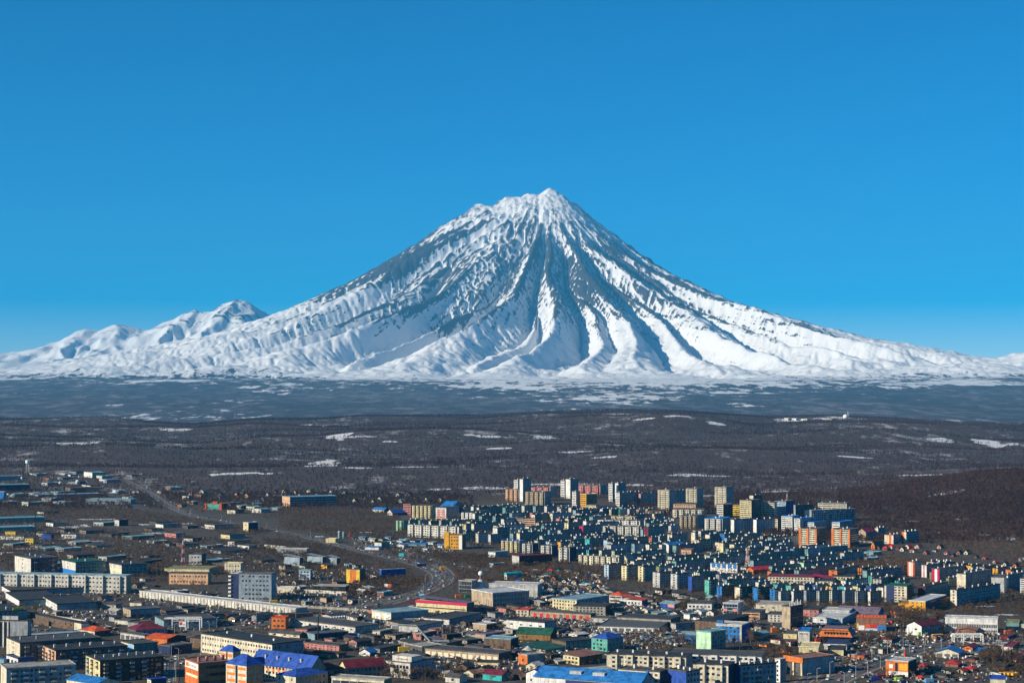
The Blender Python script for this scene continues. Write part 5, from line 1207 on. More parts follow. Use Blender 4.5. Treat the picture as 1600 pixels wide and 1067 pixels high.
# -- industry far left
B('long dark hall at the far left below the wood', *WH, -30, 769, 10, 76, 10, 60, 'slate', 'navy', wL='n', wR='n', rc='dkteal', lm='the far dark hall')
B('long blue workshop roof at the far left with tanks behind', *WH, -20, 752, 8, 56, 7, 58, 'steel', 'slate', wL='n', wR='n', rc='steel')
B('teal box store in the wood behind the domes', *WH, 144, 747, 13, 20, 8, 55, 'white', 'dkteal', wL='n', wR='n', rc='slate', lm='the teal box store')
B('long brown shed in front of the domes', *WH, 110, 771, 8, 46, 8, 62, 'brown', 'brick', wL='n', wR='n', rc='brown')
B('long light blue roofed store in front of the long brown shed', *WH, 88, 778, 4, 66, 5, 64, 'steel', 'slate', wL='n', wR='n', rc='ltblue')
B('white and blue windowed shed beside the upper road bend', *WH, 204, 788, 70, 8, 7, 6, 'steel', 'slate', wL='pair', wR='n', st=1, rc='slate', lm='the white and blue shed')
B('small brick red cube with pale edge among the far tanks', *SH, 76, 754, 9, 3, 6, 20, 'brick', 'cream', wL='n', wR='n', rc='brick')
B('blue cylinder-sided plant at the far left edge', *WH, 6, 782, 12, 4, 13, 20, 'brblue', 'slate', wL='n', wR='n', rc='steel')
B('long dark roofed barn at the far left, upper', *SH, -8, 818, 10, 78, 7, 62, 'slate', 'dkteal', wL='n', wR='n', rc='dkteal')
B('long dark roofed barn at the far left, lower', *SH, -8, 834, 10, 64, 8, 62, 'slate', 'dkteal', wL='n', wR='n', rc='slate')
B('low white ended barn right of the far left barns', *SH, 83, 823, 11, 24, 5, 50, 'white', 'dkteal', wL='n', wR='n', rc='roofgrey')
B('low white ended barn below the upper road', *SH, 255, 825, 12, 26, 5, 50, 'white', 'slate', wL='n', wR='n', rc='roofgrey')
B('pink ended barn among the allotments', *SH, 275, 840, 18, 14, 6, 48, 'rose', 'slate', wL='n', wR='n', rc='roofgrey')
B('white ended barn right of the pink ended barn', *SH, 335, 827, 15, 28, 6, 48, 'offwhite', 'slate', wL='n', wR='n', rc='roofgrey')
B('pale yellow ended barn left of the yellow ended hall', *SH, 359, 842, 14, 24, 6, 48, 'ltyellow', 'dkteal', wL='n', wR='n', rc='felt')
B('white slanting ended barn below the pale yellow ended barn', *SH, 389, 858, 18, 12, 5, 46, 'white', 'slate', wL='n', wR='n', rc='roofgrey')
B('dark cube with a white pier beside snow patches', *SH, 186, 822, 7, 14, 9, 45, 'ltgrey', 'black', wL='n', wR='n', rc='dkgrey')

# ------------------------------------------------------------------ rows of apartment blocks: each block a thing of its own
ORD = ['first', 'second', 'third', 'fourth', 'fifth', 'sixth', 'seventh', 'eighth', 'ninth', 'tenth', 'eleventh', 'twelfth', 'thirteenth']
def row(phrase, pts, h, facade, gables, wl=6, al=48, st=5, n=None, vents=2, wL='n', rc='felt', roofs=None, bal=''):
    """pts: either explicit corners (x, y, wl, wr) or two ends with n blocks between"""
    if n:
        (x0, y0), (x1, y1) = pts
        s = (x1 - x0) / n
        pts = [(x0 + s * i, y0 + (y1 - y0) * i / max(1, n - 1), wl, s - wl * .55) for i in range(n)]
    rr = random.Random(len(phrase) * 31 + int(pts[0][0]))
    for i, p in enumerate(pts):
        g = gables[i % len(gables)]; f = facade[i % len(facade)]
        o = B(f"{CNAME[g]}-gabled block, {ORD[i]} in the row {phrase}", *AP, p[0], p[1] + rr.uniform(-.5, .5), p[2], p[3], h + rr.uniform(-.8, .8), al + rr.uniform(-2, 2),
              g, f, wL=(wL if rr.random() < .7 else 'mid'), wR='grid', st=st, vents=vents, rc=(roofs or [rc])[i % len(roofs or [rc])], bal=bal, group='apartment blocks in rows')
        # the lit edge pier with small windows beside each gable
        if wl >= 5 and rr.random() < .7:
            extra(o, 'pier', wallmat('offwhite'), lambda q, Lr, Ll, H, R, k: [q.box(1.0, 3.2, -.5, 0, H * j / st + .3, H * j / st + H / st * .55) for j in range(st)], 'stuff')

row('falling away right of the lit peach terrace', [(951, 905, 7, 21), (979, 906, 8, 20), (1005, 908, 8, 17), (1031, 918, 11, 18), (1058, 920, 10, 18), (1081, 924, 6, 19), (1108, 930, 7, 14),
    (1128, 939, 8, 21), (1156, 942, 8, 20), (1184, 941, 8, 20), (1211, 944, 8, 9)], 23, ['grey', 'grey', 'dkteal', 'steel', 'bluegrey', 'grey', 'dkteal', 'brown', 'dkgreen', 'dkgreen', 'slate'],
    ['ltblue', 'ltyellow', 'ltyellow', 'ltgrey', 'ltgrey', 'blue', 'teal', 'brblue', 'cream', 'brblue', 'brblue'], st=6)
row('behind the market shops, long and dark', [(1220, 945), (1380, 946)], 22, ['slate', 'bluegrey', 'slate', 'dkteal'], ['ltgrey', 'offwhite', 'grey'], wl=4, n=8, st=6, al=52)
row('just behind the falling gables, under the green caps', [(1010, 896), (1110, 908)], 14, ['dkteal', 'ltblue'], ['ltgrey', 'olive', 'concrete', 'ltgrey', 'cream'], n=5, st=4, roofs=['felt', 'dkgreen', 'felt'])
row('above the blue mansard terrace', [(1002, 884), (1064, 878)], 13, ['steel', 'slate', 'ltblue'], ['cream', 'ltgrey', 'dkgreen'], n=3, st=4)
row('between the blue mansard terrace and the falling gables', [(1062, 898), (1206, 922)], 12, ['slate', 'dkteal', 'grey'], ['ltgrey', 'concrete', 'offwhite', 'grey'], n=7, st=4, wl=5)
row('right of the blue mansard terrace', [(1160, 908), (1216, 926)], 12, ['dkteal', 'ltblue'], ['cream', 'ltgrey'], n=3, st=4)
row('below the crimson roofs with coloured caps', [(1215, 926), (1382, 928)], 12, ['bluegrey', 'dkteal'], ['turq', 'teal', 'cream', 'blue', 'amber', 'turq', 'ltyellow', 'blue'], n=8, st=4, wl=8, al=35, roofs=['dkgreen', 'felt', 'navy'])
row('left of the crimson roofs', [(1205, 905), (1262, 902)], 12, ['dkteal', 'brown'], ['orange', 'cream', 'offwhite'], n=3, st=4)
row('above the greenish white gable', [(1217, 874), (1285, 874)], 16, ['steel', 'slate', 'ltblue'], ['ltblue', 'slate', 'dkteal'], n=3, st=5, wl=5)
row('right of the greenish white gable', [(1324, 896), (1412, 899)], 11, ['dkteal', 'dkgreen'], ['cream', 'orange', 'dkteal', 'offwhite'], n=4, st=4)
row('left of the orange-striped gable', [(1362, 913), (1424, 920)], 13, ['dkteal', 'dkgreen'], ['teal', 'offwhite', 'turq'], n=3, st=4, wl=5)
row('behind the dark maroon tower', [(1392, 934), (1432, 929)], 12, ['dkteal', 'ltblue'], ['offwhite', 'ltgrey'], n=2, st=4)
row('left of the pale yellow gable', [(1460, 932), (1490, 929)], 12, ['bluegrey', 'dkteal'], ['ltgrey', 'teal'], n=2, st=4)
row('with amber caps along the back of the red-gable estate', [(1456, 890), (1600, 902)], 12, ['olive', 'grey'], ['amber', 'olive', 'olive', 'amber', 'grey', 'amber', 'orange'], n=7, st=4, wl=8, al=40, vents=2)
row('between the crimson gable and the blank cream gable', [(1484, 908), (1600, 914)], 13, ['grey', 'steel'], ['grey', 'peach', 'ltgrey', 'steel'], n=5, st=4, wl=6)
row('with yellow gables above the long red roof', [(1086, 850, 6, 5), (1092, 861, 6, 22), (1130, 866, 6, 10), (1147, 868, 7, 18), (1171, 873, 6, 16), (1195, 877, 6, 18)], 17, ['slate', 'dkteal', 'grey', 'slate', 'slate', 'slate'],
    ['cream', 'ltyellow', 'ltyellow', 'ltyellow', 'yellow', 'ltyellow'], st=5)
row('just behind the yellow gables', [(1109, 847, 7, 14), (1132, 847, 8, 16), (1153, 855, 7, 15), (1175, 856, 7, 18), (1200, 858, 5, 18), (1222, 860, 5, 18)], 12, ['dkteal', 'dkteal', 'slate'], ['cream', 'brblue', 'yellow', 'yellow', 'ltgrey', 'slate'], st=4)
row('below the beige bays block', [(1095, 838), (1240, 848)], 9, ['slate', 'dkteal', 'grey'], ['offwhite', 'ltgrey', 'cream'], n=6, st=3, wl=4)
row('right of the arched terraces', [(1018, 851), (1044, 849)], 11, ['bluegrey', 'dkteal'], ['orange', 'ltgrey'], n=2, st=4, wl=4)
row('below the arched terraces', [(955, 848), (1015, 850)], 11, ['dkteal', 'ltblue'], ['brown', 'cream', 'ltyellow'], n=3, st=4, wl=4)
row('left of the turquoise gable', [(840, 856), (912, 860)], 12, ['dkteal', 'ltblue', 'steel'], ['ltgrey', 'ltblue', 'amber', 'olive'], n=4, st=4, wl=5)
row('between the turquoise gable and the white pitched roof', [(900, 869), (980, 872)], 11, ['dkteal', 'dkgreen', 'dkteal'], ['offwhite', 'turq', 'ltgrey', 'cream'], n=4, st=4, wl=4)
row('around the white pitched roof', [(968, 893), (1020, 888)], 11, ['dkteal', 'ltblue'], ['ltyellow', 'ltgrey', 'green'], n=3, st=4, wl=4)
row('in front of the tan two-tier blocks', [(782, 839), (874, 840)], 12, ['dkteal', 'ltblue'], ['slate', 'ltgrey', 'offwhite', 'dkteal', 'ltgrey'], n=6, st=4, wl=3)
row('left of the blue-capped terrace', [(728, 846), (786, 850)], 15, ['dkteal', 'ltblue', 'steel'], ['slate', 'cream', 'ltgrey'], n=3, st=5, wl=4)
row('behind the long lit terrace', [(640, 826), (722, 828)], 13, ['dkteal', 'slate', 'dkgreen'], ['ltgrey', 'dkteal', 'offwhite'], n=5, st=4, wl=3)
row('right of the white block with dark balconies', [(742, 814), (790, 817)], 11, ['dkteal', 'ltblue'], ['offwhite', 'ltgrey', 'slate'], n=3, st=4, wl=4)
row('behind the white block with dark balconies', [(725, 802), (784, 800)], 9, ['dkteal', 'ltblue'], ['rose', 'offwhite', 'cream', 'cream'], n=4, st=3, wl=4)
row('below the beige blocks', [(784, 800), (872, 801)], 10, ['bluegrey', 'dkteal'], ['ltgrey', 'cream', 'offwhite', 'slate', 'ltgrey'], n=5, st=4, wl=4)
row('above the tan two-tier blocks', [(784, 812), (880, 812)], 10, ['dkteal', 'ltblue'], ['offwhite', 'slate', 'ltgrey', 'rose', 'peach'], n=6, st=4, wl=4)
row('below the amber and olive block', [(876, 803), (958, 805)], 9, ['slate', 'navy', 'dkteal'], ['offwhite', 'cream', 'ltyellow', 'ltgrey'], n=5, st=3, wl=4, roofs=['felt', 'blue', 'felt'])
row('behind the arched terraces, upper', [(955, 806), (1026, 806)], 10, ['dkteal', 'ltblue'], ['cream', 'green', 'ltgrey', 'offwhite'], n=5, st=4, wl=3)
row('behind the arched terraces, lower', [(874, 822), (930, 826)], 12, ['slate', 'navy', 'dkteal'], ['rose', 'ltyellow', 'offwhite', 'white'], n=4, st=4, wl=5)
row('left of the tan ribbed block', [(1008, 822), (1062, 832)], 10, ['dkteal', 'ltblue'], ['offwhite', 'teal', 'cream', 'ltgrey'], n=4, st=4, wl=4)
row('behind the crimson narrow gable', [(884, 848), (948, 846)], 9, ['dkteal', 'ltblue'], ['amber', 'ltgrey', 'ltyellow', 'ltgrey'], n=4, st=3, wl=4)
row('up beside the yellow brick towers', [(1004, 812), (1040, 812)], 8, ['bluegrey', 'dkteal'], ['offwhite', 'cream'], n=2, st=3, wl=3)
row('at the foot of the long slate slab', [(1290, 832), (1340, 836)], 10, ['dkteal', 'ltblue'], ['offwhite', 'ltblue'], n=2, st=4, wl=5)
o = B('brown brick block with white bay strips below the slate slabs', *AP, 1037, 810, 26, 4, 11, 14, 'brick', 'black', bays=2, wL='grid', wR='n', st=4, rc='felt')

# ------------------------------------------------------------------ cottages
def cottages(spots, phrase, walls, roofs, seed, sz=(5.5, 4.5, 2.8, 2.8)):
    rr = random.Random(seed)
    for (px, py) in spots:
        w = rr.choice(walls); rc = rr.choice(roofs); k = rr.uniform(.8, 1.3); kind = rr.choice(('gable', 'gable', 'hip'))
        B(None, *HO, px, py, sz[0] * k, sz[1] * k, sz[2] * k, rr.uniform(30, 55), w, rr.choice(('dkgrey', 'brown', w)), roof=kind, rc=rc, rh=sz[3] * k, ridge='x', wL='mid', wR='n', st=2 if sz[2] * k > 4 else 1,
          group=f'cottages {phrase}', desc=f'{CNAME[w]} cottage with {CNAME[rc]} {"pitched" if kind == "gable" else "hipped"} roof')
cottages([(404, 788), (412, 783), (420, 776), (432, 772), (446, 772), (462, 771), (470, 777), (486, 770), (497, 776), (520, 770), (540, 773), (556, 785), (572, 782), (584, 786), (596, 784), (606, 777), (624, 776), (640, 776), (650, 782),
          (668, 784), (690, 784), (700, 779), (578, 775), (628, 786), (345, 776), (380, 772), (388, 778), (372, 777), (318, 772), (300, 775)], 'along the edge of the wood', ['offwhite', 'cream', 'ltgrey', 'peach', 'brown'], ['dkgreen', 'dkgreen', 'navy', 'felt', 'maroon', 'dkteal'], 5)
cottages([(1374, 858), (1386, 860), (1394, 857), (1404, 859), (1412, 861), (1420, 857), (1428, 863), (1436, 857), (1448, 866), (1462, 862), (1470, 857), (1480, 866), (1490, 870), (1500, 866), (1512, 866), (1526, 872), (1540, 874), (1556, 880), (1572, 884), (1588, 886)],
         'on the slope above the red-gable estate', ['orange', 'peach', 'cream', 'offwhite', 'brick'], ['maroon', 'wine', 'maroon', 'red', 'navy'], 6)
cottages([(826, 898), (838, 902), (852, 900), (862, 896), (875, 894), (888, 895), (896, 900), (905, 897), (918, 903), (930, 900), (850, 909), (868, 906), (884, 910), (900, 912), (915, 914), (938, 910), (812, 912), (925, 920), (888, 922), (905, 928), (935, 926), (865, 920)],
         'in the gardens below the maroon framed hall', ['cream', 'offwhite', 'peach', 'brick', 'turq', 'olive'], ['red', 'brick', 'felt', 'slate', 'felt', 'blue'], 7, (7, 5, 3, 2.6))
cottages([(1012, 958), (1020, 950), (1042, 958), (1058, 962), (1096, 960), (1115, 962), (1120, 972), (1135, 972)], 'beside the market shops', ['cream', 'offwhite', 'ltyellow'], ['felt', 'slate', 'brick'], 8, (9, 6, 4, 2.5))
cottages([(815, 1062), (838, 1046), (872, 1037), (866, 1048), (686, 1056), (700, 1060), (740, 1058), (760, 1052), (730, 1048)], 'around the turquoise house', ['offwhite', 'tan', 'cream', 'brown'], ['felt', 'roofgrey', 'brick', 'snowroof'], 9, (13, 9, 5, 3.5))
cottages([(1445, 1044), (1462, 1050), (1440, 1062), (1505, 1052), (1405, 1062), (1520, 1050)], 'in the bottom right corner', ['brick', 'tan', 'brown'], ['red', 'felt', 'roofgrey'], 10, (10, 7, 4, 3))

# ------------------------------------------------------------------ sheds, stores and lock-ups scattered through the yards
def scatter(poly, n, seed, phrase, walls, rwalls, roofs, wl=(10, 26), wr=(8, 30), h=(4, 8), al=(25, 62), names=(SH,), tries=60, st=1, vents=0, wR=('n', 'n', 'sparse', 'doors'), kinds=('flat', 'flat', 'flat', 'gable', 'shed')):
    rr = random.Random(seed)
    xs = [p[0] for p in poly]; ys = [p[1] for p in poly]; done = 0
    for _ in range(n * tries):
        if done >= n: break
        px, py = rr.uniform(min(xs), max(xs)), rr.uniform(min(ys), max(ys))
        ins = False; j = len(poly) - 1
        for i in range(len(poly)):
            if (ys[i] > py) != (ys[j] > py) and px < (xs[j] - xs[i]) * (py - ys[i]) / (ys[j] - ys[i]) + xs[i]: ins = not ins
            j = i
        if not ins: continue
        sc = (py - 600) / 380.0
        a_, b_, h_ = rr.uniform(*wl) * sc, rr.uniform(*wr) * sc, rr.uniform(*h) * sc
        ok = True
        for (qx, qy) in ((px, py), (px - a_, py - a_ * .12), (px + b_, py - b_ * .25), (px, py - 6), (px - a_ * .5, py - 2), (px + b_ * .5, py - 4), (px + (b_ - a_) * .6, py - 8), (px, py + 2)):
            x, y, z = ground(qx, qy)
            if not free(x, y, 2.5) or on_road(x, y, 3): ok = False; break
        if not ok: continue
        cl, cr, rc = rr.choice(walls), rr.choice(rwalls), rr.choice(roofs); kind = rr.choice(kinds)
        nm = rr.choice(names)
        B(None, *nm, px, py, a_, b_, h_, rr.uniform(*al), cl, cr, roof=kind, rc=rc, rh=rr.uniform(1.5, 3) * sc, wL=rr.choice(('n', 'sparse', 'doors', 'small')), wR=rr.choice(wR), st=st, vents=vents,
          group=f'{nm[0]}s {phrase}', desc=(f'{CNAME[cl]} gabled {nm[0]}' if nm is AP else f'{CNAME[cl]} low {nm[0]} with {"flat" if kind == "flat" else "sloping"} {CNAME[rc]} roof'))
        done += 1

# ------------------------------------------------------------------ roads
ROADS = []
def polyline(px_pts, step=9.0):
    w = [np.array(ground(*p)[:2]) for p in px_pts]
    # smooth with Catmull-Rom in plan
    out = []
    for i in range(len(w) - 1):
        p0, p1, p2, p3 = w[max(0, i - 1)], w[i], w[i + 1], w[min(len(w) - 1, i + 2)]
        n = max(2, int(np.linalg.norm(p2 - p1) / step))
        for k in range(n):
            t = k / n
            out.append(0.5 * ((2 * p1) + (-p0 + p2) * t + (2 * p0 - 5 * p1 + 4 * p2 - p3) * t * t + (-p0 + 3 * p1 - 3 * p2 + p3) * t ** 3))
    out.append(w[-1]); return out
def normals(c):
    c = np.array(c); d = np.gradient(c, axis=0); d /= np.linalg.norm(d, axis=1, keepdims=True) + 1e-9
    return c, np.stack([d[:, 1], -d[:, 0]], 1), d
def on_road(x, y, m=1.0):
    for (c, half) in ROADS:
        if np.min((c[:, 0] - x) ** 2 + (c[:, 1] - y) ** 2) < (half + m) ** 2: return True
    return False
def tarmac():
    m = bpy.data.materials.new('tarmac'); nt, n, l, b = nodes_of(m)
    a = noise(nt, mapped(nt, (1, 1, 1)), 0.15, 6, 0.7); d = noise(nt, mapped(nt, (1, 1, 1)), 0.02, 3, 0.6)
    c = mixc(nt, a, (0.034, 0.033, 0.032), (0.075, 0.072, 0.068)); c = mixc(nt, ramp(nt, d, [(0.4, 0.0), (0.65, 0.5)]), c, (0.15, 0.14, 0.125))
    l.new(c, b.inputs['Base Color']); b.inputs['Roughness'].default_value = 0.8
    return m
M_TAR = tarmac()
def strip_pts(c, n, o0, o1, z, mb, mi=0, zf=None):
    for i in range(len(c) - 1):
        a0 = c[i] + n[i] * o0; a1 = c[i] + n[i] * o1; b0 = c[i + 1] + n[i + 1] * o0; b1 = c[i + 1] + n[i + 1] * o1
        mb.quad((*a1, zf[i] + z), (*b1, zf[i + 1] + z), (*b0, zf[i + 1] + z), (*a0, zf[i] + z), mi)
def road(name, px_pts, width, z=0.10, lines=True, kerb=True):
    c, n, d = normals(polyline(px_pts))
    half = width / 2; ROADS.append((c, half))
    zf = np.maximum(0, height(c[:, 0], c[:, 1])) + np.where(c[:, 1] > 2500, 0.3, 0.0)
    mb = MB(); strip_pts(c, n, -half, half, z, mb, 0, zf)
    o = mb.build(name, M_TAR); o['kind'] = 'structure'
    if kerb:
        k = MB()
        for s in (-1, 1):
            for (o0, o1, z0, z1) in ((s * half, s * (half + .4), z + .13, None),):
                strip_pts(c, n, min(o0, o1), max(o0, o1), z0, k, 0, zf)
            strip_pts(c, n, min(s * (half + .4), s * (half + 3.2)), max(s * (half + .4), s * (half + 3.2)), z + .12, k, 1, zf)
        ko = k.build('kerb', [wallmat('concrete', 'plain'), wallmat('brown')], o); ko['kind'] = 'structure'
    if lines:
        k = MB()
        for i in range(0, len(c) - 1, 2): strip_pts(c[i:i + 2], n[i:i + 2], -.12, .12, z + .008, k, 0, zf[i:i + 2])
        for s in (-1, 1): strip_pts(c, n, s * (half - .5) - .1, s * (half - .5) + .1, z + .006, k, 0, zf)
        lo = k.build('road_marking', wallmat('white', 'plain'), o); lo['kind'] = 'structure'
    return c, n, d, zf
R_MAIN = road('road', [(196, 752), (214, 760), (240, 775), (262, 790), (300, 806), (350, 815), (400, 824), (450, 834), (500, 844), (550, 857), (600, 869), (635, 877), (662, 886), (680, 895), (684, 906), (668, 918), (638, 929), (600, 938), (565, 946), (520, 953)], 12)
R_OUT = road('road', [(676, 881), (692, 888), (702, 899), (696, 911), (672, 923), (640, 934), (606, 944)], 9, z=0.14)
R_UP = road('road', [(560, 853), (600, 858), (640, 866), (680, 876), (720, 884), (760, 892)], 9, z=0.18)
R_LEFT = road('road', [(560, 950), (500, 960), (450, 968), (400, 976), (350, 983), (300, 990), (270, 998)], 14, z=0.22)
R_X = road('road', [(1286, 1075), (1320, 1056), (1360, 1040), (1400, 1026), (1440, 1014), (1490, 1006), (1545, 1004), (1620, 1004)], 18, z=0.12)
R_Y = road('road', [(1340, 1046), (1300, 1040), (1262, 1060), (1240, 1080)], 10, z=0.16)
R_S = road('road', [(258, 1075), (262, 1050), (268, 1030), (310, 1022), (350, 1022)], 10, z=0.12)
R_E = road('road', [(830, 972), (900, 976), (960, 980), (1000, 1000), (1040, 1008)], 8, z=0.10, lines=False)
R_W = road('road', [(120, 752), (160, 768), (196, 786), (230, 800)], 8, z=0.2, lines=False, kerb=False)

scatter([(640, 815), (780, 796), (1000, 800), (1060, 812), (1060, 845), (1210, 845), (1290, 870), (1400, 900), (1420, 935), (1220, 935), (1120, 925), (1010, 900), (900, 880), (830, 850), (740, 842)], 80, 41, 'filling the estate',
    ['cream', 'dkteal', 'offwhite', 'ltgrey', 'slate', 'offwhite'], ['slate', 'ltblue', 'bluegrey', 'ltgrey', 'steel', 'dkteal'], ['felt', 'felt', 'dkgreen', 'tar'], wl=(6, 9), wr=(40, 78), h=(16, 22), al=(46, 54), names=(AP,), st=5, vents=3, wR=('grid',), kinds=('flat',), tries=70)
scatter([(1430, 890), (1600, 900), (1600, 925), (1480, 925)], 10, 42, 'filling the red-gable estate', ['grey', 'ltgrey', 'olive'], ['grey', 'steel', 'olive'], ['felt', 'roofgrey'], wl=(5, 8), wr=(22, 36), h=(14, 18), al=(40, 48), names=(AP,), st=5, vents=3, wR=('grid',), kinds=('flat',), tries=140)
scatter([(0, 800), (60, 802), (230, 812), (420, 850), (430, 885), (0, 888)], 34, 21, 'in the allotments on the left', ['tan', 'offwhite', 'brown', 'grey', 'concrete', 'dkgrey', 'brown'], ['slate', 'dkteal', 'dkgrey', 'navy', 'brown'], ['felt', 'roofgrey', 'slate', 'tar', 'dkteal'], wl=(10, 30), wr=(20, 60), h=(4, 8))
scatter([(0, 905), (260, 905), (420, 940), (420, 990), (200, 990), (0, 975)], 26, 22, 'around the left yards', ['offwhite', 'tan', 'grey', 'brown', 'concrete'], ['slate', 'dkgrey', 'navy', 'dkteal'], ['felt', 'roofgrey', 'tar', 'concrete'], wl=(6, 18), wr=(8, 30), h=(4, 8))
scatter([(430, 860), (620, 900), (600, 945), (430, 950)], 22, 23, 'below the upper road', ['offwhite', 'tan', 'ltgrey', 'amber', 'cream', 'brick'], ['slate', 'dkgrey', 'navy', 'brown'], ['felt', 'roofgrey', 'snowroof', 'slate'], wl=(6, 16), wr=(6, 18), h=(4, 8))
scatter([(470, 960), (830, 950), (830, 1045), (620, 1030), (480, 1020)], 42, 24, 'in the works yards', ['offwhite', 'tan', 'grey', 'rose', 'concrete', 'brown', 'dkgrey'], ['slate', 'dkgrey', 'navy', 'brown', 'black'], ['felt', 'roofgrey', 'tar', 'concrete', 'roofgrey', 'purplegrey'], wl=(6, 26), wr=(6, 30), h=(4, 9))
scatter([(820, 925), (1130, 930), (1180, 985), (1040, 1010), (860, 1030), (820, 985)], 46, 25, 'around the market', ['offwhite', 'white', 'ltgrey', 'tan', 'cream', 'white', 'concrete'], ['slate', 'dkgrey', 'navy', 'brown', 'steel'], ['felt', 'roofgrey', 'tar', 'snowroof', 'slate'], wl=(5, 18), wr=(4, 18), h=(3, 7))
scatter([(1000, 926), (1110, 940), (1110, 952), (960, 940)], 12, 26, 'below the falling gables', ['tan', 'ltgrey', 'concrete'], ['dkgrey', 'brown', 'slate'], ['roofgrey', 'felt', 'concrete'], wl=(8, 22), wr=(5, 12), h=(3, 5), names=(GA,))
scatter([(1160, 960), (1480, 960), (1590, 990), (1590, 1060), (1330, 1060), (1200, 1040)], 40, 27, 'around the crossroads', ['offwhite', 'white', 'ltyellow', 'tan', 'cream', 'red', 'brick', 'orange'], ['slate', 'dkgrey', 'navy', 'brown', 'black'], ['felt', 'roofgrey', 'tar', 'maroon', 'slate'], wl=(5, 16), wr=(4, 14), h=(3, 7))
scatter([(1278, 858), (1370, 864), (1365, 878), (1280, 876)], 12, 28, 'in the dark lock-up rows', ['dkteal', 'slate', 'concrete'], ['slate', 'navy'], ['slate', 'tar', 'felt'], wl=(12, 30), wr=(10, 22), h=(4, 6), names=(GA,))
scatter([(0, 738), (220, 742), (210, 792), (0, 792)], 24, 29, 'in the far left industry', ['ltblue', 'offwhite', 'steel', 'white'], ['slate', 'navy', 'dkteal', 'brick'], ['steel', 'slate', 'dkteal', 'felt'], wl=(14, 40), wr=(20, 60), h=(6, 12))
scatter([(230, 765), (400, 770), (440, 800), (420, 815), (280, 795)], 14, 30, 'near the green supermarket box', ['offwhite', 'cream', 'steel', 'brick'], ['slate', 'navy', 'brick'], ['slate', 'felt', 'dkteal'], wl=(12, 30), wr=(12, 40), h=(6, 12))
scatter([(790, 885), (830, 885), (945, 900), (945, 930), (800, 925)], 18, 31, 'in the gardens behind the pale yellow school', ['tan', 'offwhite', 'ltgrey', 'brick', 'olive'], ['dkgrey', 'brown', 'slate'], ['roofgrey', 'felt', 'snowroof'], wl=(6, 14), wr=(5, 12), h=(3, 5))
scatter([(1055, 858), (1210, 878), (1190, 894), (1040, 880)], 14, 32, 'between the estate rows', ['offwhite', 'tan', 'cream', 'rose'], ['dkgrey', 'brown', 'slate'], ['roofgrey', 'felt', 'slate'], wl=(8, 16), wr=(6, 12), h=(4, 6))
scatter([(540, 838), (700, 850), (700, 866), (560, 848)], 14, 33, 'around the filling station', ['offwhite', 'white', 'ltgrey', 'cream'], ['slate', 'navy', 'steel'], ['slate', 'felt', 'brblue'], wl=(8, 16), wr=(6, 14), h=(4, 7))
scatter([(1205, 838), (1295, 858), (1240, 868), (1100, 850)], 12, 34, 'below the blue-striped slate blocks', ['offwhite', 'tan', 'rose', 'brick'], ['brown', 'slate', 'dkgrey'], ['felt', 'brick', 'roofgrey'], wl=(8, 14), wr=(6, 12), h=(4, 6))

# ------------------------------------------------------------------ many points at once
def pix_ground(px, py):
    px = np.asarray(px, float); py = np.asarray(py, float)
    a = (px - PXC) / FPX; b = (PYC - py) / FPX
    ry, rz = CT - b * ST, ST + b * CT
    z = np.zeros_like(px)
    for k in range(10):
        t = (z - CAM_Z) / rz; x, y = a * t, ry * t
        zn = np.where(y > 2540, height(x, y), 0.0)
        z = 0.5 * z + 0.5 * zn if k > 1 else 0.4 * zn
    t = (z - CAM_Z) / rz
    x, y = a * t, ry * t
    return x, y, np.where(y > 2540, height(x, y), 0.0)

def in_poly(poly, x, y):
    ins = np.zeros(len(x), bool); j = len(poly) - 1
    for i in range(len(poly)):
        (xi, yi), (xj, yj) = poly[i], poly[j]
        if yi != yj:
            c = ((yi > y) != (yj > y)) & (x < (xj - xi) * (y - yi) / (yj - yi) + xi); ins ^= c
        j = i
    return ins

def sample(poly, n, g):
    """n pixels in a polygon, thinned so that they lie evenly on the ground"""
    p = np.array(poly, float); lo, hi = p.min(0), p.max(0)
    m = n * 8
    x = g.uniform(lo[0], hi[0], m); y = g.uniform(lo[1], hi[1], m)
    w = ((lo[1] - 596) / (y - 596)) ** 2.4
    k = in_poly(poly, x, y) & (g.uniform(0, 1, m) < w)
    return x[k][:n], y[k][:n]

def open_ground(x, y, m=1.5, road_m=1.5):
    ok = np.ones(len(x), bool)
    for (P, b, a, Lr, Ll) in FOOT:
        dx, dy = x - P[0], y - P[1]
        s = dx * b[0] + dy * b[1]; t = dx * a[0] + dy * a[1]
        ok &= ~((s > -m) & (s < Lr + m) & (t > -m) & (t < Ll + m))
    for (c, half) in ROADS:
        for k in range(0, len(c), 2):
            ok &= (x - c[k, 0]) ** 2 + (y - c[k, 1]) ** 2 > (half + road_m + 4) ** 2
    return ok

# ------------------------------------------------------------------ leafless trees
def bark(name, c0, c1):
    m = bpy.data.materials.new(name); nt, n, l, b = nodes_of(m)
    oi = nt.nodes.new('ShaderNodeObjectInfo')
    c = mixc(nt, oi.outputs['Random'], c0, c1)
    c = mixc(nt, ramp(nt, noise(nt, mapped(nt, (1, .45, 1)), 0.0021, 4, 0.6), [(0.36, 0.0), (0.60, 1.0)]), mixc(nt, 0.6, c, tuple(v * .45 for v in c0)), c)
    l.new(c, b.inputs['Base Color']); b.inputs['Roughness'].default_value = 0.9
    b.inputs['Specular IOR Level'].default_value = 0.1
    return m
M_TWIG = bark('twigs', (0.07, 0.046, 0.032), (0.175, 0.118, 0.082))
M_WOOD = bark('wood', (0.034, 0.0175, 0.017), (0.090, 0.050, 0.044))
M_BARK = bark('bark', (0.05, 0.04, 0.033), (0.14, 0.12, 0.10))

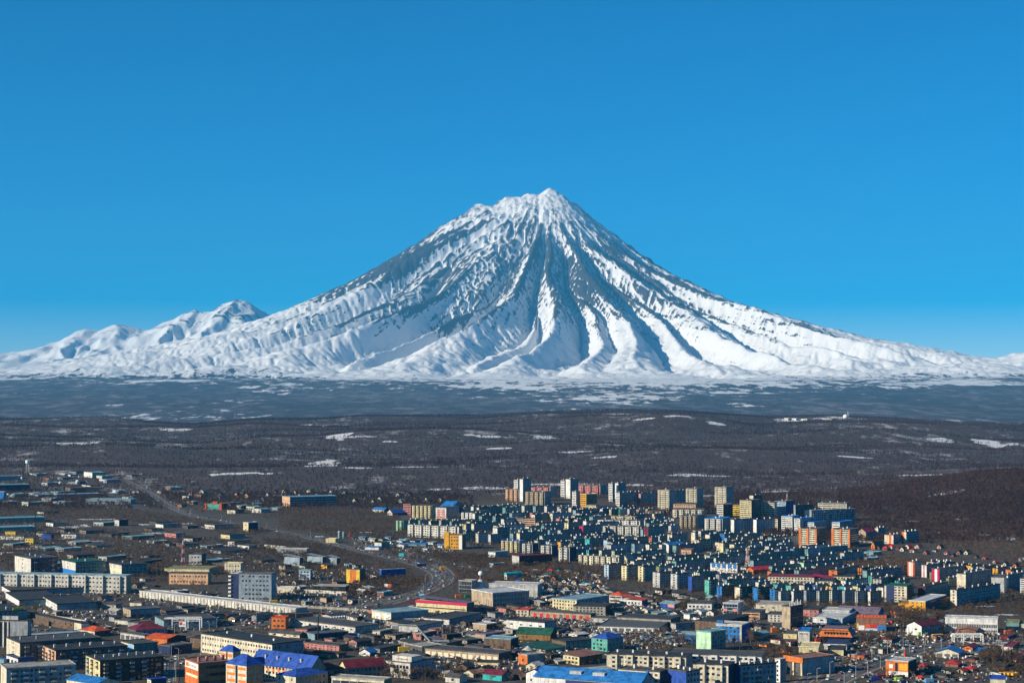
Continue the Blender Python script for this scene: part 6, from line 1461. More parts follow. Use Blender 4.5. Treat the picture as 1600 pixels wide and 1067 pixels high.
def tree_meshes(seed, H, spread, limbs, twigs, tw):
    """trunk and crown of one leafless tree as two builders"""
    r = random.Random(seed); tr, cr = MB(), MB()
    def limb(mb, p, q, w0, w1):
        p, q = mathutils.Vector(p), mathutils.Vector(q); d = (q - p).normalized()
        u = d.cross(mathutils.Vector((0.3, 1, 0.2))).normalized(); v = d.cross(u)
        n = len(mb.v)
        for (e, w) in ((p, w0), (q, w1)):
            for k in range(3): mb.v.append(tuple(e + (u * math.cos(2.094 * k) + v * math.sin(2.094 * k)) * w))
        for k in range(3):
            j = (k + 1) % 3; mb.f.append((n + k, n + j, n + 3 + j, n + 3 + k)); mb.m.append(0)
    top = mathutils.Vector((r.uniform(-.4, .4), r.uniform(-.4, .4), H * .62))
    mid = mathutils.Vector((r.uniform(-.2, .2), r.uniform(-.2, .2), H * .3))
    limb(tr, (0, 0, -.6), mid, H * .022, H * .017); limb(tr, mid, top, H * .017, H * .008)
    for i in range(limbs):
        t = r.uniform(.32, 1); s = mid.lerp(top, max(0, (t - .3) / .7)); a = r.uniform(0, 6.283)
        L = H * r.uniform(.25, .48) * (1.15 - .55 * t); up = r.uniform(.5, 1.5)
        e = s + mathutils.Vector((math.cos(a) * spread, math.sin(a) * spread, up)).normalized() * L
        limb(cr, s, e, H * .009, H * .003)
        for j in range(twigs):
            b0 = s.lerp(e, r.uniform(.25, 1)); d = mathutils.Vector((r.gauss(0, .7), r.gauss(0, .7), r.uniform(.1, 1.3))).normalized()
            l2 = H * r.uniform(.07, .19); w = tw * H * r.uniform(.6, 1.3)
            sd = d.cross(mathutils.Vector((r.gauss(0, 1), r.gauss(0, 1), r.gauss(0, 1)))).normalized() * w
            n = len(cr.v); cr.v += [tuple(b0 - sd), tuple(b0 + sd), tuple(b0 + d * l2 + sd * .25), tuple(b0 + d * l2 - sd * .25)]
            cr.f.append((n, n + 1, n + 2, n + 3)); cr.m.append(0)
    return tr, cr

def source_collection(name, n, H, spread, limbs, twigs, tw, mat):
    c = bpy.data.collections.new(name)
    for i in range(n):
        tr, cr = tree_meshes(100 + i * 7 + int(H * 10), H * (0.8 + .1 * i), spread, limbs, twigs, tw)
        k = len(tr.v); tr.v += cr.v; tr.f += [tuple(a + k for a in f) for f in cr.f]; tr.m += cr.m
        me = bpy.data.meshes.new(name); me.from_pydata(tr.v, [], tr.f); me.materials.append(mat)
        c.objects.link(bpy.data.objects.new('bare_tree_source', me))
    return c

def planted(name, pts, coll, smin, smax, seed):
    me = bpy.data.meshes.new(name); me.vertices.add(len(pts)); me.vertices.foreach_set('co', np.asarray(pts, np.float32).ravel()); me.update()
    o = bpy.data.objects.new(name, me); COL.objects.link(o); o['kind'] = 'stuff'
    ng = bpy.data.node_groups.new(name, 'GeometryNodeTree')
    ng.interface.new_socket('Geometry', in_out='INPUT', socket_type='NodeSocketGeometry'); ng.interface.new_socket('Geometry', in_out='OUTPUT', socket_type='NodeSocketGeometry')
    gi, go = ng.nodes.new('NodeGroupInput'), ng.nodes.new('NodeGroupOutput')
    ip = ng.nodes.new('GeometryNodeInstanceOnPoints'); ci = ng.nodes.new('GeometryNodeCollectionInfo')
    ci.inputs['Collection'].default_value = coll; ci.inputs['Separate Children'].default_value = True; ci.inputs['Reset Children'].default_value = True
    ip.inputs['Pick Instance'].default_value = True
    rs = ng.nodes.new('FunctionNodeRandomValue'); rs.data_type = 'FLOAT'; rs.inputs[2].default_value = smin; rs.inputs[3].default_value = smax; rs.inputs['Seed'].default_value = seed
    rv = ng.nodes.new('FunctionNodeRandomValue'); rv.data_type = 'FLOAT_VECTOR'; rv.inputs[0].default_value = (-.06, -.06, 0); rv.inputs[1].default_value = (.06, .06, 6.283)
    ng.links.new(gi.outputs[0], ip.inputs['Points']); ng.links.new(ci.outputs[0], ip.inputs['Instance'])
    ng.links.new(rs.outputs[1], ip.inputs['Scale']); ng.links.new(rv.outputs[0], ip.inputs['Rotation'])
    ng.links.new(ip.outputs[0], go.inputs[0])
    md = o.modifiers.new('plants', 'NODES'); md.node_group = ng
    return o

G = np.random.default_rng(5)
# the wood on the hills
NW = 120000
wu = G.uniform(-0.32, 0.32, NW * 2); wy = np.sqrt(G.uniform(3420.0 ** 2, 8500.0 ** 2, NW * 2))
wx = wu * wy
dens = 0.78 + 0.65 * fbm(wx / 900.0, wy / 330.0, 201, 3) + 0.35 * fbm(wx / 80.0, wy / 120.0, 203, 2)
keep = (G.uniform(0, 1, NW * 2) < np.clip(dens, 0.12, 1)) & (G.uniform(0, 1, NW * 2) > 0.95 * clearing(wx, wy))
wx, wy = wx[keep][:NW], wy[keep][:NW]
# the wooded rise at the right edge, and the strip where town and hills meet
ru, ry_ = G.uniform(0.17, 0.36, 26000), np.sqrt(G.uniform(2480.0 ** 2, 3480.0 ** 2, 26000))
rk = (ru > 0.262 - 0.10 * sstep(2600, 3250, ry_) + 0.012 * gnoise(ry_ / 60.0, ry_ * 0, 7)) & (G.uniform(0, 1, 26000) > 1.3 * clearing(ru * ry_, ry_))
wx = np.concatenate([wx, (ru * ry_)[rk]]); wy = np.concatenate([wy, ry_[rk]])
for (u0, u1, y0, y1, n_) in ((0.13, 0.33, 2420, 3000, 11000), (0.06, 0.31, 2900, 3480, 11000), (-0.31, -0.02, 3050, 3480, 7000)):
    ru, ry_ = G.uniform(u0, u1, n_), G.uniform(y0, y1, n_); rk = gnoise(ru * ry_ / 60.0, ry_ / 90.0, 17) > -0.22
    wx = np.concatenate([wx, (ru * ry_)[rk]]); wy = np.concatenate([wy, ry_[rk]])
keep = open_ground(wx, wy, 6, 4)
wx, wy = wx[keep], wy[keep]
wz = height(wx, wy)
far_src = source_collection('far_tree', 5, 10.0, 1.0, 6, 4, 0.030, M_WOOD)
planted('bare_wood', np.stack([wx, wy, wz], -1), far_src, 0.55, 1.1, 3)

# scrub between the houses
SCRUB = [([(0, 786), (190, 793), (300, 812), (420, 828), (400, 838), (200, 816), (0, 809)], 4200), ([(430, 796), (620, 802), (640, 830), (700, 846), (690, 852), (560, 845), (440, 826)], 4200),
    ([(600, 860), (760, 870), (850, 884), (850, 900), (760, 892), (690, 884), (620, 870)], 2200), ([(410, 842), (500, 852), (640, 890), (650, 908), (560, 916), (430, 876)], 2600), ([(556, 906), (672, 905), (640, 926), (540, 934)], 1200),
    ([(700, 892), (830, 890), (830, 924), (745, 910), (705, 905)], 900), ([(800, 872), (950, 888), (950, 912), (800, 902)], 1300), ([(1010, 936), (1400, 948), (1400, 957), (1010, 946)], 1100),
    ([(1380, 948), (1480, 962), (1475, 990), (1400, 978)], 900), ([(1365, 836), (1420, 800), (1620, 745), (1620, 892), (1530, 868), (1450, 852)], 8000), ([(1290, 868), (1450, 876), (1420, 900), (1300, 888)], 1300),
    ([(1500, 1024), (1640, 1020), (1640, 1064), (1530, 1050)], 700), ([(1200, 1008), (1285, 1022), (1250, 1050), (1190, 1036)], 350), ([(0, 812), (420, 850), (430, 905), (0, 882)], 4500), ([(640, 812), (1060, 796), (1290, 866), (1420, 900), (1420, 945), (1000, 935), (820, 880), (720, 850)], 7000), ([(200, 880), (262, 880), (262, 914), (200, 918)], 420), ([(0, 855), (430, 850), (430, 872), (0, 872)], 900),
    ([(230, 770), (430, 780), (600, 785), (760, 790), (700, 800), (420, 812), (300, 800)], 2600), ([(0, 735), (230, 742), (200, 795), (0, 796)], 1500), ([(590, 1040), (720, 1040), (730, 1067), (590, 1067)], 160), ([(1600, 985), (1480, 1000), (1560, 1020), (1640, 1020)], 200),
    ([(420, 890), (500, 890), (510, 930), (430, 935)], 420), ([(1330, 770), (1620, 740), (1640, 800), (1420, 815)], 3000), ([(1500, 920), (1620, 925), (1620, 965), (1480, 960)], 700), ([(960, 990), (1090, 1005), (1080, 1020), (980, 1015)], 160)]
sx, sy = [], []
for (pl, n) in SCRUB:
    a, b = sample(pl, n, G); sx.append(a); sy.append(b)
a, b = sample([(0, 812), (1600, 850), (1600, 1067), (0, 1067)], 11000, G); sx.append(a); sy.append(b)
X, Y, Z = pix_ground(np.concatenate(sx), np.concatenate(sy))
ru, ry_ = G.uniform(0.26, 0.44, 9000) * np.where(G.uniform(0, 1, 9000) < 0.5, 1, -1), G.uniform(1350, 3450, 9000); X = np.concatenate([X, ru * ry_]); Y = np.concatenate([Y, ry_])
ru, ry_ = G.uniform(-0.31, 0.31, 9000), G.uniform(3250, 3480, 9000); X = np.concatenate([X, ru * ry_]); Y = np.concatenate([Y, ry_])
Z = np.where(Y > 2540, height(X, Y), 0.0)
k = open_ground(X, Y, 2.0, 0.5)
k &= gnoise(X / 35.0, Y / 55.0, 211) > -0.33
scrub_src = source_collection('scrub_tree', 5, 5.6, 1.25, 9, 7, 0.014, M_TWIG)
planted('bare_scrub', np.stack([X[k], Y[k], Z[k]], -1), scrub_src, 0.45, 1.15, 9)

# the trees that can be told apart: each with its own trunk and crown
TREE_SRC = []
for i in range(5):
    tr, cr = tree_meshes(900 + i, 9.5 + .8 * i, 0.9, 13, 11, 0.0085)
    mt, mc = bpy.data.meshes.new('trunk'), bpy.data.meshes.new('crown')
    mt.from_pydata(tr.v, [], tr.f); mc.from_pydata(cr.v, [], cr.f); mt.materials.append(M_BARK); mc.materials.append(M_TWIG)
    TREE_SRC.append((mt, mc))
GROVES = [([(596, 1046), (712, 1050), (716, 1066), (590, 1066)], 34, 'bare brown tree in the grove before the white culture house'), ([(1510, 1026), (1600, 1026), (1600, 1050), (1530, 1046)], 46, 'bare grey tree in the grove at the bottom right edge'),
    ([(1300, 1006), (1400, 1006), (1390, 1016), (1300, 1014)], 18, 'bare tree on the verge above the crossroads'), ([(1114, 1002), (1190, 1006), (1190, 1016), (1120, 1018)], 16, 'bare tree between the mint-green gable and the white panel block'),
    ([(1018, 992), (1086, 1002), (1080, 1014), (1030, 1010)], 16, 'bare tree left of the mint-green gable'), ([(690, 988), (722, 988), (720, 1000), (690, 1000)], 10, 'bare bush-like tree on the mound below the red container'),
    ([(1380, 956), (1480, 966), (1470, 982), (1400, 974)], 30, 'bare tree in the belt below the amber school'), ([(1060, 936), (1210, 942), (1210, 952), (1080, 948)], 20, 'bare tree at the foot of the falling gables'),
    ([(836, 1028), (860, 1028), (858, 1040), (838, 1040)], 5, 'bare round tree beside the orange-ended annex'), ([(430, 892), (500, 892), (500, 926), (432, 930)], 20, 'bare tree right of the grey slab office'),
    ([(1225, 1012), (1250, 1018), (1245, 1036), (1205, 1034)], 14, 'bare tree left of the yellow two-tier shed'), ([(208, 884), (262, 884), (262, 910), (210, 914)], 16, 'bare tree left of the pink school'), ([(0, 955), (120, 962), (110, 972), (50, 968)], 8, 'bare tree along the brown brick wall')]
gt = np.random.default_rng(8)
for (pl, n, lab) in GROVES:
    a, b = sample(pl, n * 3, gt); X, Y, Z = pix_ground(a, b); k = np.nonzero(open_ground(X, Y, 2.5, .5))[0][:n]
    for j in k:
        mt, mc = TREE_SRC[int(gt.integers(5))]
        t = empty('bare_tree', (X[j], Y[j], Z[j]), gt.uniform(0, 6.28)); s = gt.uniform(.65, 1.1); t.scale = (s, s, s)
        tag(t, lab, 'tree', lab.replace('bare tree', 'bare trees').replace('bare brown tree', 'bare brown trees').replace('bare grey tree', 'bare grey trees'))
        for (nm, me) in (('trunk', mt), ('crown', mc)):
            p = bpy.data.objects.new(nm, me); COL.objects.link(p); p.parent = t

# ------------------------------------------------------------------ cars
CARC = dict(white=(.75, .75, .74), silver=(.42, .43, .44), grey=(.14, .145, .15), black=(.015, .015, .017), red=(.35, .02, .02), blue=(.02, .06, .22), beige=(.42, .36, .26), green=(.03, .14, .06))
def carmat(c):
    m = bpy.data.materials.new('car_paint'); nt, n, l, b = nodes_of(m)
    b.inputs['Base Color'].default_value = (*CARC[c], 1); b.inputs['Roughness'].default_value = 0.28; b.inputs['Coat Weight'].default_value = 0.4
    return m
M_CAR = {c: carmat(c) for c in CARC}
def car_mesh(kind):
    """body with wheel arches and lamps, and the glazed cabin, nose towards +x"""
    L, W = {'sedan': (4.5, 1.75), 'wagon': (4.6, 1.85), 'van': (4.9, 1.95)}[kind]
    low = {'sedan': .92, 'wagon': 1.05, 'van': 1.15}[kind]; top = {'sedan': 1.45, 'wagon': 1.75, 'van': 2.1}[kind]
    mb, g = MB(), MB()
    prof = [(-L / 2, .38), (-L / 2 + .1, low - .1), (-L / 2 + .5, low), (L / 2 - 1.2, low), (L / 2 - .15, low - .22), (L / 2, .42)]
    n = len(mb.v)
    for y in (-W / 2, W / 2): mb.v += [(x, y, z) for x, z in prof]
    k = len(prof)
    for i in range(k):
        j = (i + 1) % k; mb.f.append((n + j, n + i, n + k + i, n + k + j)); mb.m.append(0)
    mb.f.append(tuple(n + i for i in range(k))); mb.m.append(0); mb.f.append(tuple(n + k + i for i in reversed(range(k)))); mb.m.append(0)
    c0, c1, t0, t1 = {'sedan': (-1.75, 1.15, -1.1, .35), 'wagon': (-2.2, 1.1, -2.0, .45), 'van': (-2.3, 1.75, -2.2, 1.05)}[kind]
    for (b, m_, wz, sh, zz) in ((g, 0, W / 2 - .08, .16, top - .08), (mb, 0, W / 2 - .20, .05, None),):
        if zz is not None:
            b.v += [(c0, -wz, low), (c1, -wz, low), (c1, wz, low), (c0, wz, low), (t0, -wz + sh, zz), (t1, -wz + sh, zz), (t1, wz - sh, zz), (t0, wz - sh, zz)]; q = len(b.v) - 8
            for f in ((0, 1, 5, 4), (1, 2, 6, 5), (2, 3, 7, 6), (3, 0, 4, 7)): b.f.append(tuple(q + i for i in f)); b.m.append(m_)
        else: b.box(t0 - .03, t1 + .05, -wz - .02, wz + .02, top - .08, top, 0)
    for x in (-L / 2 + .85, L / 2 - .9):
        for y in (-W / 2 - .02, W / 2 - .2):
            n = len(mb.v); seg = 8
            for yy in (y, y + .22): mb.v += [(x + .33 * math.cos(6.283 * i / seg), yy, .33 + .33 * math.sin(6.283 * i / seg)) for i in range(seg)]
            for i in range(seg):
                j = (i + 1) % seg; mb.f.append((n + i, n + j, n + seg + j, n + seg + i)); mb.m.append(1)
            mb.f.append(tuple(n + i for i in range(seg))); mb.m.append(1); mb.f.append(tuple(n + seg + i for i in range(seg))); mb.m.append(1)
    for y in (-W / 2 + .12, W / 2 - .45): mb.box(L / 2 - .08, L / 2 + .01, y, y + .33, .55, .68, 2); mb.box(-L / 2 - .01, -L / 2 + .08, y, y + .33, .62, .8, 3)
    return mb, g
CARM = {}
for kd in ('sedan', 'wagon', 'van'):
    mb, g = car_mesh(kd)
    mg = bpy.data.meshes.new('cabin'); mg.from_pydata(g.v, [], g.f); mg.materials.append(glassmat(0))
    for c in CARC:
        me = bpy.data.meshes.new('car'); me.from_pydata(mb.v, [], mb.f)
        for m_ in (M_CAR[c], wallmat('black', 'plain'), wallmat('white', 'plain'), wallmat('red', 'plain')): me.materials.append(m_)
        me.polygons.foreach_set('material_index', mb.m)
        CARM[kd, c] = (me, mg)
CAR_RR = random.Random(4)
def car(x, y, z, rz, where, group, cols=None):
    c = CAR_RR.choice(cols or ['white', 'white', 'white', 'silver', 'silver', 'grey', 'black', 'blue', 'red', 'beige']); kd = CAR_RR.choice(('sedan', 'sedan', 'wagon', 'wagon', 'van'))
    me, mg = CARM[kd, c]
    o = bpy.data.objects.new('parked_car' if 'parked' in group else 'moving_car', me); COL.objects.link(o); o.location = (x, y, z); o.rotation_euler = (0, 0, rz)
    w = bpy.data.objects.new('cabin', mg); COL.objects.link(w); w.parent = o
    tag(o, f"{c} {'saloon car' if kd == 'sedan' else 'estate car' if kd == 'wagon' else 'minibus'} {where}", 'car' if kd != 'van' else 'van', group)
def drive(R, f0, f1, n, offs, where, group, jit=.35):
    c, nn, d, zf = R
    for i in range(n):
        f = f0 + (f1 - f0) * (i + CAR_RR.uniform(-jit, jit)) / max(1, n); k = int(min(max(f, 0), .999) * (len(c) - 1)); of = CAR_RR.choice(offs)
        p = c[k] + nn[k] * of; a = math.atan2(d[k][1], d[k][0]) + (0 if of > 0 else math.pi)
        car(p[0], p[1], zf[k] + .22, a, where, group)
drive(R_MAIN, .72, .97, 46, (-5.2, -1.8, 1.8), 'queuing on the motorway curve', 'cars queuing on the motorway curve')
drive(R_MAIN, .25, .72, 26, (-5, -1.8, 1.8, 5), 'on the straight upper motorway', 'cars on the upper motorway')
drive(R_OUT, .05, .95, 14, (-3, 3), 'on the outer slip road of the curve', 'cars on the outer slip road')
drive(R_UP, .05, .95, 16, (-2, 2), 'on the narrow road above the motorway', 'cars on the narrow upper road')
drive(R_X, .12, .95, 26, (-6, -2, 2, 6), 'on the wide road through the crossroads', 'cars on the crossroads road')
drive(R_LEFT, .05, .9, 12, (-3, 3), 'on the road below the long white garage row', 'cars on the road below the garages')
drive(R_S, .05, .9, 8, (-2.2, 2.2), 'on the street beside the yellow gable block', 'cars on the street by the shopping centre')
def lot(poly, n, rz, where, seed, cols=None):
    g = np.random.default_rng(seed); a, b = sample(poly, n * 3, g); X, Y, Z = pix_ground(a, b); k = np.nonzero(open_ground(X, Y, 2.5, -2.0))[0]
    used = []
    for j in k:
        if len(used) >= n: break
        x, y = X[j], Y[j]
        if any((x - q[0]) ** 2 + (y - q[1]) ** 2 < 20 for q in used): continue
        used.append((x, y)); car(x, y, Z[j] + .02, rz + CAR_RR.uniform(-.12, .12) + CAR_RR.choice((0, math.pi)), 'parked ' + where, 'cars parked ' + where, cols)
lot([(300, 950), (470, 965), (455, 976), (320, 972)], 40, 1.1, 'in the yard below the long white garage row', 1)
lot([(930, 990), (1045, 992), (1050, 1008), (975, 1004)], 34, .5, 'among the stalls before the market hall', 2)
lot([(1325, 1000), (1420, 998), (1430, 1010), (1330, 1014)], 18, .3, 'above the crossroads', 3)
lot([(1330, 1054), (1480, 1056), (1490, 1067), (1335, 1067)], 16, .8, 'in the scrap yard at the bottom right', 4, ['red', 'green', 'blue', 'white', 'silver', 'grey'])
lot([(1512, 1008), (1600, 1014), (1600, 1021), (1520, 1014)], 14, .2, 'in the line beside the bare grove', 5, ['white', 'white', 'silver'])
lot([(860, 964), (1000, 976), (990, 984), (880, 976)], 16, .2, 'before the red-door garages', 6)
lot([(470, 932), (600, 940), (590, 950), (480, 945)], 12, .9, 'by the works gate below the yellow tower', 7)
lot([(110, 954), (250, 958), (240, 968), (120, 966)], 16, 1.0, 'in the dark yard behind the brown brick wall', 8)
lot([(670, 955), (760, 962), (760, 968), (700, 966)], 12, .5, 'before the yellow trading hall', 9)
lot([(250, 1026), (300, 1030), (300, 1062), (262, 1064)], 6, 1.3, 'left of the orange shopping centre', 10)

# a row of white vans
vm, vg = MB(), MB()
vm.box(-3, 1.2, -1.05, 1.05, .5, 2.9); vm.prism([(1.2, -1), (2.9, -1), (2.9, 1), (1.2, 1)], .5, 1.35); vm.prism([(1.2, -1), (2.2, -1), (2.2, 1), (1.2, 1)], 1.35, 2.3)
for x in (-2, 2):
    for y in (-1.08, .85): vm.box(x - .4, x + .4, y, y + .22, 0, .75, 1)
vg.box(2.2, 2.25, -.9, .9, 1.45, 2.2)
vme = bpy.data.meshes.new('van'); vme.from_pydata(vm.v, [], vm.f); vme.materials.append(wallmat('white', 'plain')); vme.materials.append(wallmat('black', 'plain')); vme.polygons.foreach_set('material_index', vm.m)
vgl = bpy.data.meshes.new('windscreen'); vgl.from_pydata(vg.v, [], vg.f); vgl.materials.append(glassmat(0))
for i in range(13):
    x, y, z = ground(500 + 4.2 * i, 970 - .35 * i)
    o = bpy.data.objects.new('delivery_van', vme); COL.objects.link(o); o.location = (x, y, z); o.rotation_euler = (0, 0, -1.9)
    w = bpy.data.objects.new('windscreen', vgl); COL.objects.link(w); w.parent = o
    tag(o, 'white box van in the row behind the long white factory', 'van', 'white box vans in the row')

# yellow tippers
def tipper(px, py, lab):
    x, y, z = ground(px, py); t = empty('dump_truck', (x, y, z), .4)
    a = MB(); a.prism([(-3.2, -1.3), (.6, -1.3), (.6, 1.3), (-3.2, 1.3)], 1.3, 2.9); a.build('bed', wallmat('amber', 'plain'), t)
    a = MB(); a.box(.9, 2.6, -1.2, 1.2, .9, 2.9); a.build('cab', wallmat('amber', 'plain'), t)
    a = MB(); a.box(2.6, 2.66, -1, 1, 1.9, 2.7); a.build('windscreen', glassmat(0), t)
    a = MB()
    for xx in (-2.4, -1, 1.7):
        for yy in (-1.35, .95): a.box(xx - .5, xx + .5, yy, yy + .4, 0, 1)
    a.build('wheel', wallmat('black', 'plain'), t)['kind'] = 'stuff'
    tag(t, lab, 'truck', 'amber tippers in the bottom right corner')
for i, n_ in enumerate(('first', 'second', 'third', 'fourth')): tipper(1568 + 6.3 * i, 1056 + .4 * i, f'amber tipper truck, {n_} from the left of the row by the grove')

# ------------------------------------------------------------------ containers and loads
def container(px, py, col, lab, L=6.1, H=2.6, rz=.3, W=2.45):
    x, y, z = ground(px, py); t = empty('shipping_container', (x, y, z), rz)
    a = MB(); a.box(0, L, 0, W, .05, H, bottom=True)
    for i in range(int(L / .6)): a.box(i * .6 + .1, i * .6 + .35, -.06, 0, .2, H - .15)
    a.build('body', wallmat(col, 'plain'), t)
    a = MB(); a.box(-.05, 0, .1, W / 2 - .05, .15, H - .1); a.box(-.05, 0, W / 2 + .05, W - .1, .15, H - .1); a.build('door', wallmat(col, 'wall'), t)
    tag(t, lab, 'container')
for (px, py, c, lab, L, H) in ((670, 990, 'red', 'large red container below the cream garage', 9, 4.2), (623, 1018, 'yellow', 'yellow container left of the white culture house', 8, 3.6), (722, 1002, 'ltyellow', 'pale yellow flat container in the works yard', 7, 1.6),
        (632, 972, 'ltblue', 'pale blue trailer right of the cream garage', 7, 3), (644, 971, 'ltyellow', 'pale yellow trailer right of the cream garage', 6, 2.6), (700, 966, 'yellow', 'yellow loader body before the yellow trading hall', 5, 3),
        (422, 943, 'yellow', 'yellow tank container below the grey slab office', 7, 3.2), (712, 934, 'orange', 'orange container behind the yellow trading hall', 6, 3), (727, 934, 'green', 'green container behind the yellow trading hall', 8, 3),
        (1436, 993, 'lime', 'yellow-green van body before the dark maroon roof', 6, 3), (1458, 996, 'yellow', 'yellow container pair below the dark maroon roof', 9, 2.6), (1571, 990, 'orange', 'orange container right of the long white hall', 6, 3),
        (1471, 988, 'amber', 'amber hut-like container left of the long white hall', 4, 4), (1258, 1002, 'red', 'red container before the lettered cream kiosk', 3, 4), (1275, 1006, 'red', 'rust red container left of the orange mansard hall', 4, 4),
        (1206, 988, 'orange', 'orange container left of the pale yellow kiosk', 5, 4), (1372, 1060, 'maroon', 'dark red container in the scrap yard', 6, 2.5), (1400, 1064, 'lime', 'lime-green container in the scrap yard', 5, 2.5), (1447, 1066, 'sky', 'sky-blue container in the scrap yard', 6, 2.5),
        (1362, 1063, 'blue', 'blue container beside the scrap yard', 5, 3), (543, 996, 'brblue', 'bright blue container beside the long white factory', 8, 3.5), (560, 998, 'ltblue', 'pale blue container beside the long white factory', 4, 4), (612, 983, 'white', 'white refrigerated trailer in the works yard', 12, 3),
        (1325, 990, 'ltblue', 'small pale container left of the banner supermarket', 5, 2.4), (620, 895, 'crimson', 'crimson truck body on the motorway curve', 7, 3.4), (652, 885, 'navy', 'dark bus body on the motorway curve', 10, 3), (688, 890, 'amber', 'amber truck body on the slip road', 6, 3.4)):
    container(px, py, c, lab, L, H)

# ------------------------------------------------------------------ masts, tanks, gantries
def mast(px, py, hpx, lab, cols=('red', 'white'), w0=3.0, bands=7, name='radio_mast'):
    x, y, z = ground(px, py); D = y; H = hpx * D / FPX; t = empty(name, (x, y, z), .4)
    for i in range(bands):
        a = MB(); z0, z1 = H * i / bands, H * (i + 1) / bands; r0, r1 = w0 / 2 * (1 - i / bands * .85), w0 / 2 * (1 - (i + 1) / bands * .85)
        cs = [(1, 1), (-1, 1), (-1, -1), (1, -1)]
        for k in range(4):
            p, q = cs[k], cs[(k + 1) % 4]
            a.bar((p[0] * r0, p[1] * r0, z0), (p[0] * r1, p[1] * r1, z1), .38); a.bar((p[0] * r0, p[1] * r0, z0), (q[0] * r1, q[1] * r1, z1), .24); a.bar((p[0] * r1, p[1] * r1, z1), (q[0] * r1, q[1] * r1, z1), .24)
        a.build('lattice', wallmat(cols[i % len(cols)], 'plain'), t)
    a = MB(); a.cyl(0, 0, .15, .08, H, H * 1.08, 6); a.build('antenna', wallmat('ltgrey', 'plain'), t)
    tag(t, lab, 'mast')
mast(286, 884, 46, 'tall red and white lattice mast behind the grey windowed house')
mast(1168, 889, 34, 'reddish lattice mast beside the long red roof', ('rose', 'offwhite'), 4.5)
mast(367, 657, 12, 'far red and white mast standing in the blue plain', ('rose', 'white'), 18, 4)
mast(1325, 655, 12, 'thin leaning aerial beside the white hilltop dome', ('white',), 8, 3)
mast(1230, 806, 34, 'thin mast behind the light blue tower', ('offwhite', 'rose'), 3)
def tube(px, py, hpx, wpx, col, lab, cat, name, cap=None):
    x, y, z = ground(px, py); D = y; H, r = hpx * D / FPX, wpx * D / FPX / 2; t = empty(name, (x, y, z))
    a = MB(); a.cyl(0, 0, r, r * (.8 if cat == 'chimney' else 1), -1, H, 16); a.build('shaft' if cat == 'chimney' else 'drum', wallmat(col), t)
    a = MB(); a.cyl(0, 0, r * 1.12, r * 1.12, H, H + r * .35, 16)
    if cap: a.cyl(0, 0, r * 1.05, .1, H + r * .35, H + r * 1.1, 16)
    a.build('rim', wallmat(cap or col), t)
    tag(t, lab, cat)
tube(497, 1001, 38, 2.4, 'black', 'tall black chimney beside the white silo', 'chimney', 'chimney')
tube(504, 992, 13, 4, 'ltblue', 'white silo right of the tall black chimney', 'silo', 'silo', 'white')
tube(585, 981, 11, 5, 'ltblue', 'white silo at the end of the long white factory', 'silo', 'silo', 'white')
tube(55, 846, 44, 1.2, 'black', 'thin tall black stack at the far left', 'chimney', 'chimney')
tube(530, 841, 10, 4, 'slate', 'slate-blue silo beside the filling station, left', 'silo', 'silo', 'ltblue')
tube(537, 841, 9, 4, 'slate', 'slate-blue silo beside the filling station, right', 'silo', 'silo', 'slate')
tube(547, 841, 10, 2, 'red', 'red filling station price pillar', 'sign', 'price_sign')
tube(1414, 1028, 11, 3.5, 'redorange', 'orange-red advertising pillar behind the orange framed pavilion', 'sign', 'advertising_pillar')
tube(825, 1025, 6, 20, 'roofgrey', 'wide low round grey tank behind the orange-ended annex', 'tank', 'storage_tank', 'ltgrey')
tube(760, 948, 12, 1.6, 'ltgrey', 'pale vent stack before the pale-roofed office', 'chimney', 'chimney')
for (px, hh, w_) in ((692, 14, 'leftmost'), (699, 14, 'middle one'), (704, 12, 'rightmost')): tube(px, 990, hh, 2.2, 'steel', f'slim steel silo by the mound, {w_} of three', 'silo', 'silo')
def ball(px, py, rpx, lab, name='radar_dome', cat='dome', stand=0.4, lo=-35):
    x, y, z = ground(px, py); r = rpx * y / FPX; t = empty(name, (x, y, z))
    a = MB(); a.cyl(0, 0, r * .7, r * .7, -1, r * stand, 12); a.build('base', wallmat('ltgrey'), t)
    a = MB(); a.dome(0, 0, r * (stand + .55), r, lo=lo); a.build('shell', wallmat('white', 'plain'), t, True)
    tag(t, lab, cat)
ball(1321, 655, 4, 'white radar dome on the far wooded ridge')
ball(731, 987, 2.6, 'small white ball tank in the works yard', 'ball_tank', 'tank', 1.0, -90)
for (px, py, r, w) in ((9, 749, 2, 'leftmost of three in a line'), (27, 749, 2, 'middle of three in a line'), (34, 749, 2, 'rightmost of three in a line'), (94, 758, 3, 'before the brick red cube'), (121, 757, 3.6, 'largest of the group')):
    ball(px, py, r, f'white dome in the far left industry, {w}', 'storage_dome', 'dome')
# white cone with a ball on top
x, y, z = ground(751, 923); k = 1.22 * y / FPX; t = empty('observatory_cone', (x, y, z))
a = MB(); a.cyl(0, 0, 13 * k, 2.2 * k, -1, 15 * k, 24)
for i in range(12):
    c_, s_ = math.cos(i * .5236), math.sin(i * .5236); a.bar((11.1 * k * c_, 11.1 * k * s_, 0), (2.3 * k * c_, 2.3 * k * s_, 15 * k), .25)
a.build('cone', wallmat('offwhite'), t); a = MB(); a.cyl(0, 0, 1.8 * k, 1.2 * k, 15 * k, 20 * k, 12); a.build('neck', wallmat('brown'), t)
a = MB(); a.dome(0, 0, 22.5 * k, 3.2 * k); a.build('ball', wallmat('white', 'plain'), t, True); tag(t, 'ribbed white cone topped by a white ball', 'monument')
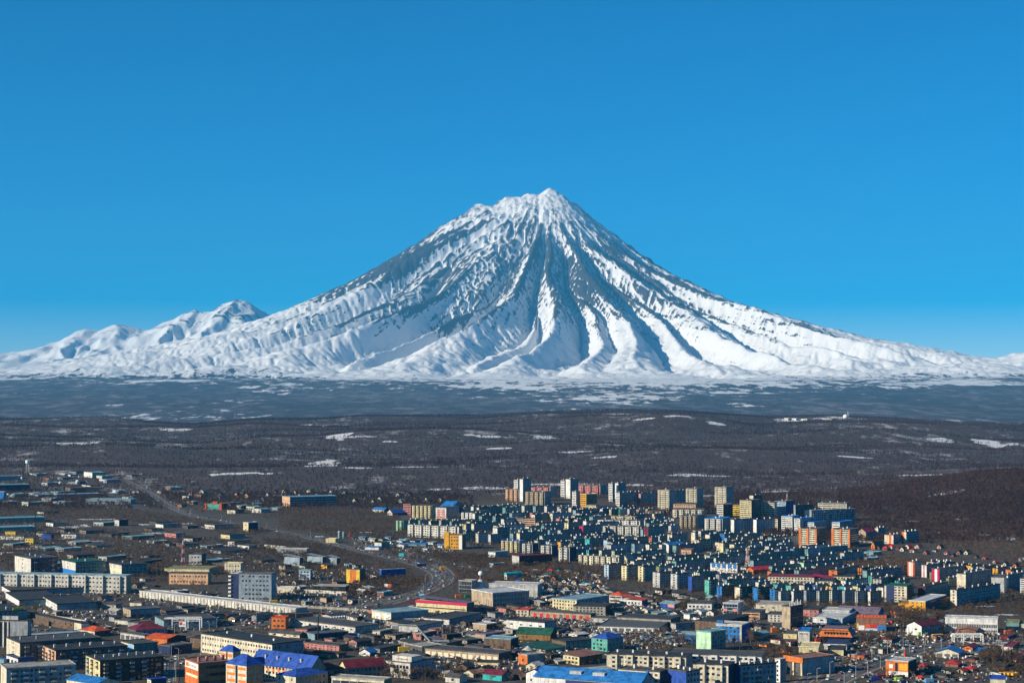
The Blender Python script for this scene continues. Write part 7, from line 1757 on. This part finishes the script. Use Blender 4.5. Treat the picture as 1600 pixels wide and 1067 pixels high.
# water tower on the slope, hilltop station
x, y, z = ground(43, 738); k = y / FPX; t = empty('water_tower', (x, y, z))
a = MB(); [a.bar((sx_ * 2.2 * k, sy_ * 2.2 * k, 0), (sx_ * 1.5 * k, sy_ * 1.5 * k, 13 * k), .5 * k) for sx_ in (-1, 1) for sy_ in (-1, 1)]; a.build('leg', wallmat('ltgrey'), t)['kind'] = 'stuff'
a = MB(); a.cyl(0, 0, 1.6 * k, 3.4 * k, 12.5 * k, 14 * k, 14); a.cyl(0, 0, 3.4 * k, 3.4 * k, 14 * k, 18.6 * k, 14); a.build('tank', wallmat('white', 'plain'), t); tag(t, 'white water tower above the wood at the far left', 'water tower')
for (px, py, wl_, wr_, h_, lab) in ((1232, 657, 7, 5, 3.4, 'white hilltop station hut, leftmost'), (1244, 657, 7, 5, 3.2, 'white hilltop station hut, middle'), (1262, 657, 10, 5, 2.2, 'long grey hilltop station shed'), (1300, 656, 16, 6, 1.8, 'long flat hilltop barrack left of the white dome')):
    B(lab, 'hut', 'hilltop_hut', px, py, wl_, wr_, h_, 30, 'white', 'grey', wL='n', wR='n', rc='ltgrey')
# gantry crane, portal frames
def portal(px0, px1, py, hpx, lab, cat, name, col='white', legs=4, deep=10):
    x0, y0, _ = ground(px0, py); x1, y1, _ = ground(px1, py); k = y0 / FPX; H = hpx * k; L = math.hypot(x1 - x0, y1 - y0); t = empty(name, (x0, y0, 0), math.atan2(y1 - y0, x1 - x0))
    for i in range(legs):
        s = L * i / (legs - 1); a = MB()
        for (p, q) in (((s, 0, 0), (s, 0, H)), ((s, deep, 0), (s, deep, H))): a.bar(p, q, .75)
        a.build('leg', wallmat(col, 'plain'), t)
    a = MB()
    for yy in (0, deep):
        a.bar((0, yy, H), (L, yy, H), .6); a.bar((0, yy, H - 2), (L, yy, H - 2), .35)
        n = max(3, int(L / 3))
        for i in range(n): a.bar((L * i / n, yy, H - 2), (L * (i + 1) / n, yy, H), .25)
    a.bar((0, 0, H), (0, deep, H), .5); a.bar((L, 0, H), (L, deep, H), .5); a.build('girder', wallmat(col, 'plain'), t)
    tag(t, lab, cat)
portal(269, 312, 984, 18, 'white lattice gantry crane before the slate-blue workshop', 'crane', 'gantry_crane', legs=3)
portal(257, 268, 980, 14, 'small white frame left of the gantry crane', 'frame', 'portal_frame', legs=2, deep=6)
portal(1491, 1536, 1003, 12, 'white portal frame of the filling station before the long white hall', 'canopy', 'station_canopy', legs=4, deep=7)
portal(674, 701, 1010, 9, 'grey pipe frame above the patched workshop', 'frame', 'pipe_frame', 'grey', 3, 4)
def billboard(px, py, hpx, wpx, cols, lab):
    x, y, z = ground(px, py); k = y / FPX; t = empty('billboard', (x, y, z), -.15)
    for s in (-.28, .28): a = MB(); a.bar((s * wpx * k, .3, 0), (s * wpx * k, .3, hpx * k), .4); a.build('post', wallmat('grey'), t)
    a = MB(); a.box(-wpx / 2 * k, wpx / 2 * k, -.1, .25, hpx * .42 * k, hpx * k, 0, bottom=True); a.build('board', wallmat(cols[0], 'plain'), t)
    for (u0, u1, v0, v1, c) in cols[1]: a = MB(); a.box((u0 - .5) * wpx * k, (u1 - .5) * wpx * k, -.16, -.1, (.42 + .58 * v0) * hpx * k, (.42 + .58 * v1) * hpx * k, bottom=True); a.build('print', wallmat(c, 'plain'), t)
    tag(t, lab, 'billboard')
billboard(285, 984, 13, 11, ('white', ((.06, .5, .3, .92, 'red'), (.66, .8, .25, .6, 'black'))), 'white billboard with red field under the gantry crane')
billboard(606, 922, 10, 11, ('white', ((.5, 1, 0, 1, 'redorange'),)), 'half white half orange-red billboard inside the motorway curve')
billboard(627, 872, 8, 8, ('turq', ()), 'turquoise road sign beside the upper road')
billboard(658, 882, 8, 9, ('navy', ()), 'dark blue road sign before the slip road')
billboard(659, 935, 8, 8, ('sky', ()), 'sky-blue billboard beside the lower end of the curve')
# pipeline and fences
def run(px_a, px_b, lab, cat, name, z, w, col, posts=0):
    x0, y0, z0 = ground(*px_a); x1, y1, z1 = ground(*px_b); t = empty(name, (x0, y0, z0)); v = (x1 - x0, y1 - y0, z1 - z0)
    a = MB()
    if cat == 'pipeline': a.bar((0, 0, z), (v[0], v[1], v[2] + z), w)
    else:
        L = math.hypot(v[0], v[1]); nx, ny = -v[1] / L * .1, v[0] / L * .1
        a.prism([(nx, ny), (-nx, -ny), (v[0] - nx, v[1] - ny), (v[0] + nx, v[1] + ny)], -1, z)
    a.build('pipe' if cat == 'pipeline' else 'panel', wallmat(col), t)
    if posts:
        a = MB()
        for i in range(posts + 1): f = i / posts; a.bar((v[0] * f, v[1] * f, -.5), (v[0] * f, v[1] * f, z + .15), .3)
        a.build('post', wallmat('concrete'), t)['kind'] = 'stuff'
    tag(t, lab, cat)
run((43, 964), (134, 978), 'pale insulated pipeline along the top of the brown brick wall', 'pipeline', 'pipeline', 4.5, 1.1, 'offwhite', 12)
run((430, 946), (576, 956), 'pale concrete panel fence above the railway cutting', 'fence', 'panel_fence', 2.4, .2, 'concrete', 40)
run((475, 925), (543, 929), 'white panel fence below the dark unfinished pavilion', 'fence', 'panel_fence', 3.0, .2, 'offwhite', 14)
run((601, 986), (651, 988), 'grey conveyor pipe left of the slim steel silos', 'pipeline', 'pipeline', 6, .8, 'grey', 5)
run((651, 988), (672, 1012), 'slanting grey conveyor descending to the patched workshop', 'pipeline', 'pipeline', 5, 1.0, 'grey', 3)
run((1340, 1018), (1420, 1010), 'low pale fence along the verge above the crossroads', 'fence', 'panel_fence', 1.6, .2, 'concrete', 20)
run((1500, 1003), (1600, 1012), 'low pale wall beside the side road', 'fence', 'panel_fence', 1.2, .2, 'ltgrey', 16)
run((1330, 845), (1380, 850), 'pale garden fence under the peach and orange blocks', 'fence', 'panel_fence', 2, .2, 'concrete', 12)
# lamp posts
lp, la = MB(), MB(); lp.cyl(0, 0, .14, .09, 0, 9, 6); la.bar((0, 0, 9), (1.8, 0, 9.5), .12); la.box(1.5, 2.4, -.16, .16, 9.42, 9.6, 0, bottom=True)
lpm, lam = bpy.data.meshes.new('post'), bpy.data.meshes.new('lamp'); lpm.from_pydata(lp.v, [], lp.f); lam.from_pydata(la.v, [], la.f); lpm.materials.append(wallmat('ltgrey', 'plain')); lam.materials.append(wallmat('ltgrey', 'plain'))
for (R, n, half, w) in ((R_X, 22, 10.5, 'along the road through the crossroads'), (R_MAIN, 26, 9, 'along the motorway'), (R_S, 8, 6.5, 'along the street by the shopping centre'), (R_LEFT, 10, 8.5, 'along the road below the long white garage row')):
    c, nn, d, zf = R
    for i in range(n):
        k = int((i + .5) / n * (len(c) - 1)); sd = 1 if i % 2 else -1; p = c[k] + nn[k] * half * sd
        if not free(p[0], p[1], .5): continue
        t = empty('street_lamp', (p[0], p[1], zf[k]), math.atan2(-nn[k][1] * sd, -nn[k][0] * sd))
        for (nm, me) in (('post', lpm), ('lamp', lam)): q = bpy.data.objects.new(nm, me); COL.objects.link(q); q.parent = t
        tag(t, f'slim grey street lamp {w}', 'street lamp', f'street lamps {w}')

# ------------------------------------------------------------------ snow left in the hollows of the town, and the litter of the yards
M_SNOW = bpy.data.materials.new('old_snow'); _nt, _n, _l, _b = nodes_of(M_SNOW)
_l.new(mixc(_nt, noise(_nt, mapped(_nt, (.2, .2, .2)), 1.0, 5, .7), (.45, .45, .46), (.78, .78, .79)), _b.inputs['Base Color']); _b.inputs['Roughness'].default_value = .9
rs = random.Random(12)
for (px, py, hw, hh) in ((108, 824, 20, 1.6), (128, 822, 16, 2.4), (30, 857, 30, .8), (10, 863, 14, .8), (65, 831, 10, .8), (150, 845, 12, .6), (290, 818, 16, 1.2), (320, 824, 10, 1.2), (240, 833, 22, .7), (360, 852, 10, 1), (225, 820, 8, .7), (100, 842, 10, .6),
        (500, 838, 8, .8), (570, 832, 12, .8), (130, 938, 18, .7), (330, 930, 10, .6), (1570, 960, 20, 1), (1540, 947, 16, .8), (1590, 970, 20, .6), (1560, 1004, 24, .6), (1500, 1015, 14, .5), (1250, 870, 12, .6), (1345, 874, 8, .6), (1150, 880, 8, .5), (860, 925, 8, .6), (1010, 930, 10, .5), (760, 990, 10, .6), (640, 1045, 6, .4)):
    n = 14; pts = []
    for i in range(n):
        a_ = 6.283 * i / n; q = rs.uniform(.55, 1.2); x, y, z = ground(px + hw * q * math.cos(a_), py + hh * q * math.sin(a_)); pts.append((x, y))
    area = sum(pts[i][0] * pts[(i + 1) % n][1] - pts[(i + 1) % n][0] * pts[i][1] for i in range(n))
    if area < 0: pts = pts[::-1]
    cxm, cym = sum(p[0] for p in pts) / n, sum(p[1] for p in pts) / n
    if not free(cxm, cym, 2): continue
    a = MB(); a.v = [(*p, .03) for p in pts] + [(cxm + (p[0] - cxm) * .8, cym + (p[1] - cym) * .8, .30) for p in pts]
    for i in range(n): j = (i + 1) % n; a.f.append((i, j, n + j, n + i)); a.m.append(0)
    a.f.append(tuple(range(n, 2 * n))); a.m.append(0)
    o = a.build('snow_patch', M_SNOW); o['kind'] = 'structure'
    zz = float(height(np.array([cxm]), np.array([cym]))[0]); o.location.z = max(0, zz)

JUNK = ['white', 'offwhite', 'tan', 'grey', 'dkgrey', 'black', 'brown', 'brick', 'slate', 'dkgrey', 'ltgrey', 'brown', 'concrete', 'black', 'dkgrey', 'brown', 'tan', 'grey', 'concrete', 'dkteal']
a, b = [], []
for (pl, n) in (([(460, 955), (830, 950), (830, 1050), (600, 1040)], 1500), ([(820, 930), (1190, 940), (1190, 1000), (1000, 1015), (840, 1040)], 1900), ([(0, 905), (430, 930), (430, 990), (0, 990)], 900), ([(1190, 960), (1600, 985), (1600, 1067), (1300, 1067)], 1300),
        ([(430, 860), (600, 890), (600, 950), (430, 945)], 600), ([(0, 738), (220, 740), (440, 790), (200, 795), (0, 795)], 700), ([(0, 812), (420, 850), (430, 900), (0, 905)], 700), ([(800, 885), (950, 895), (960, 935), (800, 935)], 700), ([(1050, 850), (1400, 870), (1380, 940), (1200, 905)], 500), ([(540, 836), (720, 850), (700, 870), (560, 855)], 300),
        ([(930, 984), (1050, 990), (1050, 1008), (960, 1004)], 420)):
    p, q = sample(pl, n, G); a.append(p); b.append(q)
X, Y, Z = pix_ground(np.concatenate(a), np.concatenate(b)); k = open_ground(X, Y, 1.5, -1.0)
mb = MB(); rj = random.Random(77)
for x, y, z in zip(X[k], Y[k], Z[k]):
    w, d_, h_ = rj.uniform(.6, 3.4), rj.uniform(.5, 2.2), rj.uniform(.3, 1.9); an = rj.choice((.35, .4, .75, .8, 1.95)) + rj.gauss(0, .06); c_, s_ = math.cos(an), math.sin(an)
    mb.prism([(x + c_ * u - s_ * v, y + s_ * u + c_ * v) for (u, v) in ((-w / 2, -d_ / 2), (w / 2, -d_ / 2), (w / 2, d_ / 2), (-w / 2, d_ / 2))], z - .3, z + h_, rj.randrange(len(JUNK)))
o = mb.build('yard_clutter', [wallmat(c, 'plain') for c in JUNK]); o['kind'] = 'stuff'

# ------------------------------------------------------------------ wording of the remaining labels: look first, then the nearest landmark
def word_labels():
    def rel(px, py, lx, ly):
        dx, dy = px - lx, py - ly
        if abs(dx) > 1.3 * abs(dy): return 'right of' if dx > 0 else 'left of'
        return 'behind' if dy < 0 else 'in front of'
    buckets = {}
    for (o, desc, px, py) in AUTO:
        lm = min(LAND, key=lambda l: (l[1] - px) ** 2 + (2.2 * (l[2] - py)) ** 2)
        key = (desc, rel(px, py, lm[1], lm[2]), lm[0])
        buckets.setdefault(key, []).append((math.hypot(px - lm[1], py - lm[2]), o))
    for (desc, r, lm), v in buckets.items():
        v.sort(key=lambda t: t[0])
        for i, (d, o) in enumerate(v):
            pre = '' if len(v) == 1 else ('nearer ' if len(v) == 2 and i == 0 else 'farther ' if len(v) == 2 else ORD[min(i, 12)] + ' nearest ')
            o['label'] = ' '.join(f"{pre}{desc} {r} {lm}".split())
            if len(o['label'].split()) > 16: o['label'] = o['label'].replace(' flat ', ' ').replace(' low ', ' ')
word_labels()
